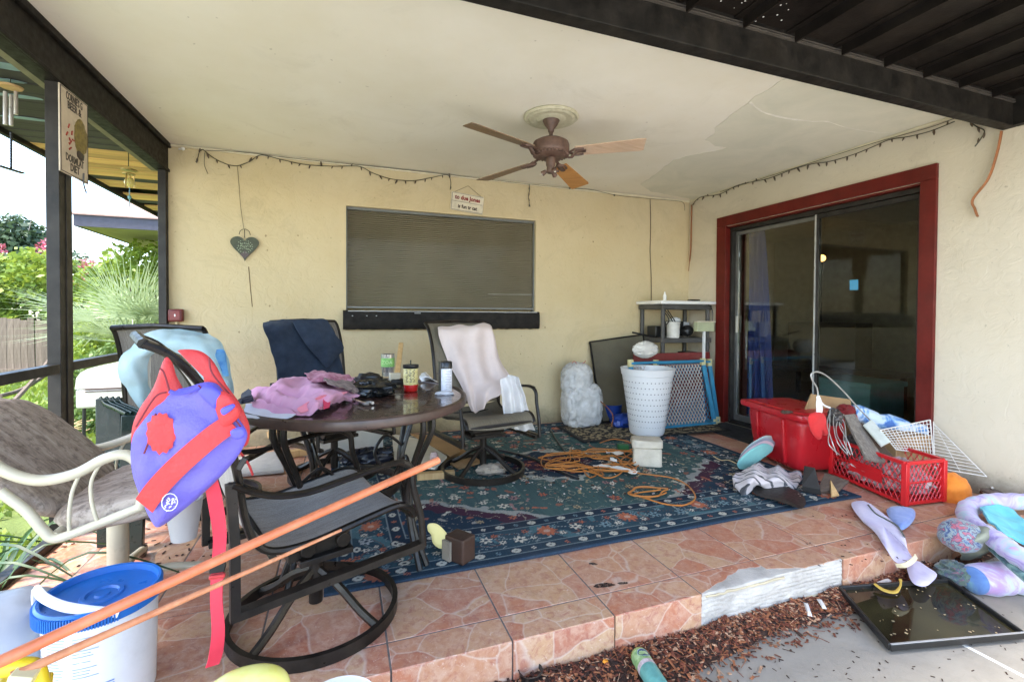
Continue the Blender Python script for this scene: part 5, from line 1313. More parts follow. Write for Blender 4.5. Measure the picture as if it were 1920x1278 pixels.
# ================================================================== BACK CORNER
# leaning window screen
t = thing('window_screen', 'framed insect screen leaning on the back wall behind the trash bag', 'screen')
a0, a1 = wy(1106, 641, YB-.03), wy(1205, 627, YB-.10); b0, b1 = wy(1113, 768, YB-.16), V((0, 0, 0))
b0 = V((a0.x+.02, YB-.25, .03)); b1 = V((a1.x+.05, YB-.35, .03))
t.location = b0; MW[t.name] = Matrix.Translation(b0)
for p, q in ((a0, a1), (a0, b0), (a1, b1), (b0, b1)): b = MB(); b.bar(p, q, .016, .014); b.build('frame_bar', M_BLACK, t)
q = N('dusty_insect_mesh'); q.color(q.ramp(q.noise(3, 6), [(.3, (.10, .085, .055)), (.7, (.16, .14, .09))])); q.rough(.8); q.b.inputs['Alpha'].default_value = .85
b = MB(); b.add([a0, a1, b1, b0], [(0, 1, 2, 3)]); b.v += [p+V((0, .003, 0)) for p in (a0, a1, b1, b0)]; b.f.append((7, 6, 5, 4)); b.mi.append(0); b.build('mesh', q.m, t, smooth=False)
# trash bag
q = N('translucent_bag_plastic'); q.color(q.ramp(q.noise(9, 6, .7), [(.35, (.50, .49, .46)), (.65, (.68, .67, .65))])); q.rough(.16); q.bump(q.noise(8, 3, .5, dist=2.8), .45, .02)
tb_ = q.t.nodes.new('ShaderNodeBsdfTransparent'); tb_.inputs[0].default_value = (.9, .9, .88, 1); mx_ = q.t.nodes.new('ShaderNodeMixShader'); q.t.links.new(q.ramp(q.noise(7, 5, .6), [(.35, .04), (.65, .30)]), mx_.inputs[0]); q.t.links.new(q.b.outputs[0], mx_.inputs[1]); q.t.links.new(tb_.outputs[0], mx_.inputs[2]); q.t.links.new(mx_.outputs[0], q.out.inputs[0])
t = thing('trash_bag', 'full white plastic trash bag with red ties against the back wall', 'trash bag', (2.24, 4.10, 0))
b = MB(); b.sphere((2.24, 4.12, .21), (.19, .14, .22), 80, 56, .14, 2.6, 4, flat=.93, ridge=True, pw=.6); b.sphere((2.19, 4.13, .46), (.155, .12, .17), 70, 44, .15, 2.8, 9, ridge=True, pw=.8)
b.build('bag_body', q.m, t, ang=70)
b = MB(); c = V((2.19, 4.10, .60)); 
b.tube(spline([c, c+V((-.05, -.01, .05)), c+V((-.07, 0, .03))], 5), .006, 5, asp=.4); b.tube(spline([c, c+V((.05, -.01, .03)), c+V((.08, 0, .05))], 5), .006, 5, asp=.4); b.build('red_tie', fab('red_tie_plastic', (.50, .04, .02), rough=.4), t)
# blue tubs
for nm, lb, c, r, h in (('blue_bin', 'dark blue bin standing right of the trash bag', (2.62, 4.17, 0), .10, .19), ('blue_ball', 'deflated blue ball lying behind the laundry basket', (2.60, 3.93, 0), .12, .12)):
    b = MB()
    if nm == 'blue_bin': b.lathe([(r*.85, 0), (r, h), (r*.93, h), (r*.8, .01), (0, .01)], c, 24)
    else: b.sphere(V(c)+V((0, 0, .07)), (.13, .10, .07), 24, 14, .25, 2, 3, flat=.95)
    solo(nm, lb, nm.replace('blue_', ''), b, mat('royal_blue_plastic', (.010, .045, .26), .35, var=.15))
cable('thin_stick', 'thin brown stick leaning between trash bag and basket', 'stick', [wy(1118, 745, 4.0), wy(1148, 775, 3.95), wy(1146, 800, 3.9)], .006, MC['brown_strip'], k=4)
# shelf unit
M_SH = mat('charcoal_resin', (.05, .047, .042), .6, var=.2, bump=.1, c2=(.085, .08, .072))
sx0, sx1, sy0, sy1 = 3.09, 3.66, 3.98, 4.33
t = thing('shelf_unit', 'dark resin shelf unit standing in the corner of the patio', 'shelf', (3.375, 4.15, 0))
for x in (sx0, sx1):
    for y in (sy0, sy1): b = MB(); b.tube([(x, y, 0), (x, y, 1.22)], .022, 10); b.build('leg', M_SH, t)
for z in (.12, .50, .845, 1.19): b = MB(); b.box(((sx0+sx1)/2, (sy0+sy1)/2, z), (sx1-sx0+.06, sy1-sy0+.06, .05)); b.build('shelf_board', M_SH, t, bevel=.006)
b = MB(); b.box((3.375, 4.14, 1.235), (.70, .44, .036)); b.lathe([(.0, 0), (.02, 0)], (3.3, 4.1, 1.25)); solo('tray_lid', 'white plastic lid lying on top of the corner shelf', 'lid', b, M_WHITEPL, bevel=.010)
t = thing('squeeze_bottle', 'small white bottle standing on the shelf lid', 'bottle', (3.14, 4.02, 1.254)); b = MB(); b.lathe([(.018, 1.254), (.020, 1.30), (.010, 1.325), (0, 1.325)], (3.14, 4.02, 0), 14); b.build('body', M_WHITEPL, t); b = MB(); b.lathe([(.009, 1.325), (.008, 1.345), (0, 1.346)], (3.14, 4.02, 0), 12); b.build('cap', M_WHITEPL, t)
b = MB(); b.box(wy(1301, 564, 4.05), (.13, .06, .03), .1); b.box(wy(1282, 567, 4.05), (.12, .02, .012), -.2); solo('soldering_gun', 'black and grey hand tool lying on the shelf lid', 'tool', b, M_BLK, bevel=.006)
cable('cord', 'black cord hanging from the shelf lid over the right leg', 'cord', [wy(x, y, 3.93) for x, y in ((1300, 566), (1325, 569), (1335, 580), (1336, 600), (1330, 615), (1320, 618), (1314, 606))], .004, M_BLK)
c = V((3.25, 4.02, .871)); t = thing('white_bucket', 'small white bucket on the middle shelf', 'bucket', c)
b = MB(); b.lathe([(.062, 0), (.068, .15), (.072, .152), (.072, .165), (.062, .165), (.055, .01), (0, .01)], c, 24); b.build('tub', mat('stained_white_tub', (.60, .58, .52), .5, var=.2, dirt=.4), t)
b = MB(); b.sphere(V((3.42, 4.20, 1.05)), (.06, .05, .035), 16, 10, .2); solo('tissue_pack', 'cream paper bundle at the back of the middle shelf', 'paper', b, M_WHITEPL)
b = MB(); b.box(V((3.40, 4.2, .96)), (.15, .14, .16)); b.sphere(V((3.48, 4.08, .94)), (.07, .06, .06), 16, 10, .2); solo('black_fan', 'black tangled appliance on the middle shelf', 'appliance', b, M_BLK, bevel=.01)
c = V((3.57, 3.93, .985)); t = thing('green_box', 'pale green rimmed box held on the right of the shelf', 'box', c); b = MB(); b.box(c, (.22, .06, .095)); b.build('box_body', mat('pale_green_plastic', (.42, .44, .27), .5, var=.1), t, bevel=.004)
b = MB(); b.box(c+V((0, -.0, .054)), (.24, .07, .012)); b.build('rim', MC['cream_card'], t, bevel=.002)
b = MB(); b.bar(c+V((.0, 0, -.048)), V((3.57, 3.93, .52)), .022, .022); b.build('stand', M_WHITEPL, t)
for k in range(3): cable('tangled_cord', ['dark cord looping on the left of the middle shelf', 'dark cord bunched behind the white bucket', 'dark cord draped under the shelf lid'][k], 'cord', [(3.14+.03*k, 4.05, 1.16), (3.18+.05*k, 4.0, 1.05-.02*k), (3.13+.08*k, 4.05, .95+.03*k), (3.20+.05*k, 4.1, .89)], .006, M_BLK)
for nm_, lb_, c_, d_, m_ in (('coil_box', 'dark box with cords at the left of the middle shelf', (3.17, 4.20, .93), (.12, .14, .12), M_BLK), ('pale_jar', 'pale jar at the rear right of the middle shelf', (3.55, 4.22, .95), (.09, .09, .16), M_WHITEPL), ('storage_case', 'dark green case on the second shelf from the floor', (3.30, 4.12, .60), (.34, .24, .14), mat('dark_green_case', (.012, .035, .018), .5)), ('black_case', 'black case beside the green case on the shelf', (3.56, 4.10, .62), (.15, .26, .18), M_BLK)):
    b = MB(); b.box(c_, d_, .08); solo(nm_, lb_, 'box' if nm_ != 'pale_jar' else 'jar', b, m_, bevel=.008)
b = MB(); b.box((3.25, 4.1, .22), (.28, .28, .14)); solo('dark_bin', 'dark bin on the lowest shelf', 'bin', b, M_BLK, bevel=.01)
# red board behind the gates
b = MB(); b.box((3.20, 3.94, .36), (.94, .022, .72), (-.06, 0, 0)); b.v = [p for p in b.v]; solo('red_board', 'dark red board standing behind the blue play gates', 'board', b, MC['red_cover'], bevel=.003)
# gates
M_GB = mat('sky_blue_plastic', (.035, .22, .36), .4, var=.12, dirt=.15); M_GL = mat('pale_mesh_plastic', (.50, .42, .36), .5, var=.2); M_YP = mat('pale_yellow_rubber', (.62, .55, .28), .6)
def gate(label, x0, x1, y, h, lean, skew, mesh=True, z0=.012):
    t = thing('play_gate', label, 'gate', ((x0+x1)/2, y, 0), 0, 'blue plastic gates leaning on the shelf')
    M = Matrix.Translation(V((x0, y, z0))) @ Euler((-lean, 0, 0)).to_matrix().to_4x4(); W = x1-x0
    for p, q, nm in (((0, 0, .02), (W+skew, 0, .02), 'bottom_rail'), ((0, 0, h), (W, 0, h), 'top_rail'), ((0, 0, 0), (0, 0, h), 'side_rail'), ((W+skew, 0, 0), (W, 0, h), 'side_rail')):
        b = MB(); b.bar(M @ V(p), M @ V(q), .045, .022); b.build(nm, M_GB, t, bevel=.004)
    for p in ((.0, 0, h), (W, 0, h-.01), (W+skew, 0, .02)): b = MB(); b.box(M @ V(p), (.05, .034, .07)); b.build('corner_pad', M_YP, t, bevel=.004)
    b = MB(); n = 26; dz = h-.06; dx = W-.06; st = .038
    for sgn in (1, -1):
        k = -int(dz/st/.8)-1
        while k*st < dx+dz:
            x_ = k*st; A_ = (x_, 0) if sgn > 0 else (x_, dz); pts = []
            for i in range(61):
                s_ = i/60; xx = x_+s_*dz*.62; zz = s_*dz if sgn > 0 else dz-s_*dz
                if 0 <= xx <= dx: pts.append((xx, zz))
            if len(pts) > 1: b.tube([M @ V((.03+pts[0][0], -.004*sgn, .03+pts[0][1])), M @ V((.03+pts[-1][0], -.004*sgn, .03+pts[-1][1]))], .0042, 4, cap=False)
            k += 1
    b.build('lattice', M_GL if mesh else M_GB, t, kind='stuff')
gate('front blue plastic play gate leaning with pale lattice', 2.60, 3.46, 3.72, .64, .16, .07)
gate('rear blue plastic play gate leaning with blue lattice', 2.92, 3.58, 3.80, .62, .10, .06, False)
# crumpled cloth on the gates
b = MB(); b.sphere(wy(1210, 655, 3.86), (.13, .07, .075), 44, 28, .28, 2.6, 12, ridge=True); solo('rag', 'crumpled white rag lying on top of the blue gates', 'rag', b, fab('dirty_white_rag', (.62, .59, .53), var=.12, dirt=.2), ang=70)
cable('black_stick', 'black stick poking out left of the shelf', 'stick', [wy(1186, 623, 3.97), wy(1205, 627, 3.97), wy(1225, 632, 3.97)], .010, M_BLK, k=3)
# laundry basket
c = V((2.645, 3.62, .022)); t = thing('laundry_basket', 'tall white plastic laundry basket with small square holes', 'laundry basket', c)
H_ = .60; rr = lambda z: .150+.085*(z/H_)
b = MB(); b.lathe([(rr(0)-.004, 0), (rr(0), .006)]+[(rr(z), z) for z in (.1, .2, .3, .4, .5, .535)]+[(rr(.54)+.006, .54), (rr(.59)+.006, .585), (rr(.6)+.010, .60), (rr(.6)-.006, .60), (rr(.5)-.008, .5), (rr(.1)-.008, .02), (0, .02)], c, 56); b.build('basket_wall', mat('white_basket_plastic', (.68, .67, .65), .42, var=.04, vs=5, dirt=.05), t, ang=40)
b = MB()
for j in range(9):
    z = .085+j*.050
    for k in range(40):
        a = 2*pi*(k+.5*(j % 2))/40; r_ = rr(z)+.0006; b.box(c+V((r_*cos(a), r_*sin(a), z)), (.0018, .009, .009), a)
b.build('holes', mat('hole_shadow_grey', (.24, .23, .22), .9), t, smooth=False, kind='stuff')  # raised dark squares, shade inside the holes put into their colour
# stone block
c = V((2.10, 2.87, .012)); t = thing('stone_block', 'rough cream stone block with a lid slab in front of the basket', 'block', c)
Ms = mat('cream_stone', (.50, .44, .34), .9, var=.1, vs=14, bump=.5, bs=90, bd=.008, c2=(.60, .54, .43))
def rough_box(c, d, rz, amp, seed):
    b = MB(); n = 8; M = Matrix.Translation(V(c)) @ Euler((0, 0, rz)).to_matrix().to_4x4()
    b.sphere((0, 0, 0), (1, 1, 1), 32, 16, pw=.18); b.v = [M @ (V((p.x*d[0]/2, p.y*d[1]/2, p.z*d[2]/2))+V(noise.noise_vector(p*2.5+V((seed, 0, 0))))*amp) for p in b.v]; return b
rough_box(c+V((0, 0, .068)), (.20, .13, .135), -.55, .006, 1).build('block_body', Ms, t, ang=50)
rough_box(c+V((-.004, .0, .166)), (.215, .15, .055), -.50, .010, 2).build('lid_slab', Ms, t, ang=50)

# orange extension cord, papers
M_OC = mat('orange_cord', (.46, .17, .035), .5, var=.15)
rd = random.Random(21)
def coil(label, cx, cy, rx, ry, turns, jit, tail=None):
    P = []
    for k in range(turns*9):
        a = 2*pi*k/9+rd.uniform(-.15, .15); q = 1+rd.uniform(-jit, jit); p = wz(cx+rx*q*cos(a)+rd.uniform(-6, 6), cy+ry*q*sin(a), .02+.0012*(k % 23)); P.append(p)
    P += [wz(x, y, .020) for x, y in (tail or [])]
    b = MB(); b.tube(spline(P, 4), .0045, 6); return solo('extension_cord', label, 'cord', b, M_OC)
coil('orange extension cord coiled in a loose heap on the rug', 1108, 866, 66, 19, 8, .65)
coil('orange extension cord looped on the rug nearer the step', 1215, 922, 32, 9, 2, .2, [(1190, 925), (1215, 935), (1250, 945), (1285, 946), (1304, 932), (1290, 910), (1262, 896), (1225, 890), (1190, 885), (1160, 870)])
cable('extension_cord', 'thin orange cord strand running back towards the basket', 'cord', [wz(x, y, .03) for x, y in ((1125, 830), (1150, 823), (1180, 828), (1190, 838), (1170, 850), (1195, 865))], .0045, M_OC)
cable('black_cable', 'black cable lying across the back of the rug', 'cable', [wz(x, y, .022) for x, y in ((935, 843), (985, 855), (1030, 872), (1060, 888), (1085, 897))], .010, M_BLK)
cable('black_cable', 'black hose lying along the edge of the runner rug', 'cable', [wz(x, y, .024) for x, y in ((1033, 806), (1042, 822), (1055, 840), (1068, 856), (1088, 868))], .008, M_BLK)
for i, (x, y, w_, h_, a, lb) in enumerate(((1152, 848, .13, .06, -.5, 'white paper scrap by the green box on the rug'), (1128, 873, .12, .06, -.3, 'white paper scrap on the orange cord heap'), (1165, 878, .16, .06, -.7, 'longest white paper scrap lying on the cords'), (1188, 884, .08, .05, .3, 'white paper scrap nearest the stone block'), (1150, 862, .06, .05, 1., 'small white paper scrap between the larger scraps'))):
    c = wz(x, y, .034+.003*i); C = [[c+V(((u-.5)*w_*cos(a)-(v-.5)*h_*sin(a), (u-.5)*w_*sin(a)+(v-.5)*h_*cos(a), .006*sin(u*7+v*3+i))) for v in (0, .5, 1)] for u in (0, .33, .66, 1)]
    solo('paper_scrap', lb, 'paper', patch(C, .006, 25, i, .0008, 18, 12), M_WHITEPL, 'white paper scraps on the rug', ang=80)
c = wz(1168, 842, .03); b = MB(); b.box(c+V((0, 0, .02)), (.085, .06, .045), -.4); solo('green_box', 'small green box lying on the rug behind the paper scraps', 'box', b, mat('bottle_green_box', (.012, .11, .03), .5), bevel=.004)

# ---- cardboard, boards and litter under the table
def board(label, nm, cat, corners, th, m, group=None):
    c = [V(p) for p in corners]; n = (c[1]-c[0]).cross(c[-1]-c[0]).normalized(); n = n if n.z > 0 else -n; b = MB(); k = len(c)
    b.add([p for p in c]+[p+n*th for p in c], [tuple(range(k))[::-1], tuple(range(k, 2*k))]+[(i, (i+1) % k, k+(i+1) % k, k+i) for i in range(k)])
    return solo(nm, label, cat, b, m, group, smooth=False)
M_CARD = mat('brown_cardboard', (.36, .22, .10), .85, var=.15, vs=6); M_GP = mat('grey_paint_board', (.46, .44, .40), .8, var=.12, vs=18, bump=.3)
M_PINE = MC['pine_stick']
board('large white panel lying under the table pointing at the orange pole', 'chalky_board', 'board', [wz(735, 815, .05), wz(790, 826, .05), wz(838, 858, .05), wz(815, 880, .05), wz(740, 872, .05)], .012, mat('chalky_panel', (.62, .59, .50), .7, var=.08))
board('flattened cardboard under the chair right of the table', 'cardboard', 'cardboard', [wz(775, 828, .02), wz(850, 832, .02), wz(905, 868, .02), wz(860, 880, .02)], .010, M_CARD)
board('cardboard flap lying behind the white panel', 'cardboard', 'cardboard', [wz(770, 815, .07), wz(840, 818, .07), wz(862, 848, .06), wz(845, 856, .06)], .008, M_CARD)
b = MB(); p = wz(782, 893, .03); q_ = wz(852, 888, .03); b.bar(p, q_, .05, .045); solo('wood_block', 'pale wood block lying at the table leg on the rug', 'wood', b, M_PINE, smooth=False)
b = MB(); b.bar(wz(505, 815, .12), wz(560, 778, .34), .035, .05); solo('wood_plank', 'pale wood plank leaning up under the left of the table', 'plank', b, M_PINE, smooth=False)
board('left grey painted board lying flat under the table', 'grey_board', 'board', [wz(440, 862, .01), wz(530, 848, .01), wz(532, 886, .01), wz(445, 894, .01)], .02, M_GP)
board('grey painted board behind the first one under the table', 'grey_board', 'board', [wz(520, 812, .01), wz(620, 806, .01), wz(625, 830, .01), wz(522, 838, .01)], .03, M_GP)
b = MB(); b.bar(wz(532, 852, .03), wz(575, 846, .03), .05, .05); solo('wood_offcut', 'short wood offcut beside the grey boards', 'wood', b, M_PINE, smooth=False)
b = MB(); c = wz(690, 868, .03); b.sphere(c+V((0, .05, .03)), (.17, .10, .06), 34, 20, .4, 2.6, 5, flat=.6, ridge=True); solo('dark_blanket', 'shiny dark bundle on the floor under the table', 'bundle', b, mat('dark_navy_film', (.016, .018, .028), .3, var=.3), ang=70)
b = MB(); c = wz(925, 888, .02); b.sphere(c+V((0, .03, .02)), (.10, .06, .035), 28, 16, .5, 2.6, 15, flat=.6, ridge=True); solo('rag', 'beige crumpled rag inside the ring of the swivel chair base', 'rag', b, fab('beige_rag', (.38, .31, .23), dirt=.2), ang=70)
b = MB(); c = wy(814, 800, 3.3); b.lathe([(.03, 0), (.03, .10), (.02, .125), (.0, .13)], V((c.x, 3.3, .0)), 16); solo('red_can', 'red and white can standing behind the table leg', 'can', b, mat('red_white_can', (.40, .03, .03), .4, var=.5, vs=18, c2=(.65, .58, .55)))
b = MB(); b.box(wz(645, 800, .20), (.60, .05, .40), .0); solo('white_cabinet', 'pale panel leaning at the foot of the back wall', 'panel', b, mat('pale_laminate', (.52, .50, .44), .7, var=.1), smooth=False, bevel=.003)
b = MB(); b.bar(wz(730, 800, .0)+V((0, 0, .0)), wz(752, 800, .0)+V((0, .1, .62)), .05, .02); solo('wood_plank', 'upright pale wood plank against the wall behind the table', 'plank', b, M_PINE, smooth=False)

# yellow sole and brown block by the chair
t = thing('shoe_sole', 'yellow shoe sole propped against a small brown block', 'shoe sole', wz(828, 1028, .03))
O = [wy(x, y, 2.06) for x, y in ((803, 982), (818, 981), (832, 992), (842, 1008), (838, 1022), (826, 1028), (812, 1018), (808, 1002), (802, 994))]
puff(O, .022, (0, -1, .3), rings=6, amp=.02).build('sole', mat('pale_yellow_foam', (.66, .58, .24), .7, var=.05), t, ang=60)
b = MB(); c = V((.50, 2.03, .012)); b.box(c+V((0, 0, .055)), (.085, .11, .11), .6); t2 = solo('wood_block', 'dark brown wood block standing on the rug edge', 'block', b, mat('dark_brown_wood', (.055, .028, .018), .5, var=.2), smooth=False, bevel=.008)
b = MB(); b.box(V((.44, 2.03, .060)), (.012, .05, .085), .5); solo('box_flap', 'tan card flap between the yellow sole and the brown block', 'card', b, mat('dull_tan_card', (.24, .20, .15), .8))

# ================================================================== RIGHT SIDE
M_RP = mat('red_tote_plastic', (.46, .012, .018), .32, var=.08, vs=4, bump=.04, dirt=.06)
def tote():
    rz = R(-12); c = V((3.175, 2.56, .012)); t = thing('storage_tote', 'large red plastic tote with its lid on before the glass door', 'tote', c, rz); M = MW[t.name]
    b = MB(); b.sphere((0, 0, 0), (1, 1, 1), 48, 12, pw=.22); vv = []
    for p in b.v: k = .82+.18*(p.z*.5+.5); vv.append(M @ V((p.x*.195*k, p.y*.30*k, .195+p.z*.19)))
    b.v = vv; b.build('tub', M_RP, t, ang=50)
    for sx in (-1, 1):
        for k in (-.14, .14): b = MB(); b.bar(M @ V((sx*.178, k, .05)), M @ V((sx*.197, k, .36)), .03, .02); b.build('rib', M_RP, t, bevel=.004)
    b = MB(); b.sphere((0, 0, 0), (1, 1, 1), 48, 8, pw=.2); b.v = [M @ V((p.x*.235, p.y*.345, .400+p.z*.022)) for p in b.v]; lid = b.build('lid', M_RP, t, ang=50)
    b = MB(); b.sphere((0, 0, 0), (1, 1, 1), 48, 8, pw=.2); b.v = [M @ V((p.x*.19, p.y*.295, .424+p.z*.006)) for p in b.v]; b.build('lid_panel', M_RP, lid, ang=50)
    b = MB(); b.sphere(wz(1475, 772, .437), (.045, .03, .010), 18, 10, .5, 3, 2); solo('debris_clump', 'small brown clump of debris on the tote lid', 'debris', b, mat('brown_debris', (.10, .06, .04), .9))
tote()
M_RC = mat('red_crate_plastic', (.55, .012, .016), .35, var=.06, vs=5, dirt=.05)
def crate():
    A = V((3.06, 1.755, .012)); ex = V((.29, -.03, 0)); ey = V((.14, .53, 0)); h = .245
    t = thing('milk_crate', 'red lattice plastic crate heaped with scrap on the tiles', 'crate', A+(ex+ey)/2)
    P = lambda u, v, z: A+ex*u+ey*v+V((0, 0, z))
    b = MB()
    for z, w_ in ((h, .022), (.012, .02), (h*.52, .010)):
        L = [P(0, 0, z), P(1, 0, z), P(1, 1, z), P(0, 1, z)]
        for i in range(4): b.bar(L[i], L[(i+1) % 4], w_, w_*.9)
    b.build('rim_bands', M_RC, t, bevel=.002)
    for u, v in ((0, 0), (1, 0), (1, 1), (0, 1)): b = MB(); b.bar(P(u, v, 0), P(u, v, h), .030, .030); b.build('corner_post', M_RC, t, bevel=.003)
    b = MB()
    b.add([P(.02, .02, .008), P(.98, .02, .008), P(.98, .98, .008), P(.02, .98, .008)], [(0, 1, 2, 3)]); b.build('base', M_RC, t, smooth=False)
    def side(p0, p1, nm, n):
        b = MB(); D = p1-p0; L = D.length; st = L/n; dz = h-.03
        for sgn in (1, -1):
            k = -8
            while k*st < L:
                x_ = k*st; pts = [(x_+s_*dz*.62, s_*dz if sgn > 0 else dz-s_*dz) for s_ in [i/40 for i in range(41)]]
                pts = [(x, z) for x, z in pts if 0 <= x <= L]
                if len(pts) > 1: b.tube([p0+D*(pts[0][0]/L)+V((0, 0, pts[0][1]+.015)), p0+D*(pts[-1][0]/L)+V((0, 0, pts[-1][1]+.015))], .0030, 4, cap=False)
                k += 1
        b.build(nm, M_RC, t, kind='stuff')
    side(P(0, 0, 0), P(0, 1, 0), 'side_lattice', 14); side(P(0, 0, 0), P(1, 0, 0), 'end_lattice', 9); side(P(1, 0, 0), P(1, 1, 0), 'side_lattice', 14); side(P(0, 1, 0), P(1, 1, 0), 'end_lattice', 9)
    b = MB(); b.add([P(-.012, .28, .075), P(-.012, .72, .075), P(-.012, .72, .155), P(-.012, .28, .155), P(.01, .28, .075), P(.01, .72, .075), P(.01, .72, .155), P(.01, .28, .155)], [(3, 2, 1, 0), (4, 5, 6, 7), (0, 1, 5, 4), (1, 2, 6, 5), (2, 3, 7, 6), (3, 0, 4, 7)]); b.build('solid_panel', M_RC, t, smooth=False)
    return P
P = crate()
def rnd(a): return RND.uniform(-a, a)
# contents
b = MB(); b.sphere(P(.5, .45, .09), (.13, .22, .08), 30, 18, .5, 2.6, 3, ridge=True, flat=.9); solo('scrap_bundle', 'pinkish crumpled scrap filling the red crate', 'scrap', b, mat('pink_scrap', (.42, .20, .18), .7, var=.4, vs=25, c2=(.60, .50, .48)), ang=70)
for i, (u_, v_, r_, nm_, lb_, m_) in enumerate(((.5, .80, (.10, .09, .09), 'dark_rag', 'dark rag heaped at the rear of the red crate', fab('charcoal_rag', (.05, .045, .04))), (.4, .22, (.09, .09, .07), 'white_scrap', 'crumpled pale netting at the near end inside the red crate', fab('pale_netting', (.50, .44, .42), c2=(.30, .10, .10), vs=40)))):
    b = MB(); b.sphere(P(u_, v_, .15+.05*(1-i)), r_, 34, 22, .5, 3.2, 20+i, ridge=True); solo(nm_, lb_, 'rag' if i == 0 else 'scrap', b, m_, ang=70)
board('grey weathered plank sticking up out of the red crate', 'weathered_plank', 'plank', [wy(1580, 780, 2.15), wy(1600, 778, 2.15), wy(1660, 870, 1.9), wy(1622, 862, 1.9)], .014, wood_mat('weathered_grey_wood', (.13, .11, .09), (.34, .29, .24), 1, 'Z', .8))
board('dark thin plank beside the weathered plank in the crate', 'dark_plank', 'plank', [wy(1606, 800, 2.10), wy(1618, 795, 2.10), wy(1684, 868, 1.9), wy(1664, 872, 1.9)], .010, MC['dark_brown_wood'])
board('narrow white board sticking out of the crate by the wire rack', 'white_board', 'board', [wy(1618, 798, 2.06), wy(1634, 788, 2.06), wy(1669, 829, 1.92), wy(1652, 838, 1.92)], .010, mat('pale_green_board', (.52, .54, .48), .6))
cable('wire_hook', 'long grey wire bent into a hook above the red crate', 'wire', [wy(x, y, 2.12) for x, y in ((1534, 745), (1532, 728), (1522, 710), (1522, 700), (1534, 697), (1552, 706), (1580, 732), (1610, 765), (1640, 797), (1656, 825), (1664, 845))], .0048, mat('galvanised_wire', (.42, .41, .38), .4, metal=.5))
b = MB(); C = [[wy(1532, 742, 2.11), wy(1537, 742, 2.11)], [wy(1531, 760, 2.10), wy(1542, 762, 2.10)], [wy(1531, 778, 2.10), wy(1540, 778, 2.10)]]; b = patch(C, .003, 20, 2, .004, 12, 8); b2 = MB(); b2.tube(spline([wy(1536, 750, 2.1), wy(1546, 760, 2.1), wy(1556, 764, 2.1)], 5), .006, 6); b.add(b2.v, b2.f); solo('tape_wrap', 'white tape wrapped at the lower end of the wire hook', 'tape', b, M_WHITEPL)
O = [wy(x, y, 2.10) for x, y in ((1516, 780), (1530, 772), (1545, 776), (1550, 800), (1554, 812), (1545, 816), (1538, 808), (1536, 824), (1526, 816), (1518, 800))]
solo('red_glove', 'red cloth glove hanging over the rear corner of the crate', 'glove', puff(O, .04, (0, -1, .2), amp=.25, seed=4), fab('red_glove_cloth', (.52, .02, .02)), ang=80)
for k in range(7):
    x = 1552+k*5; P_ = [wy(x+rnd(6), 772+rnd(5), 2.12), wy(x+rnd(14), 800+rnd(8), 2.08), wy(x+8+rnd(12), 830+rnd(6), 2.0), wy(x+22+rnd(6), 852, 1.98)]
    WB = globals().setdefault('WB', MB()); WB.tube(spline(P_, 8), .0030, 6)
solo('bent_wires', 'bundle of thin bent wires tangled at the back of the red crate', 'wire', WB, MC['galvanised_wire'])
b = MB(); b.sphere(wy(1565, 782, 2.13), (.035, .04, .05), 24, 16, .6, 2.6, 6, ridge=True); solo('metal_tangle', 'dark tangled metal part wedged behind the wires in the crate', 'scrap', b, mat('dark_scrap_metal', (.07, .06, .055), .4, metal=.4, var=.5, vs=30), ang=70)
b = MB(); b.sphere(wy(1585, 770, 2.25), (.05, .05, .04), 24, 16, .5, 2.6, 9, ridge=True); solo('dark_red_cloth', 'dark red cloth scrap above the metal tangle', 'cloth', b, fab('maroon_cloth', (.20, .012, .012)), ang=70)
board('brown cardboard sheet standing behind the red crate', 'cardboard', 'cardboard', [wy(1506, 772, 2.42), wy(1520, 738, 2.42), wy(1592, 748, 2.36), wy(1596, 800, 2.36), wy(1506, 800, 2.42)], .012, M_CARD)
# rolled towel
t0, t1 = wy(1600, 775, 2.28), wy(1735, 812, 2.02); ax = (t1-t0)
b = MB(); S = [t0.lerp(t1, k/14)+V((0, 0, .01*sin(k))) for k in range(15)]; b.tube(S, [.062-.001*k+.004*sin(k*2.1) for k in range(15)], 20)
q = N('blue_white_towel'); cc = q.ramp(q.noise(11, 4, .5, dist=.8), [(.40, (.07, .16, .42)), (.47, (.20, .36, .60)), (.54, (.56, .64, .74))]); q.color(cc); q.rough(.95); q.bump(q.noise(150, 4), .3, .003)
solo('rolled_towel', 'rolled blue and white patterned towel lying behind the crate', 'towel', b, q.m, ang=60)
b = MB(); b.box((3.52, 2.2, .17), (.28, .5, .32), -.15); solo('cardboard_box', 'cardboard box under the rolled towel beside the door', 'box', b, M_CARD, bevel=.004)
# wire racks
M_RK = mat('white_coated_wire', (.66, .63, .58), .4, var=.1, dirt=.2)
def rack(label, c4, nu, nv, r, group, rr=.004):
    c = [V(p) for p in c4]; t = thing('wire_rack', label, 'rack', c[3], 0, group); f = lambda u, v: c[0].lerp(c[1], u).lerp(c[3].lerp(c[2], u), v)
    b = MB(); L = c; [b.tube([L[i], L[(i+1) % 4]], rr, 6) for i in range(4)]; b.build('rack_frame', M_RK, t)
    b = MB()
    for i in range(1, nu): b.tube([f(i/nu, 0), f(i/nu, 1)], r, 4, cap=False)
    for j in range(1, nv): b.tube([f(0, j/nv), f(1, j/nv)], r, 4, cap=False)
    b.build('rack_wires', M_RK, t, kind='stuff')
rack('white wire rack with square mesh standing behind the crate', [wy(1650, 806, 1.98), wy(1744, 787, 1.93), wy(1750, 852, 1.90), wy(1680, 842, 1.95)], 14, 9, .0022, 'white wire racks by the side wall')
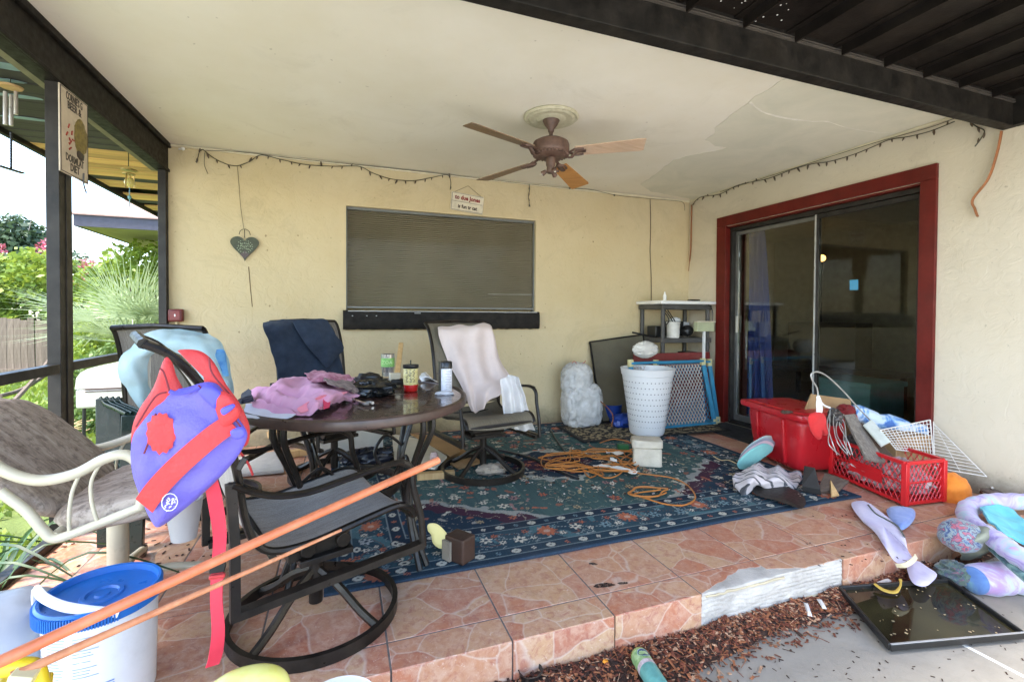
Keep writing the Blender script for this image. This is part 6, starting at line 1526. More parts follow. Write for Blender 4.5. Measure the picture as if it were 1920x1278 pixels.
rack('white wire rack with close parallel bars leaning on the side wall', [wx(1750, 790, XR-.10), wx(1752, 795, XR-.03), wx(1850, 893, XR-.04), wx(1752, 876, XR-.30)], 2, 14, .0020, 'white wire racks by the side wall', .003)
b = MB(); p = wz(1765, 905, .01); b.tube([p, wz(1800, 900, .01)], .004, 6); solo('rack_foot', 'short white rod on the tiles right of the crate', 'rod', b, M_RK)
b = MB(); c = V((3.46, 1.72, 0)); b.sphere(c+V((0, .02, .065)), (.10, .09, .095), 34, 22, .12, 2.2, 4, flat=.85); solo('cloth_bundle', 'bright orange cloth bundle lying right of the red crate', 'cloth', b, fab('orange_knit', (.74, .20, .015), c2=(.80, .26, .03), vs=16, bump=.5, bs=60), ang=70)
c = V((3.655, 1.64, 0)); t = thing('glass_jar', 'dark red glass jar with a metal clip lid by the side wall', 'jar', c)
b = MB(); b.lathe([(.045, 0), (.052, .012), (.052, .050), (.045, .058), (0, .058)], c, 28); b.build('jar_body', mat('dark_red_glass', (.12, .012, .010), .1, var=.3), t); b = MB(); b.lathe([(.048, .059), (.050, .066), (.03, .074), (0, .076)], c, 28); lid = b.build('lid', mat('smoky_glass_lid', (.10, .07, .06), .12), t)
b = MB(); b.sphere(c+V((0, 0, .084)), .011, 12, 8); b.build('lid_knob', M_CHR, lid); b = MB(); b.tube([c+V((.053*cos(a), .053*sin(a), .056)) for a in [k*pi/12 for k in range(24)]], .002, 5, True); b.build('clip_ring', M_CHR, t)

# plush sleeve on the rug (pastel), zebra cloth, skate deck, wedge
def stripes_mat(nm, cols_, sc_=8, ax='X'):
    q = N(nm); wv = q.t.nodes.new('ShaderNodeTexWave'); wv.inputs['Scale'].default_value = sc_; wv.bands_direction = ax; wv.inputs['Distortion'].default_value = 2.5; wv.inputs['Detail'].default_value = 2
    q.t.links.new(q.co.outputs['Object'], wv.inputs['Vector']); n = len(cols_)
    q.color(q.ramp(wv.outputs['Fac'], [(i/n, c) for i, c in enumerate(cols_)], 'CONSTANT')); q.rough(.9); q.b.inputs['Sheen Weight'].default_value = .3; q.bump(q.noise(120, 5), .3, .003); MC[nm] = q.m; return q.m
t = thing('baby_toy', 'pastel striped soft toy lying on the rug against the tote', 'plush toy', wz(1412, 862, .01))
for k, cc in enumerate(((.46, .56, .52), (.30, .32, .36), (.62, .44, .46), (.20, .46, .42))):
    O = [wy(x-2*k, y+5*k-8, 2.60-.028*k) for x, y in ((1388, 862), (1394, 872), (1412, 868), (1436, 852), (1454, 838), (1452, 828), (1436, 824), (1412, 836), (1396, 850))]
    puff(O, .032, (-.4, -.6, .7), rings=6, amp=.1, seed=k).build('page', fab('plush_%d' % k, cc), t, ang=80)
b = MB(); b.sphere(wz(1447, 818, .12), (.022, .02, .016), 12, 8, .2); b.tube(spline([wz(1437, 826, .11), wz(1450, 842, .07), wz(1444, 850, .06)], 4), .009, 6); b.build('tab', fab('yellow_cream_plush', (.70, .58, .30)), t)
cable('yellow_ribbon', 'thin yellow ribbon trailing on the rug from the striped soft toy', 'ribbon', [wz(x, y, .02) for x, y in ((1338, 855), (1352, 862), (1366, 862), (1380, 868))], .006, MC['yellow_cream_plush'], asp=.4)
C = [[wz(1372, 915, .02), wz(1372, 895, .08), wz(1392, 878, .10), wz(1420, 872, .06)], [wz(1392, 925, .02), wz(1400, 905, .10), wz(1420, 888, .12), wz(1440, 874, .08)], [wz(1425, 915, .04), wz(1430, 902, .10), wz(1450, 890, .10), wz(1465, 878, .05)], [wz(1460, 918, .02), wz(1470, 906, .07), wz(1485, 896, .06), wz(1490, 885, .02)], [wz(1490, 915, .015), wz(1497, 908, .03), wz(1503, 903, .03), wz(1505, 893, .015)]]
solo('striped_cloth', 'white cloth with black stripes crumpled on the rug', 'cloth', patch(C, .012, 12, 3, .004, 60, 50, lambda u, v: (0, 0, .016*sin(u*17+v*7))), stripes_mat('zebra_stripes', [(.56, .50, .49), (.56, .50, .49), (.56, .50, .49), (.60, .53, .52), (.56, .50, .49), (.56, .50, .49), (.05, .05, .055)], 7, 'DIAGONAL'), ang=80)
O = [wz(x, y, .035) for x, y in ((1410, 912), (1425, 905), (1455, 908), (1485, 915), (1505, 927), (1511, 942), (1503, 953), (1485, 948), (1455, 938), (1425, 930), (1412, 922))]
t = thing('skate_deck', 'short black worn board lying over the rug edge', 'board', wz(1460, 930, .02)); b = puff(O, .022, (0, 0, 1), rings=6, amp=.03, back=True); dk = b.build('deck', mat('black_worn_board', (.022, .018, .016), .55, var=.4, vs=20), t, ang=50)
b = MB(); [b.lathe([(.004, .046), (.004, .0475), (0, .048)], wz(x, y, 0), 8) for x, y in ((1497, 940), (1500, 944), (1422, 912), (1426, 914))]; b.build('screws', M_CHR, dk, kind='stuff')
board('dark upright wedge of wood between skate deck and crate', 'wood_wedge', 'wood', [wz(1506, 922, .015), wz(1510, 884, .10), wz(1530, 888, .11), wz(1540, 928, .02)], .05, mat('grey_black_wood', (.028, .026, .024), .7, var=.2))
board('weathered brown plank end lying against the crate', 'plank_end', 'plank', [wz(1530, 925, .015), wz(1545, 890, .08), wz(1590, 905, .06), wz(1570, 925, .015)], .02, wood_mat('brown_grey_wood', (.055, .036, .026), (.12, .085, .06), 1, 'X', .8))
board('small triangular tan wood chip lying against the plank end', 'wood_chip', 'wood', [wz(1558, 932, .02), wz(1556, 902, .07), wz(1572, 930, .02)], .012, M_PINE)

# ================================================================== DECK LITTER AND PILLOWS
def mulch():
    rd = random.Random(9); b = MB(); n = 0
    fx = [(-.2, .0), (.5, .18), (.75, .24), (1.0, .20), (1.3, .13), (1.6, .09), (1.9, .09), (2.1, .08), (2.35, .05), (2.7, .04), (3.7, .03)]
    def width(x):
        for (a, wa), (c, wc) in zip(fx, fx[1:]):
            if a <= x <= c: return wa+(wc-wa)*(x-a)/(c-a)
        return .03
    def bedz(x, d): return max(0, .052*(1-(d/(width(x)*1.05+.001))**1.3))*(.8+.4*noise.noise(V((x*8, d*8, 0))))
    b2 = MB(); b2.grid(lambda u, v: (-.1+3.8*u, Y0+.004-v*width(-.1+3.8*u)*(1+.25*noise.noise(V((u*40, 0, 1)))), GZ+.002+bedz(-.1+3.8*u, v*width(-.1+3.8*u))), 160, 10)
    o = b2.build('mulch_bed', mat('dark_bark_soil', (.05, .025, .016), .95, var=.5, vs=40, bump=.8, bs=120), None); o['kind'] = 'stuff'
    for k in range(6200):
        x = rd.uniform(-.1, 2.75) if rd.random() < .93 else rd.uniform(2.5, 3.7); w_ = width(x)
        d = abs(rd.gauss(0, .5))*w_ if rd.random() < .9 else rd.uniform(0, 1)**.8*w_*1.7+.02
        if rd.random() < .45 and d < w_: d = rd.uniform(0, w_)
        y = Y0-.006-d; z = GZ+.004+bedz(x, d)+rd.uniform(0, .008)
        if y < 1.0: continue
        L, W, T = rd.uniform(.006, .026), rd.uniform(.003, .009), rd.uniform(.001, .003)
        if rd.random() < .05: L, W = rd.uniform(.025, .045), rd.uniform(.006, .014)
        if rd.random() < .15: L, W, T = rd.uniform(.03, .07), .0016, .0016
        b.cur = rd.choice([0, 0, 0, 1, 1, 2, 2, 3]); tl = 1. if d < w_ else .2
        b.box((x, y, z), (L, W, T), (rd.uniform(-.5, .5)*tl, rd.uniform(-.5, .5)*tl, rd.uniform(0, pi)))
    o = b.build('bark_mulch', [mat('red_bark', (.16, .045, .022), .85, var=.5, vs=60), mat('dark_bark', (.05, .022, .014), .9, var=.5, vs=60), mat('orange_bark', (.30, .11, .045), .85, var=.4, vs=60), mat('pale_bark', (.46, .27, .16), .8, var=.3, vs=60)], None, smooth=False)
    o['kind'] = 'stuff'
    # leaf bits scattered over deck, tiles and tray
    b = MB()
    for k in range(120):
        p = wz(rd.uniform(1340, 1920), rd.uniform(1105, 1278), GZ+.003)
        b.box(p, (rd.uniform(.004, .016), rd.uniform(.0015, .005), .001), (0, 0, rd.uniform(0, pi)))
    for k in range(70):
        p = wz(rd.uniform(80, 420), rd.uniform(960, 1060), .003)
        if p.x < -1.25: continue
        b.box(p, (rd.uniform(.008, .028), rd.uniform(.004, .010), .002), (0, 0, rd.uniform(0, pi)))
    for k in range(40):
        p = wz(rd.uniform(1500, 1700), rd.uniform(960, 1060), .003); b.box(p, (rd.uniform(.004, .016), rd.uniform(.003, .008), .001), (0, 0, rd.uniform(0, pi)))
    o = b.build('leaf_litter', MC['dark_bark'], None, smooth=False); o['kind'] = 'stuff'
mulch()
def tray():
    A, B_, C_, D_ = V((2.10, 1.455, -.128)), V((1.935, 1.15, -.148)), V((2.51, 1.02, -.150)), V((2.63, 1.325, -.125))
    t = thing('baking_tray', 'shallow black tray with dirty water lying on the concrete', 'tray', B_)
    f = lambda u, v, z=0: A.lerp(D_, u).lerp(B_.lerp(C_, u), v)+V((0, 0, z))
    b = MB(); b.grid(lambda u, v: f(u, v), 2, 2, .004)
    b.build('tray_base', mat('black_tray', (.012, .011, .010), .25, var=.5, vs=6, dirt=.15), t, smooth=False)
    for p, q in (((0, 0), (1, 0)), ((1, 0), (1, 1)), ((1, 1), (0, 1)), ((0, 1), (0, 0))):
        b = MB(); b.bar(f(*p, .011), f(*q, .011), .012, .026); b.build('tray_rim', MC['black_plastic'], t, bevel=.003)
    b = MB(); b.bar(f(0, 1, .026)+V((0, -.004, 0)), f(1, 1, .026)+V((0, -.004, 0)), .006, .003); b.build('worn_edge', mat('worn_rim_grey', (.32, .31, .30), .4), t)
    q = N('dirty_water'); q.color(q.ramp(q.noise(5, 5), [(.35, (.012, .010, .006)), (.7, (.045, .038, .016))])); q.rough(.05); q.bump(q.noise(8, 2), .02, .002)
    b = MB(); b.add([f(.02, .02, .0075), f(.98, .02, .0085), f(.98, .98, .0085), f(.02, .98, .0075)], [(0, 3, 2, 1)]); w_ = b.build('water', q.m, t, smooth=False)
    rd = random.Random(3); b = MB()
    for k in range(34):
        p = f(rd.uniform(.06, .94), rd.uniform(.06, .94), .0095); s = rd.uniform(.003, .010); b.box(p, (s, s*rd.uniform(.3, .8), .001), (0, 0, rd.uniform(0, pi)))
    b.build('floating_debris', mat('cream_debris', (.50, .38, .22), .8), t, smooth=False, kind='stuff')
    b = MB(); b.tube(spline([f(.30, .03, .03), f(.34, .13, .022), f(.42, .17, .02), f(.50, .10, .03), f(.54, .02, .04)], 5), [.008+.004*sin(k*.3) for k in range(21)], 6, asp=.4); solo('banana_peel', 'yellow brown peel lying on the rear rim of the black tray', 'peel', b, mat('yellow_peel', (.46, .30, .05), .6, var=.3))
tray()
# bottle / can at the bottom
def drink():
    a, e = wz(1198, 1228, -.105), wz(1262, 1330, -.085); d = (e-a).normalized(); c = a
    t = thing('drink_bottle', 'green labelled bottle lying on the mulch at the bottom edge', 'bottle', c)
    M = Matrix.Translation(a) @ d.to_track_quat('Z', 'X').to_matrix().to_4x4(); L = (e-a).length
    def seg(nm, prof, m): b = MB(); b.lathe(prof, (0, 0, 0), 28, M=M); b.build(nm, m, t, ang=50)
    seg('bottom_cap', [(0, -.012), (.018, -.010), (.030, 0), (.032, .012)], mat('pale_green_glass', (.32, .46, .14), .25, var=.2, vs=60))
    seg('label_top', [(.0325, .012), (.0325, .066)], mat('green_label', (.12, .36, .08), .4, var=.3, vs=50, c2=(.42, .56, .30)))
    seg('label_band', [(.0328, .066), (.0328, .084)], mat('pink_white_label', (.52, .44, .46), .4, var=.3, vs=70))
    seg('label_low', [(.0325, .084), (.0325, L*.9), (.02, L), (0, L)], mat('teal_label', (.12, .34, .30), .4, var=.2, vs=40))
    up = V((0, -.45, .9)).normalized(); s_ = d.cross(up).normalized()
    b = MB(); n = 22
    for k, (rr, nm, m) in enumerate(((.024, 'label_ring', mat('pale_blue_ink', (.40, .56, .56), .5)), (.021, 'label_disc', mat('dark_blue_ink', (.04, .09, .17), .5)))):
        b = MB(); vs = []
        Mi = M.inverted()
        for i in range(n):
            th = 2*pi*i/n; ax = .034+rr*.85*sin(th); ang = rr*cos(th)/.0325; R_ = .0330+.0004*k
            base = Mi.to_3x3() @ up; a0 = math.atan2(base.y, base.x); vs.append(M @ V((R_*cos(a0+ang), R_*sin(a0+ang), ax)))
        ctr = sum(vs, V())/n+up*.002; vs.append(ctr); b.add(vs, [(i, (i+1) % n, n) for i in range(n)]); b.build(nm, m, t, smooth=False)
drink()
b = MB(); c = wz(1000, 1275, GZ+.05); b.lathe([(.03, -.05), (.042, .012), (.044, .02), (.038, .018), (.03, -.04), (0, -.045)], c+V((0, .03, 0)), 14, M=None, jit=.18, seed=2); solo('plastic_pot', 'torn black plastic pot standing in the mulch at the bottom edge', 'pot', b, MC['black_plastic'])
board('brown card scrap beside the torn black pot', 'card_scrap', 'card', [wz(1022, 1252, GZ+.05), wz(1052, 1250, GZ+.04), wz(1062, 1285, GZ+.03), wz(1022, 1290, GZ+.03)], .003, mat('brown_card_scrap', (.20, .11, .055), .8))
b = MB(); b.box(wz(1135, 1239, GZ+.055), (.018, .012, .010), (.2, .3, .4)); solo('orange_bit', 'small bright orange chip on the mulch', 'chip', b, mat('bright_orange_bit', (.75, .28, .02), .5), bevel=.002)
for x, y, L, a, lb in ((1541, 1130, .05, 1.1, 'white plastic shard on the mulch below the broken step'), (1515, 1140, .07, .9, 'long pale wood shard on the mulch'), (1655, 1090, .08, -.2, 'pale bark piece at the rear corner of the tray')):
    b = MB(); b.box(wz(x, y, GZ+.045), (L, .018, .008), (.1, -.25, a), taper=.6); solo('wood_shard', lb, 'shard', b, mat('bleached_shard', (.58, .54, .50), .7, var=.15), smooth=False)

def blotch(nm, cols_, sc_=9, rough=.9):
    q = N(nm); n = len(cols_); f = q.noise(sc_, 4, .6, dist=1.2); lo, hi = .32, .68
    q.color(q.ramp(f, [(lo+(hi-lo)*i/(n-1), c) for i, c in enumerate(cols_)])); q.rough(rough); q.b.inputs['Sheen Weight'].default_value = .3; q.bump(q.noise(14, 5, .6), .35, .01); MC[nm] = q.m; return q.m
M_LAV = blotch('lavender_print', [(.26, .20, .46), (.42, .35, .58), (.50, .46, .62), (.34, .50, .58), (.54, .32, .50)], 9)
M_FLO = blotch('floral_print', [(.03, .04, .10), (.07, .12, .24), (.28, .32, .30), (.03, .06, .13), (.46, .10, .12), (.12, .16, .26)], 30)
M_TEAL = fab('turquoise_cotton', (.10, .46, .56), c2=(.16, .55, .62))
t = thing('nursing_pillow', 'lavender U shaped pillow with a turquoise lining at the right edge', 'pillow', wz(1830, 985, 0))
U = [wz(x, y, z) for x, y, z in ((1985, 942, .09), (1925, 940, .09), (1860, 940, .08), (1815, 953, .07), (1822, 982, .07), (1865, 1010, .07), (1915, 1046, .05), (1985, 1090, .02))]
S = spline(U, 8); b = MB(); b.tube(S, [.045*(.96+.06*sin(k*1.9)) for k in range(len(S))], 18); b.build('cover', M_LAV, t, ang=80)
C = [[wz(1838, 950, .10), wz(1870, 945, .09), wz(1905, 955, .06)], [wz(1848, 970, .11), wz(1885, 972, .05), wz(1925, 990, .04)], [wz(1880, 1000, .10), wz(1915, 1015, .06), wz(1960, 1040, .05)]]
patch(C, .010, 12, 2, .01, 26, 26).build('lining', M_TEAL, t, ang=80)
b = MB(); b.sphere(wz(1800, 1003, .06), (.085, .075, .072), 36, 24, .06, 2, 5, pw=.85); solo('floral_pillow', 'round dark floral pillow end leaning on the step edge', 'pillow', b, M_FLO, ang=80)
C = [[wz(1800, 1050, -.10), wz(1798, 1015, .03), wz(1822, 985, .09)], [wz(1830, 1046, -.08), wz(1832, 1012, .08), wz(1850, 985, .11)], [wz(1855, 1036, -.07), wz(1862, 1012, .06), wz(1868, 990, .10)], [wz(1885, 1058, -.10), wz(1895, 1050, -.02), wz(1890, 1015, .06)]]
solo('olive_cloth', 'olive grey cloth bunched between the two pillows', 'cloth', patch(C, .012, 10, 4, .006, 36, 30), fab('olive_cotton', (.20, .21, .15), c2=(.30, .31, .23), vs=6), ang=80)
b = MB(); b.tube(spline([wz(x, y, .015) for x, y in ((1828, 990), (1865, 1020), (1905, 1052), (1960, 1095))], 6), .018, 10, asp=.6); b.tube(spline([wz(x, y, .0) for x, y in ((1832, 1000), (1862, 1028), (1900, 1062), (1950, 1105))], 6), .022, 10, asp=.7); solo('dark_teal_trim', 'dark teal folded edge running under the lavender pillow', 'cloth', b, blotch('dark_teal_print', [(.02, .07, .10), (.05, .16, .18), (.20, .36, .30)], 20))
t = thing('body_pillow', 'pastel violet rolled pillow lying on the concrete at the right', 'pillow', wz(1850, 1100, GZ))
p, e = wz(1826, 1086, GZ+.065), wz(1990, 1078, GZ+.07); S = [p.lerp(e, k/16)+V((0, .006*sin(k*1.3), 0)) for k in range(17)]
b = MB(); b.tube(S, [.060, .064]+[.068+.004*sin(k*2.4) for k in range(15)], 22); b.build('pillow_cover', blotch('pastel_violet_print', [(.40, .22, .42), (.38, .28, .52), (.50, .47, .60), (.44, .54, .58), (.54, .36, .50)], 8), t, ang=80)
b = MB(); b.sphere(p+V((-.006, -.004, 0)), (.020, .056, .060), 20, 14); b.build('end_cap', blotch('mint_blue_end', [(.07, .14, .34), (.10, .20, .42), (.20, .38, .36)], 6), t, ang=80)
b = MB(); b.sphere(wz(1788, 1072, -.10), (.07, .06, .045), 26, 18, .4, 2.6, 8, ridge=True); solo('crumpled_netting', 'dark green patterned crumpled cloth left of the rolled pillow', 'cloth', b, blotch('dark_green_print', [(.03, .06, .05), (.10, .14, .10), (.03, .06, .09), (.22, .10, .12)], 30), ang=80)
# lavender sleeve lying over the step
t = thing('pillow_case', 'lavender fabric sleeve hanging over the step edge to the tray', 'pillow case', wz(1660, 1000, 0))
def zz(x, y): return .028 if y < 1035 else .028-.14*(y-1035)/60
O = [(1596, 944), (1612, 938), (1628, 942), (1655, 962), (1682, 985), (1697, 1008), (1702, 1030), (1712, 1050), (1690, 1056), (1676, 1050), (1660, 1025), (1638, 993), (1610, 968)]
puff([wz(x, y, zz(x, y)) for x, y in O], .040, (-.1, -.2, 1), rings=8, amp=.12, seed=3).build('sleeve', blotch('pale_lavender', [(.46, .40, .58), (.54, .49, .64), (.60, .54, .66)], 5), t, ang=80)
O = [(1700, 1052), (1718, 1050), (1738, 1062), (1757, 1076), (1746, 1092), (1732, 1099), (1714, 1094), (1704, 1078)]
puff([wz(x, y, -.085) for x, y in O], .035, (-.2, -.5, 1), rings=6, amp=.1, seed=6).build('sleeve_end', MC['pale_lavender'], t, ang=80)
C = [[wz(1678, 1057, -.01), wz(1694, 1056, .0), wz(1708, 1046, .01), wz(1716, 1038, .01)], [wz(1682, 1064, -.03), wz(1698, 1063, -.02), wz(1713, 1055, -.01), wz(1721, 1046, -.01)]]
patch(C, .003, 14, 2, .003, 10, 20).build('cream_edge', fab('cream_hem', (.66, .56, .36)), t)
b = MB(); b.tube(spline([wz(x, y, .045) for x, y in ((1628, 946), (1642, 962), (1660, 972), (1682, 985), (1696, 1006))], 6), .004, 6); b.build('opening_edge', fab('dark_olive_hem', (.10, .11, .09)), t)
O = [(1662, 955), (1680, 950), (1712, 955), (1716, 968), (1706, 984), (1690, 992), (1672, 978)]
solo('blue_pad', 'small blue pad with a floral edge behind the lavender sleeve', 'pad', puff([wz(x, y, .03) for x, y in O], .05, (0, -.2, 1), rings=7, amp=.08, seed=2), blotch('cornflower_print', [(.16, .24, .52), (.19, .28, .58), (.22, .30, .60), (.20, .30, .36)], 10), ang=80)

b = MB(); rd = random.Random(77)
for k in range(420):
    p = wz(rd.gauss(1180, 170), rd.uniform(815, 930), .019)
    if not (0 < p.x < 2.9 and 2.0 < p.y < 4.2): continue
    s = rd.uniform(.003, .011); b.cur = rd.choice([0, 0, 1, 2]); b.box(p, (s*rd.uniform(1, 2.5), s, .002), (rd.uniform(-.3, .3), rd.uniform(-.3, .3), rd.uniform(0, pi)))
o = b.build('crumbs', [MC['dark_bark'], MC['pale_bark'], MC['bleached_shard']], None, smooth=False); o['kind'] = 'stuff'
# ================================================================== OUTSIDE
FG = GZ-.22
def leaf_mb(b, p, d, L, W, up=None):
    s = d.cross(V((RND.uniform(-1, 1), RND.uniform(-1, 1), RND.uniform(-.3, 1)))).normalized()
    b.add([p, p+d*L*.5+s*W, p+d*L, p+d*L*.5-s*W], [(0, 1, 2, 3)])
def leaf_mat(nm, c, c2, c3, trans=.25):
    q = N(nm); q.color(q.ramp(q.noise(2.2, 5, .6), [(.3, c), (.5, c2), (.72, c3)])); q.rough(.55)
    q.b.inputs['Subsurface Weight'].default_value = 0
    tl = q.t.nodes.new('ShaderNodeBsdfTranslucent'); tl.inputs[0].default_value = (*sh(c3, 1.3), 1)
    mx = q.t.nodes.new('ShaderNodeMixShader'); mx.inputs[0].default_value = trans
    q.t.links.new(q.b.outputs[0], mx.inputs[1]); q.t.links.new(tl.outputs[0], mx.inputs[2]); q.t.links.new(mx.outputs[0], q.out.inputs[0]); MC[nm] = q.m; return q.m
M_L1 = leaf_mat('lime_leaf', (.09, .15, .018), (.18, .26, .028), (.29, .36, .05))
M_L2 = leaf_mat('mid_green_leaf', (.05, .10, .02), (.10, .17, .035), (.16, .24, .06))
M_L3 = leaf_mat('dark_green_leaf', (.03, .055, .025), (.05, .085, .04), (.08, .12, .055))
M_PINK = mat('pink_blossom', (.55, .13, .18), .7, var=.3, vs=30)
M_BARK = mat('grey_bark', (.12, .09, .065), .9, var=.4, vs=12, bump=.6)
def foliage(b, c, r, n, L, seed, clump=3.0, thr=-.05, shell=.45):
    rd = random.Random(seed); k = 0; tries = 0
    while k < n and tries < n*6:
        tries += 1
        d = V((rd.gauss(0, 1), rd.gauss(0, 1), rd.gauss(0, 1))).normalized(); q = shell+(1-shell)*rd.random()**.5
        w_ = 1+.22*noise.noise(d*2.1+V((seed, 0, 0)))
        p = V((d.x*r[0]*q*w_, d.y*r[1]*q*w_, d.z*r[2]*q*w_))+V(c)
        if noise.noise(p*clump/max(.4, r[2])*1.1+V((seed*3.3, 0, 0))) < thr or p.z < FG+.03: continue
        dd = V((rd.uniform(-1, 1), rd.uniform(-1, 1), rd.uniform(-.7, .6))).normalized(); l = L*rd.uniform(.6, 1.3)
        s = dd.cross(V((rd.uniform(-1, 1), rd.uniform(-1, 1), rd.uniform(-.3, 1)))).normalized()*l*.30
        b.add([p, p+dd*l*.5+s, p+dd*l, p+dd*l*.5-s], [(0, 1, 2, 3)]); k += 1
def shrub(nm, label, cat, c, r, n, L, m, seed, trunk=True, flowers=0, thr=-.05):
    t = thing(nm, label, cat, (c[0], c[1], FG)); b = MB(); foliage(b, c, r, n, L, seed, thr=thr); b.build('crown', m, t, smooth=False)
    rd = random.Random(seed); b = MB()
    for k in range(4):
        e = V(c)+V((rd.uniform(-.5, .5)*r[0], rd.uniform(-.5, .5)*r[1], rd.uniform(-.1, .6)*r[2])); b.tube(spline([V((c[0]+rd.uniform(-.05, .05), c[1], FG-.02)), V((c[0], c[1], FG)).lerp(e, .5)+V((rd.uniform(-.1, .1), 0, .1)), e], 4), [.05*(1-i/10) for i in range(9)], 6)
    b.build('trunk', M_BARK, t)
    if flowers:
        b = MB()
        for k in range(flowers):
            d = V((rd.gauss(0, 1), rd.gauss(0, 1), abs(rd.gauss(0, .8))+.5)).normalized(); p = V(c)+V((d.x*r[0], d.y*r[1], d.z*r[2]))*rd.uniform(1.0, 1.22)
            foliage(b, p, (.17, .17, .30), 110, .085, seed+k, thr=-9, shell=.1)
        b.build('flower_cluster', M_PINK, t, smooth=False, kind='stuff')
    return t
# fence of single pickets
FY = 14.2
t = thing('wood_fence', 'weathered wooden picket fence half covered by vines beyond the lawn', 'fence', (-8, FY, FG))
M_PK = wood_mat('grey_picket_wood', (.10, .070, .048), (.22, .165, .12), .8, 'Z', .85)
x = -13.2
while x < -3.2:
    h = 1.30+RND.uniform(-.04, .03); b = MB(); b.box((0, 0, h/2), (.118, .018, h)); o = b.build('picket', M_PK, t, world=False, smooth=False); o.location = (x+8, RND.uniform(-.006, .006), .02); o.rotation_euler.y = RND.uniform(-.012, .012); x += .128
for z in (.25, 1.0): b = MB(); b.box((-.2, .035, z), (10, .04, .09)); b.build('fence_rail', M_PK, t, world=False, smooth=False)
b = MB(); b.box((-.2, -.05, .10), (10, .05, .14)); b.build('kick_board', M_PK, t, world=False, smooth=False)
# hedges and trees (each its own)
specs = [
 ('flowering_shrub', 'tall lime green shrub with pink blossom clusters left of the screen post', 'shrub', (-9.6, 15.6, 1.35), (1.9, 1.2, 1.75), 11000, .16, M_L1, 1, 9),
 ('flowering_shrub', 'lime green shrub with pink tips showing just left of the screen post', 'shrub', (-7.3, 15.4, 1.15), (1.5, 1.1, 1.5), 9000, .16, M_L1, 2, 7),
 ('leafy_shrub', 'broad bright green shrub leaning over the fence top at the left edge', 'shrub', (-9.6, 14.5, 1.45), (2.2, .45, .50), 5600, .13, M_L1, 3, 0),
 ('leafy_shrub', 'bright green shrub between the screen posts behind the palm', 'shrub', (-4.5, 13.2, .95), (1.25, .9, 1.35), 9500, .15, M_L1, 4, 0),
 ('vine_thicket', 'dense leafy vine thicket right of the screen post beside the chairs', 'vine', (-2.95, 8.6, .35), (.80, .6, .95), 8500, .075, M_L1, 5, 0),
 ('vine_thicket', 'dense leafy vine thicket low behind the grill', 'vine', (-2.65, 7.4, .05), (.7, .5, .62), 4600, .065, M_L2, 6, 0),
 ('leafy_shrub', 'yellow green shrub beneath the neighbouring eave', 'shrub', (-2.9, 10.2, 1.3), (1.2, .8, 1.2), 6000, .11, M_L1, 7, 0),
]
for nm, lb, cat, c, r, n, L, m, sd_, fl in specs: shrub(nm, lb, cat, c, r, n, L, m, sd_, flowers=fl)
t = thing('broadleaf_tree', 'dark green tree against the sky at the far left', 'tree', (-16.3, 32, FG))
b = MB()
for k, (dx, dz, rr_) in enumerate(((0, 4.8, 2.2), (-2.2, 4.2, 1.8), (2.0, 4.0, 1.7), (-4.2, 5.2, 1.9), (.6, 5.9, 1.2))): foliage(b, (-16.6+dx, 32, dz-.8), (rr_, rr_, rr_*.8), 1500, .30, 30+k, thr=-.1)
b.build('crown', M_L3, t, smooth=False)
b = MB(); b.tube([(-16.3, 32, FG-.1), (-16.4, 32, 2), (-16.1, 32, 4.5)], [.28, .2, .1], 8)
for dx, dz in ((-2.2, 4), (2, 3.8), (-4, 5)): b.tube(spline([(-21.05, 32, 1.8), (-21+dx*.5, 32, 3), (-16.6+dx, 32, dz-.8)], 4), [.12*(1-i/10) for i in range(9)], 6)
b.build('trunk', M_BARK, t)
# fan palm
t = thing('fan_palm', 'spiky pale green fan palm just outside the end of the back wall', 'palm', (-2.28, 6.6, FG)); M_PALM = leaf_mat('palm_leaf', (.14, .20, .07), (.28, .34, .17), (.36, .44, .24), .2)
b = MB(); b.tube([(-2.28, 6.6, FG-.02), (-2.27, 6.6, .2), (-2.25, 6.58, .75)], [.11, .09, .07], 10); b.build('trunk', M_BARK, t)
rd = random.Random(8)
for k in range(20):
    az = 2*pi*k/20*2.4+rd.uniform(-.2, .2); el = rd.uniform(.1, 1.4); base = V((-2.25, 6.58, .75)); d = V((cos(az)*cos(el), sin(az)*cos(el), sin(el))); hub = base+d*rd.uniform(.25, .5)
    b = MB(); b.tube([base, hub], .010, 5); side = d.cross(V((0, 0, 1))); side = side.normalized() if side.length > .1 else V((1, 0, 0)); nn = side.cross(d).normalized()
    for j in range(25):
        a = (j/24-.5)*3.0; dd = (d*cos(a)+side*sin(a)).normalized(); L = .86*(1-.25*abs(a)/1.85)*rd.uniform(.85, 1.1); s = (side*cos(a)-d*sin(a))*.009; p1 = hub+dd*L*.5+nn*.02; p2 = hub+dd*L+V((0, 0, -.10*rd.random()))
        b.add([hub-s*.3, hub+s*.3, p1+s, p1-s], [(0, 1, 2, 3)]); b.add([p1-s, p1+s, p2], [(0, 1, 2)])
    b.build('frond', M_PALM, t, smooth=False)
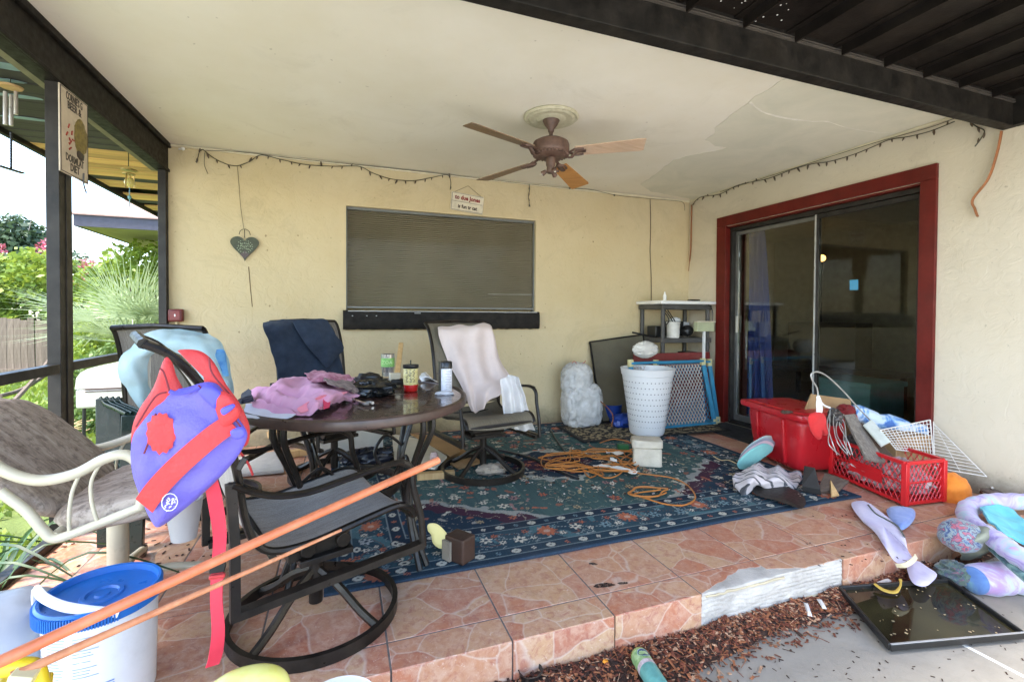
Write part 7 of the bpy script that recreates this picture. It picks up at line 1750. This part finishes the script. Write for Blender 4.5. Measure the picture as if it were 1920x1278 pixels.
# neighbour house
t = thing('neighbour_house', 'neighbouring house corner with pinkish shingle roof and dark fascia', 'house', (-.4, 12, FG))
cx0, cy0 = -3.85, 9.1; zE = 2.42
b = MB(); b.bb((cx0, cy0, zE), (3.5, cy0+.025, zE+.19)); b.build('fascia', mat('slate_fascia', (.045, .042, .06), .6), t, smooth=False)
b = MB(); b.bb((cx0, cy0+.0255, zE), (cx0+.025, 17, zE+.19)); b.build('fascia', MC['slate_fascia'], t, smooth=False)
b = MB(); b.bb((cx0+.026, cy0+.026, zE+.01), (3.5, 16.9, zE+.03)); b.build('soffit', mat('tan_soffit', (.42, .38, .25), .8, var=.1), t, smooth=False)
b = MB(); b.bb((cx0+1.9, cy0+.9, FG), (3.4, 16.5, zE+.0095)); b.build('wall', mat('pale_yellow_wall', (.50, .44, .30), .8), t, smooth=False)
M_SHG = mat('pinkish_shingle', (.34, .21, .17), .9, var=.25, vs=6, bump=.4)
nrow = 16
for k in range(nrow):
    u0, u1 = k/nrow, (k+1)/nrow; ins0, ins1 = 3.6*u0, 3.6*u1; z0_, z1_ = zE+.195+2.5*u0, zE+.195+2.5*u1+.02
    b = MB(); b.add([(cx0+ins0-.03, cy0+ins0-.03, z0_), (3.5-ins0, cy0+ins0-.03, z0_), (3.5-ins1, cy0+ins1, z1_), (cx0+ins1, cy0+ins1, z1_), (cx0+ins0-.03, cy0+ins0-.03, z0_-.02), (3.5-ins0, cy0+ins0-.03, z0_-.02)], [(0, 1, 2, 3), (4, 5, 1, 0)])
    b.add([(cx0+ins0-.03, cy0+ins0-.03, z0_), (cx0+ins1, cy0+ins1, z1_), (cx0+ins1, 17, z1_), (cx0+ins0-.03, 17, z0_), (cx0+ins0-.03, cy0+ins0-.03, z0_-.02), (cx0+ins0-.03, 17, z0_-.02)], [(0, 1, 2, 3), (0, 3, 5, 4)]); b.build('shingle_course', M_SHG, t, smooth=False)
# grill
gc = V((-1.98, 5.5, -.13)); t = thing('barbecue_grill', 'cream gas grill standing on the grass outside the screen', 'grill', (gc.x, gc.y, FG)); M_GR = mat('cream_grill_enamel', (.62, .58, .50), .35, var=.06, dirt=.1)
b = MB(); b.grid(lambda u, v: (gc.x-.22*cos(pi*v), gc.y-.30+.60*u, .42+.20*max(0, sin(pi*v))**.6), 10, 16)
b.add([(gc.x-.22*cos(pi*v/10), gc.y-.30, .42+.20*max(0, sin(pi*v/10))**.6) for v in range(11)], [tuple(range(11))]); b.add([(gc.x-.22*cos(pi*v/10), gc.y+.30, .42+.20*max(0, sin(pi*v/10))**.6) for v in range(11)], [tuple(range(10, -1, -1))]); lid = b.build('lid', M_GR, t, ang=60)
b = MB(); b.box(gc+V((0, 0, .46)), (.44, .60, .17), taper=1.0); b.build('firebox', M_GR, t, bevel=.02)
b = MB(); b.box(gc+V((.02, -.302, .545)), (.34, .006, .012)); b.box(gc+V((.02, -.302, .523)), (.34, .006, .008)); b.build('slot', mat('dark_slot', (.06, .02, .015), .6), t)
b = MB(); b.tube([gc+V((.20, -.16, .62)), gc+V((.26, -.16, .62)), gc+V((.26, .16, .62)), gc+V((.20, .16, .62))], .010, 8); b.build('handle', M_BLK, lid)
for sx in (-1, 1):
    for sy in (-1, 1): b = MB(); b.tube([gc+V((.17*sx, .26*sy, .40)), V((gc.x+.18*sx, gc.y+.27*sy, FG))], .015, 8); b.build('leg', M_BLK, t)
b = MB(); b.box(gc+V((0, 0, -.05)), (.36, .56, .02)); b.build('shelf', M_GR, t)
# odds and ends on the grass
b = MB(); rd = random.Random(4)
for k in range(260):
    a = rd.uniform(-.5, .9); c = V((-3.25+rd.uniform(-.5, .5), 5.9+rd.uniform(-.4, .4), FG+rd.uniform(.03, .30))); d = V((cos(a), rd.uniform(-.3, .3), .25*sin(a*2)+.2)).normalized(); L = rd.uniform(.3, .7)
    b.tube([c-d*L*.5, c+V((0, 0, .03)), c+d*L*.5], .005, 4)
solo('reed_pile', 'pile of dry tan palm stalks lying on the grass', 'brush pile', b, mat('dry_stalk', (.42, .29, .15), .85, var=.3, vs=20), kind='stuff')
t = thing('toy_car', 'small white and teal toy on the grass between post and chair', 'toy', V((-2.45, 5.4, FG)))
b = MB(); b.box((-2.45, 5.4, FG+.10), (.26, .14, .06)); b.build('chassis', mat('teal_toy_plastic', (.03, .24, .26), .4), t, bevel=.02)
b = MB(); b.box((-2.45, 5.4, FG+.17), (.20, .12, .08)); b.build('cab', M_WHITEPL, t, bevel=.02)
for sx in (-1, 1):
    for sy in (-1, 1): b = MB(); b.lathe([(.04, -.015), (.04, .015), (0, .015)], (0, 0, 0), 14, M=Matrix.Translation(V((-2.45+.08*sx, 5.4+.07*sy, FG+.05))) @ Euler((pi/2, 0, 0)).to_matrix().to_4x4()); b.build('wheel', M_BLK, t)
cable('leaning_pole', 'grey weathered pole leaning from the grass towards the fence', 'pole', [wy(18, 760, 5.5), wy(60, 715, 6.3), wy(112, 650, 7.2)], .022, M_PK, k=3)
cable('leaning_pole', 'second grey pole lying lower beside the first one', 'pole', [wy(0, 742, 6.5), wy(45, 728, 7.0), wy(105, 690, 7.8)], .022, M_PK, k=3)
# strap leaf plants at the patio edge
def strap_plant(label, c, n, L, seed, extra=None):
    t = thing('strap_leaf_plant', label, 'plant', c); rd = random.Random(seed); c = V(c)
    for k in range(n):
        az = rd.uniform(0, 2*pi); el = rd.uniform(.5, 1.35); l = L*rd.uniform(.7, 1.15); d = V((cos(az)*cos(el), sin(az)*cos(el), sin(el))); e = V((cos(az), sin(az), 0))
        P = [c+V((cos(az)*.02, sin(az)*.02, 0)), c+d*l*.45, c+d*l*.75+e*.06*l-V((0, 0, .04*l)), c+d*l*.9+e*.3*l-V((0, 0, .28*l))]
        S = spline(P, 4); s = V((-sin(az), cos(az), 0)); m_ = len(S)-1
        b = MB(); b.grid(lambda u, v, S=S, s=s, m_=m_: S[round(u*m_)]+s*((v-.5)*.034*max(.05, (1-u)**.6)*(1-.25*abs(v-.5)*0))+V((0, 0, .006*abs(v-.5)*2)), m_, 2); b.build('leaf', M_STRAP, t)
    for P in extra or []:
        S = spline(P, 5); m_ = len(S)-1; b = MB(); b.grid(lambda u, v, S=S, m_=m_: S[round(u*m_)]+V((.5, -.8, 0))*((v-.5)*.030*max(.05, (1-u)**.5)), m_, 2); b.build('leaf', M_STRAP, t)
M_STRAP = leaf_mat('strap_leaf', (.012, .040, .012), (.026, .070, .022), (.06, .13, .04), .12); MC['strap_leaf'].node_tree.nodes['Principled BSDF'].inputs['Roughness'].default_value = .5
strap_plant('dark green strap leaf plant at the lower left with a leaf over the tiles', (-1.42, 2.32, FG), 44, .86, 3, [[V((-1.42, 2.46, -.25)), wy(10, 1040, 2.46), wy(70, 1042, 2.40), wy(115, 1058, 2.32), wy(148, 1082, 2.25)], [V((-1.42, 2.46, -.25)), wy(20, 1030, 2.5), wy(60, 1048, 2.46), wy(100, 1060, 2.42)]])
strap_plant('dark green strap leaf plant farther along the patio edge', (-1.50, 2.85, FG), 30, .72, 6)
strap_plant('dark green strap leaf plant standing away from the patio edge', (-1.85, 2.75, FG), 24, .66, 12)
# grass and creeping leaves
b = MB(); rd = random.Random(15); 
for k in range(26000):
    y = 2.0+12*rd.random()**1.6; x = -1.42-(y*.75+1.2)*rd.random()
    if noise.noise(V((x*1.3, y*1.3, 0))) < -.42: continue
    L = .035+.010*y*.5; p = V((x, y, FG)); d = V((rd.uniform(-.6, .6), rd.uniform(-.6, .6), 1)).normalized()
    s = d.cross(V((rd.uniform(-1, 1), rd.uniform(-1, 1), .2))).normalized()*L*(.14 if k % 3 else .5); L *= rd.uniform(.7, 1.6)
    b.add([p-s*.4, p+d*L*.6+s, p+d*L, p+d*L*.6-s], [(0, 1, 2, 3)])
o = b.build('grass', M_L1, None, smooth=False); o['kind'] = 'stuff'
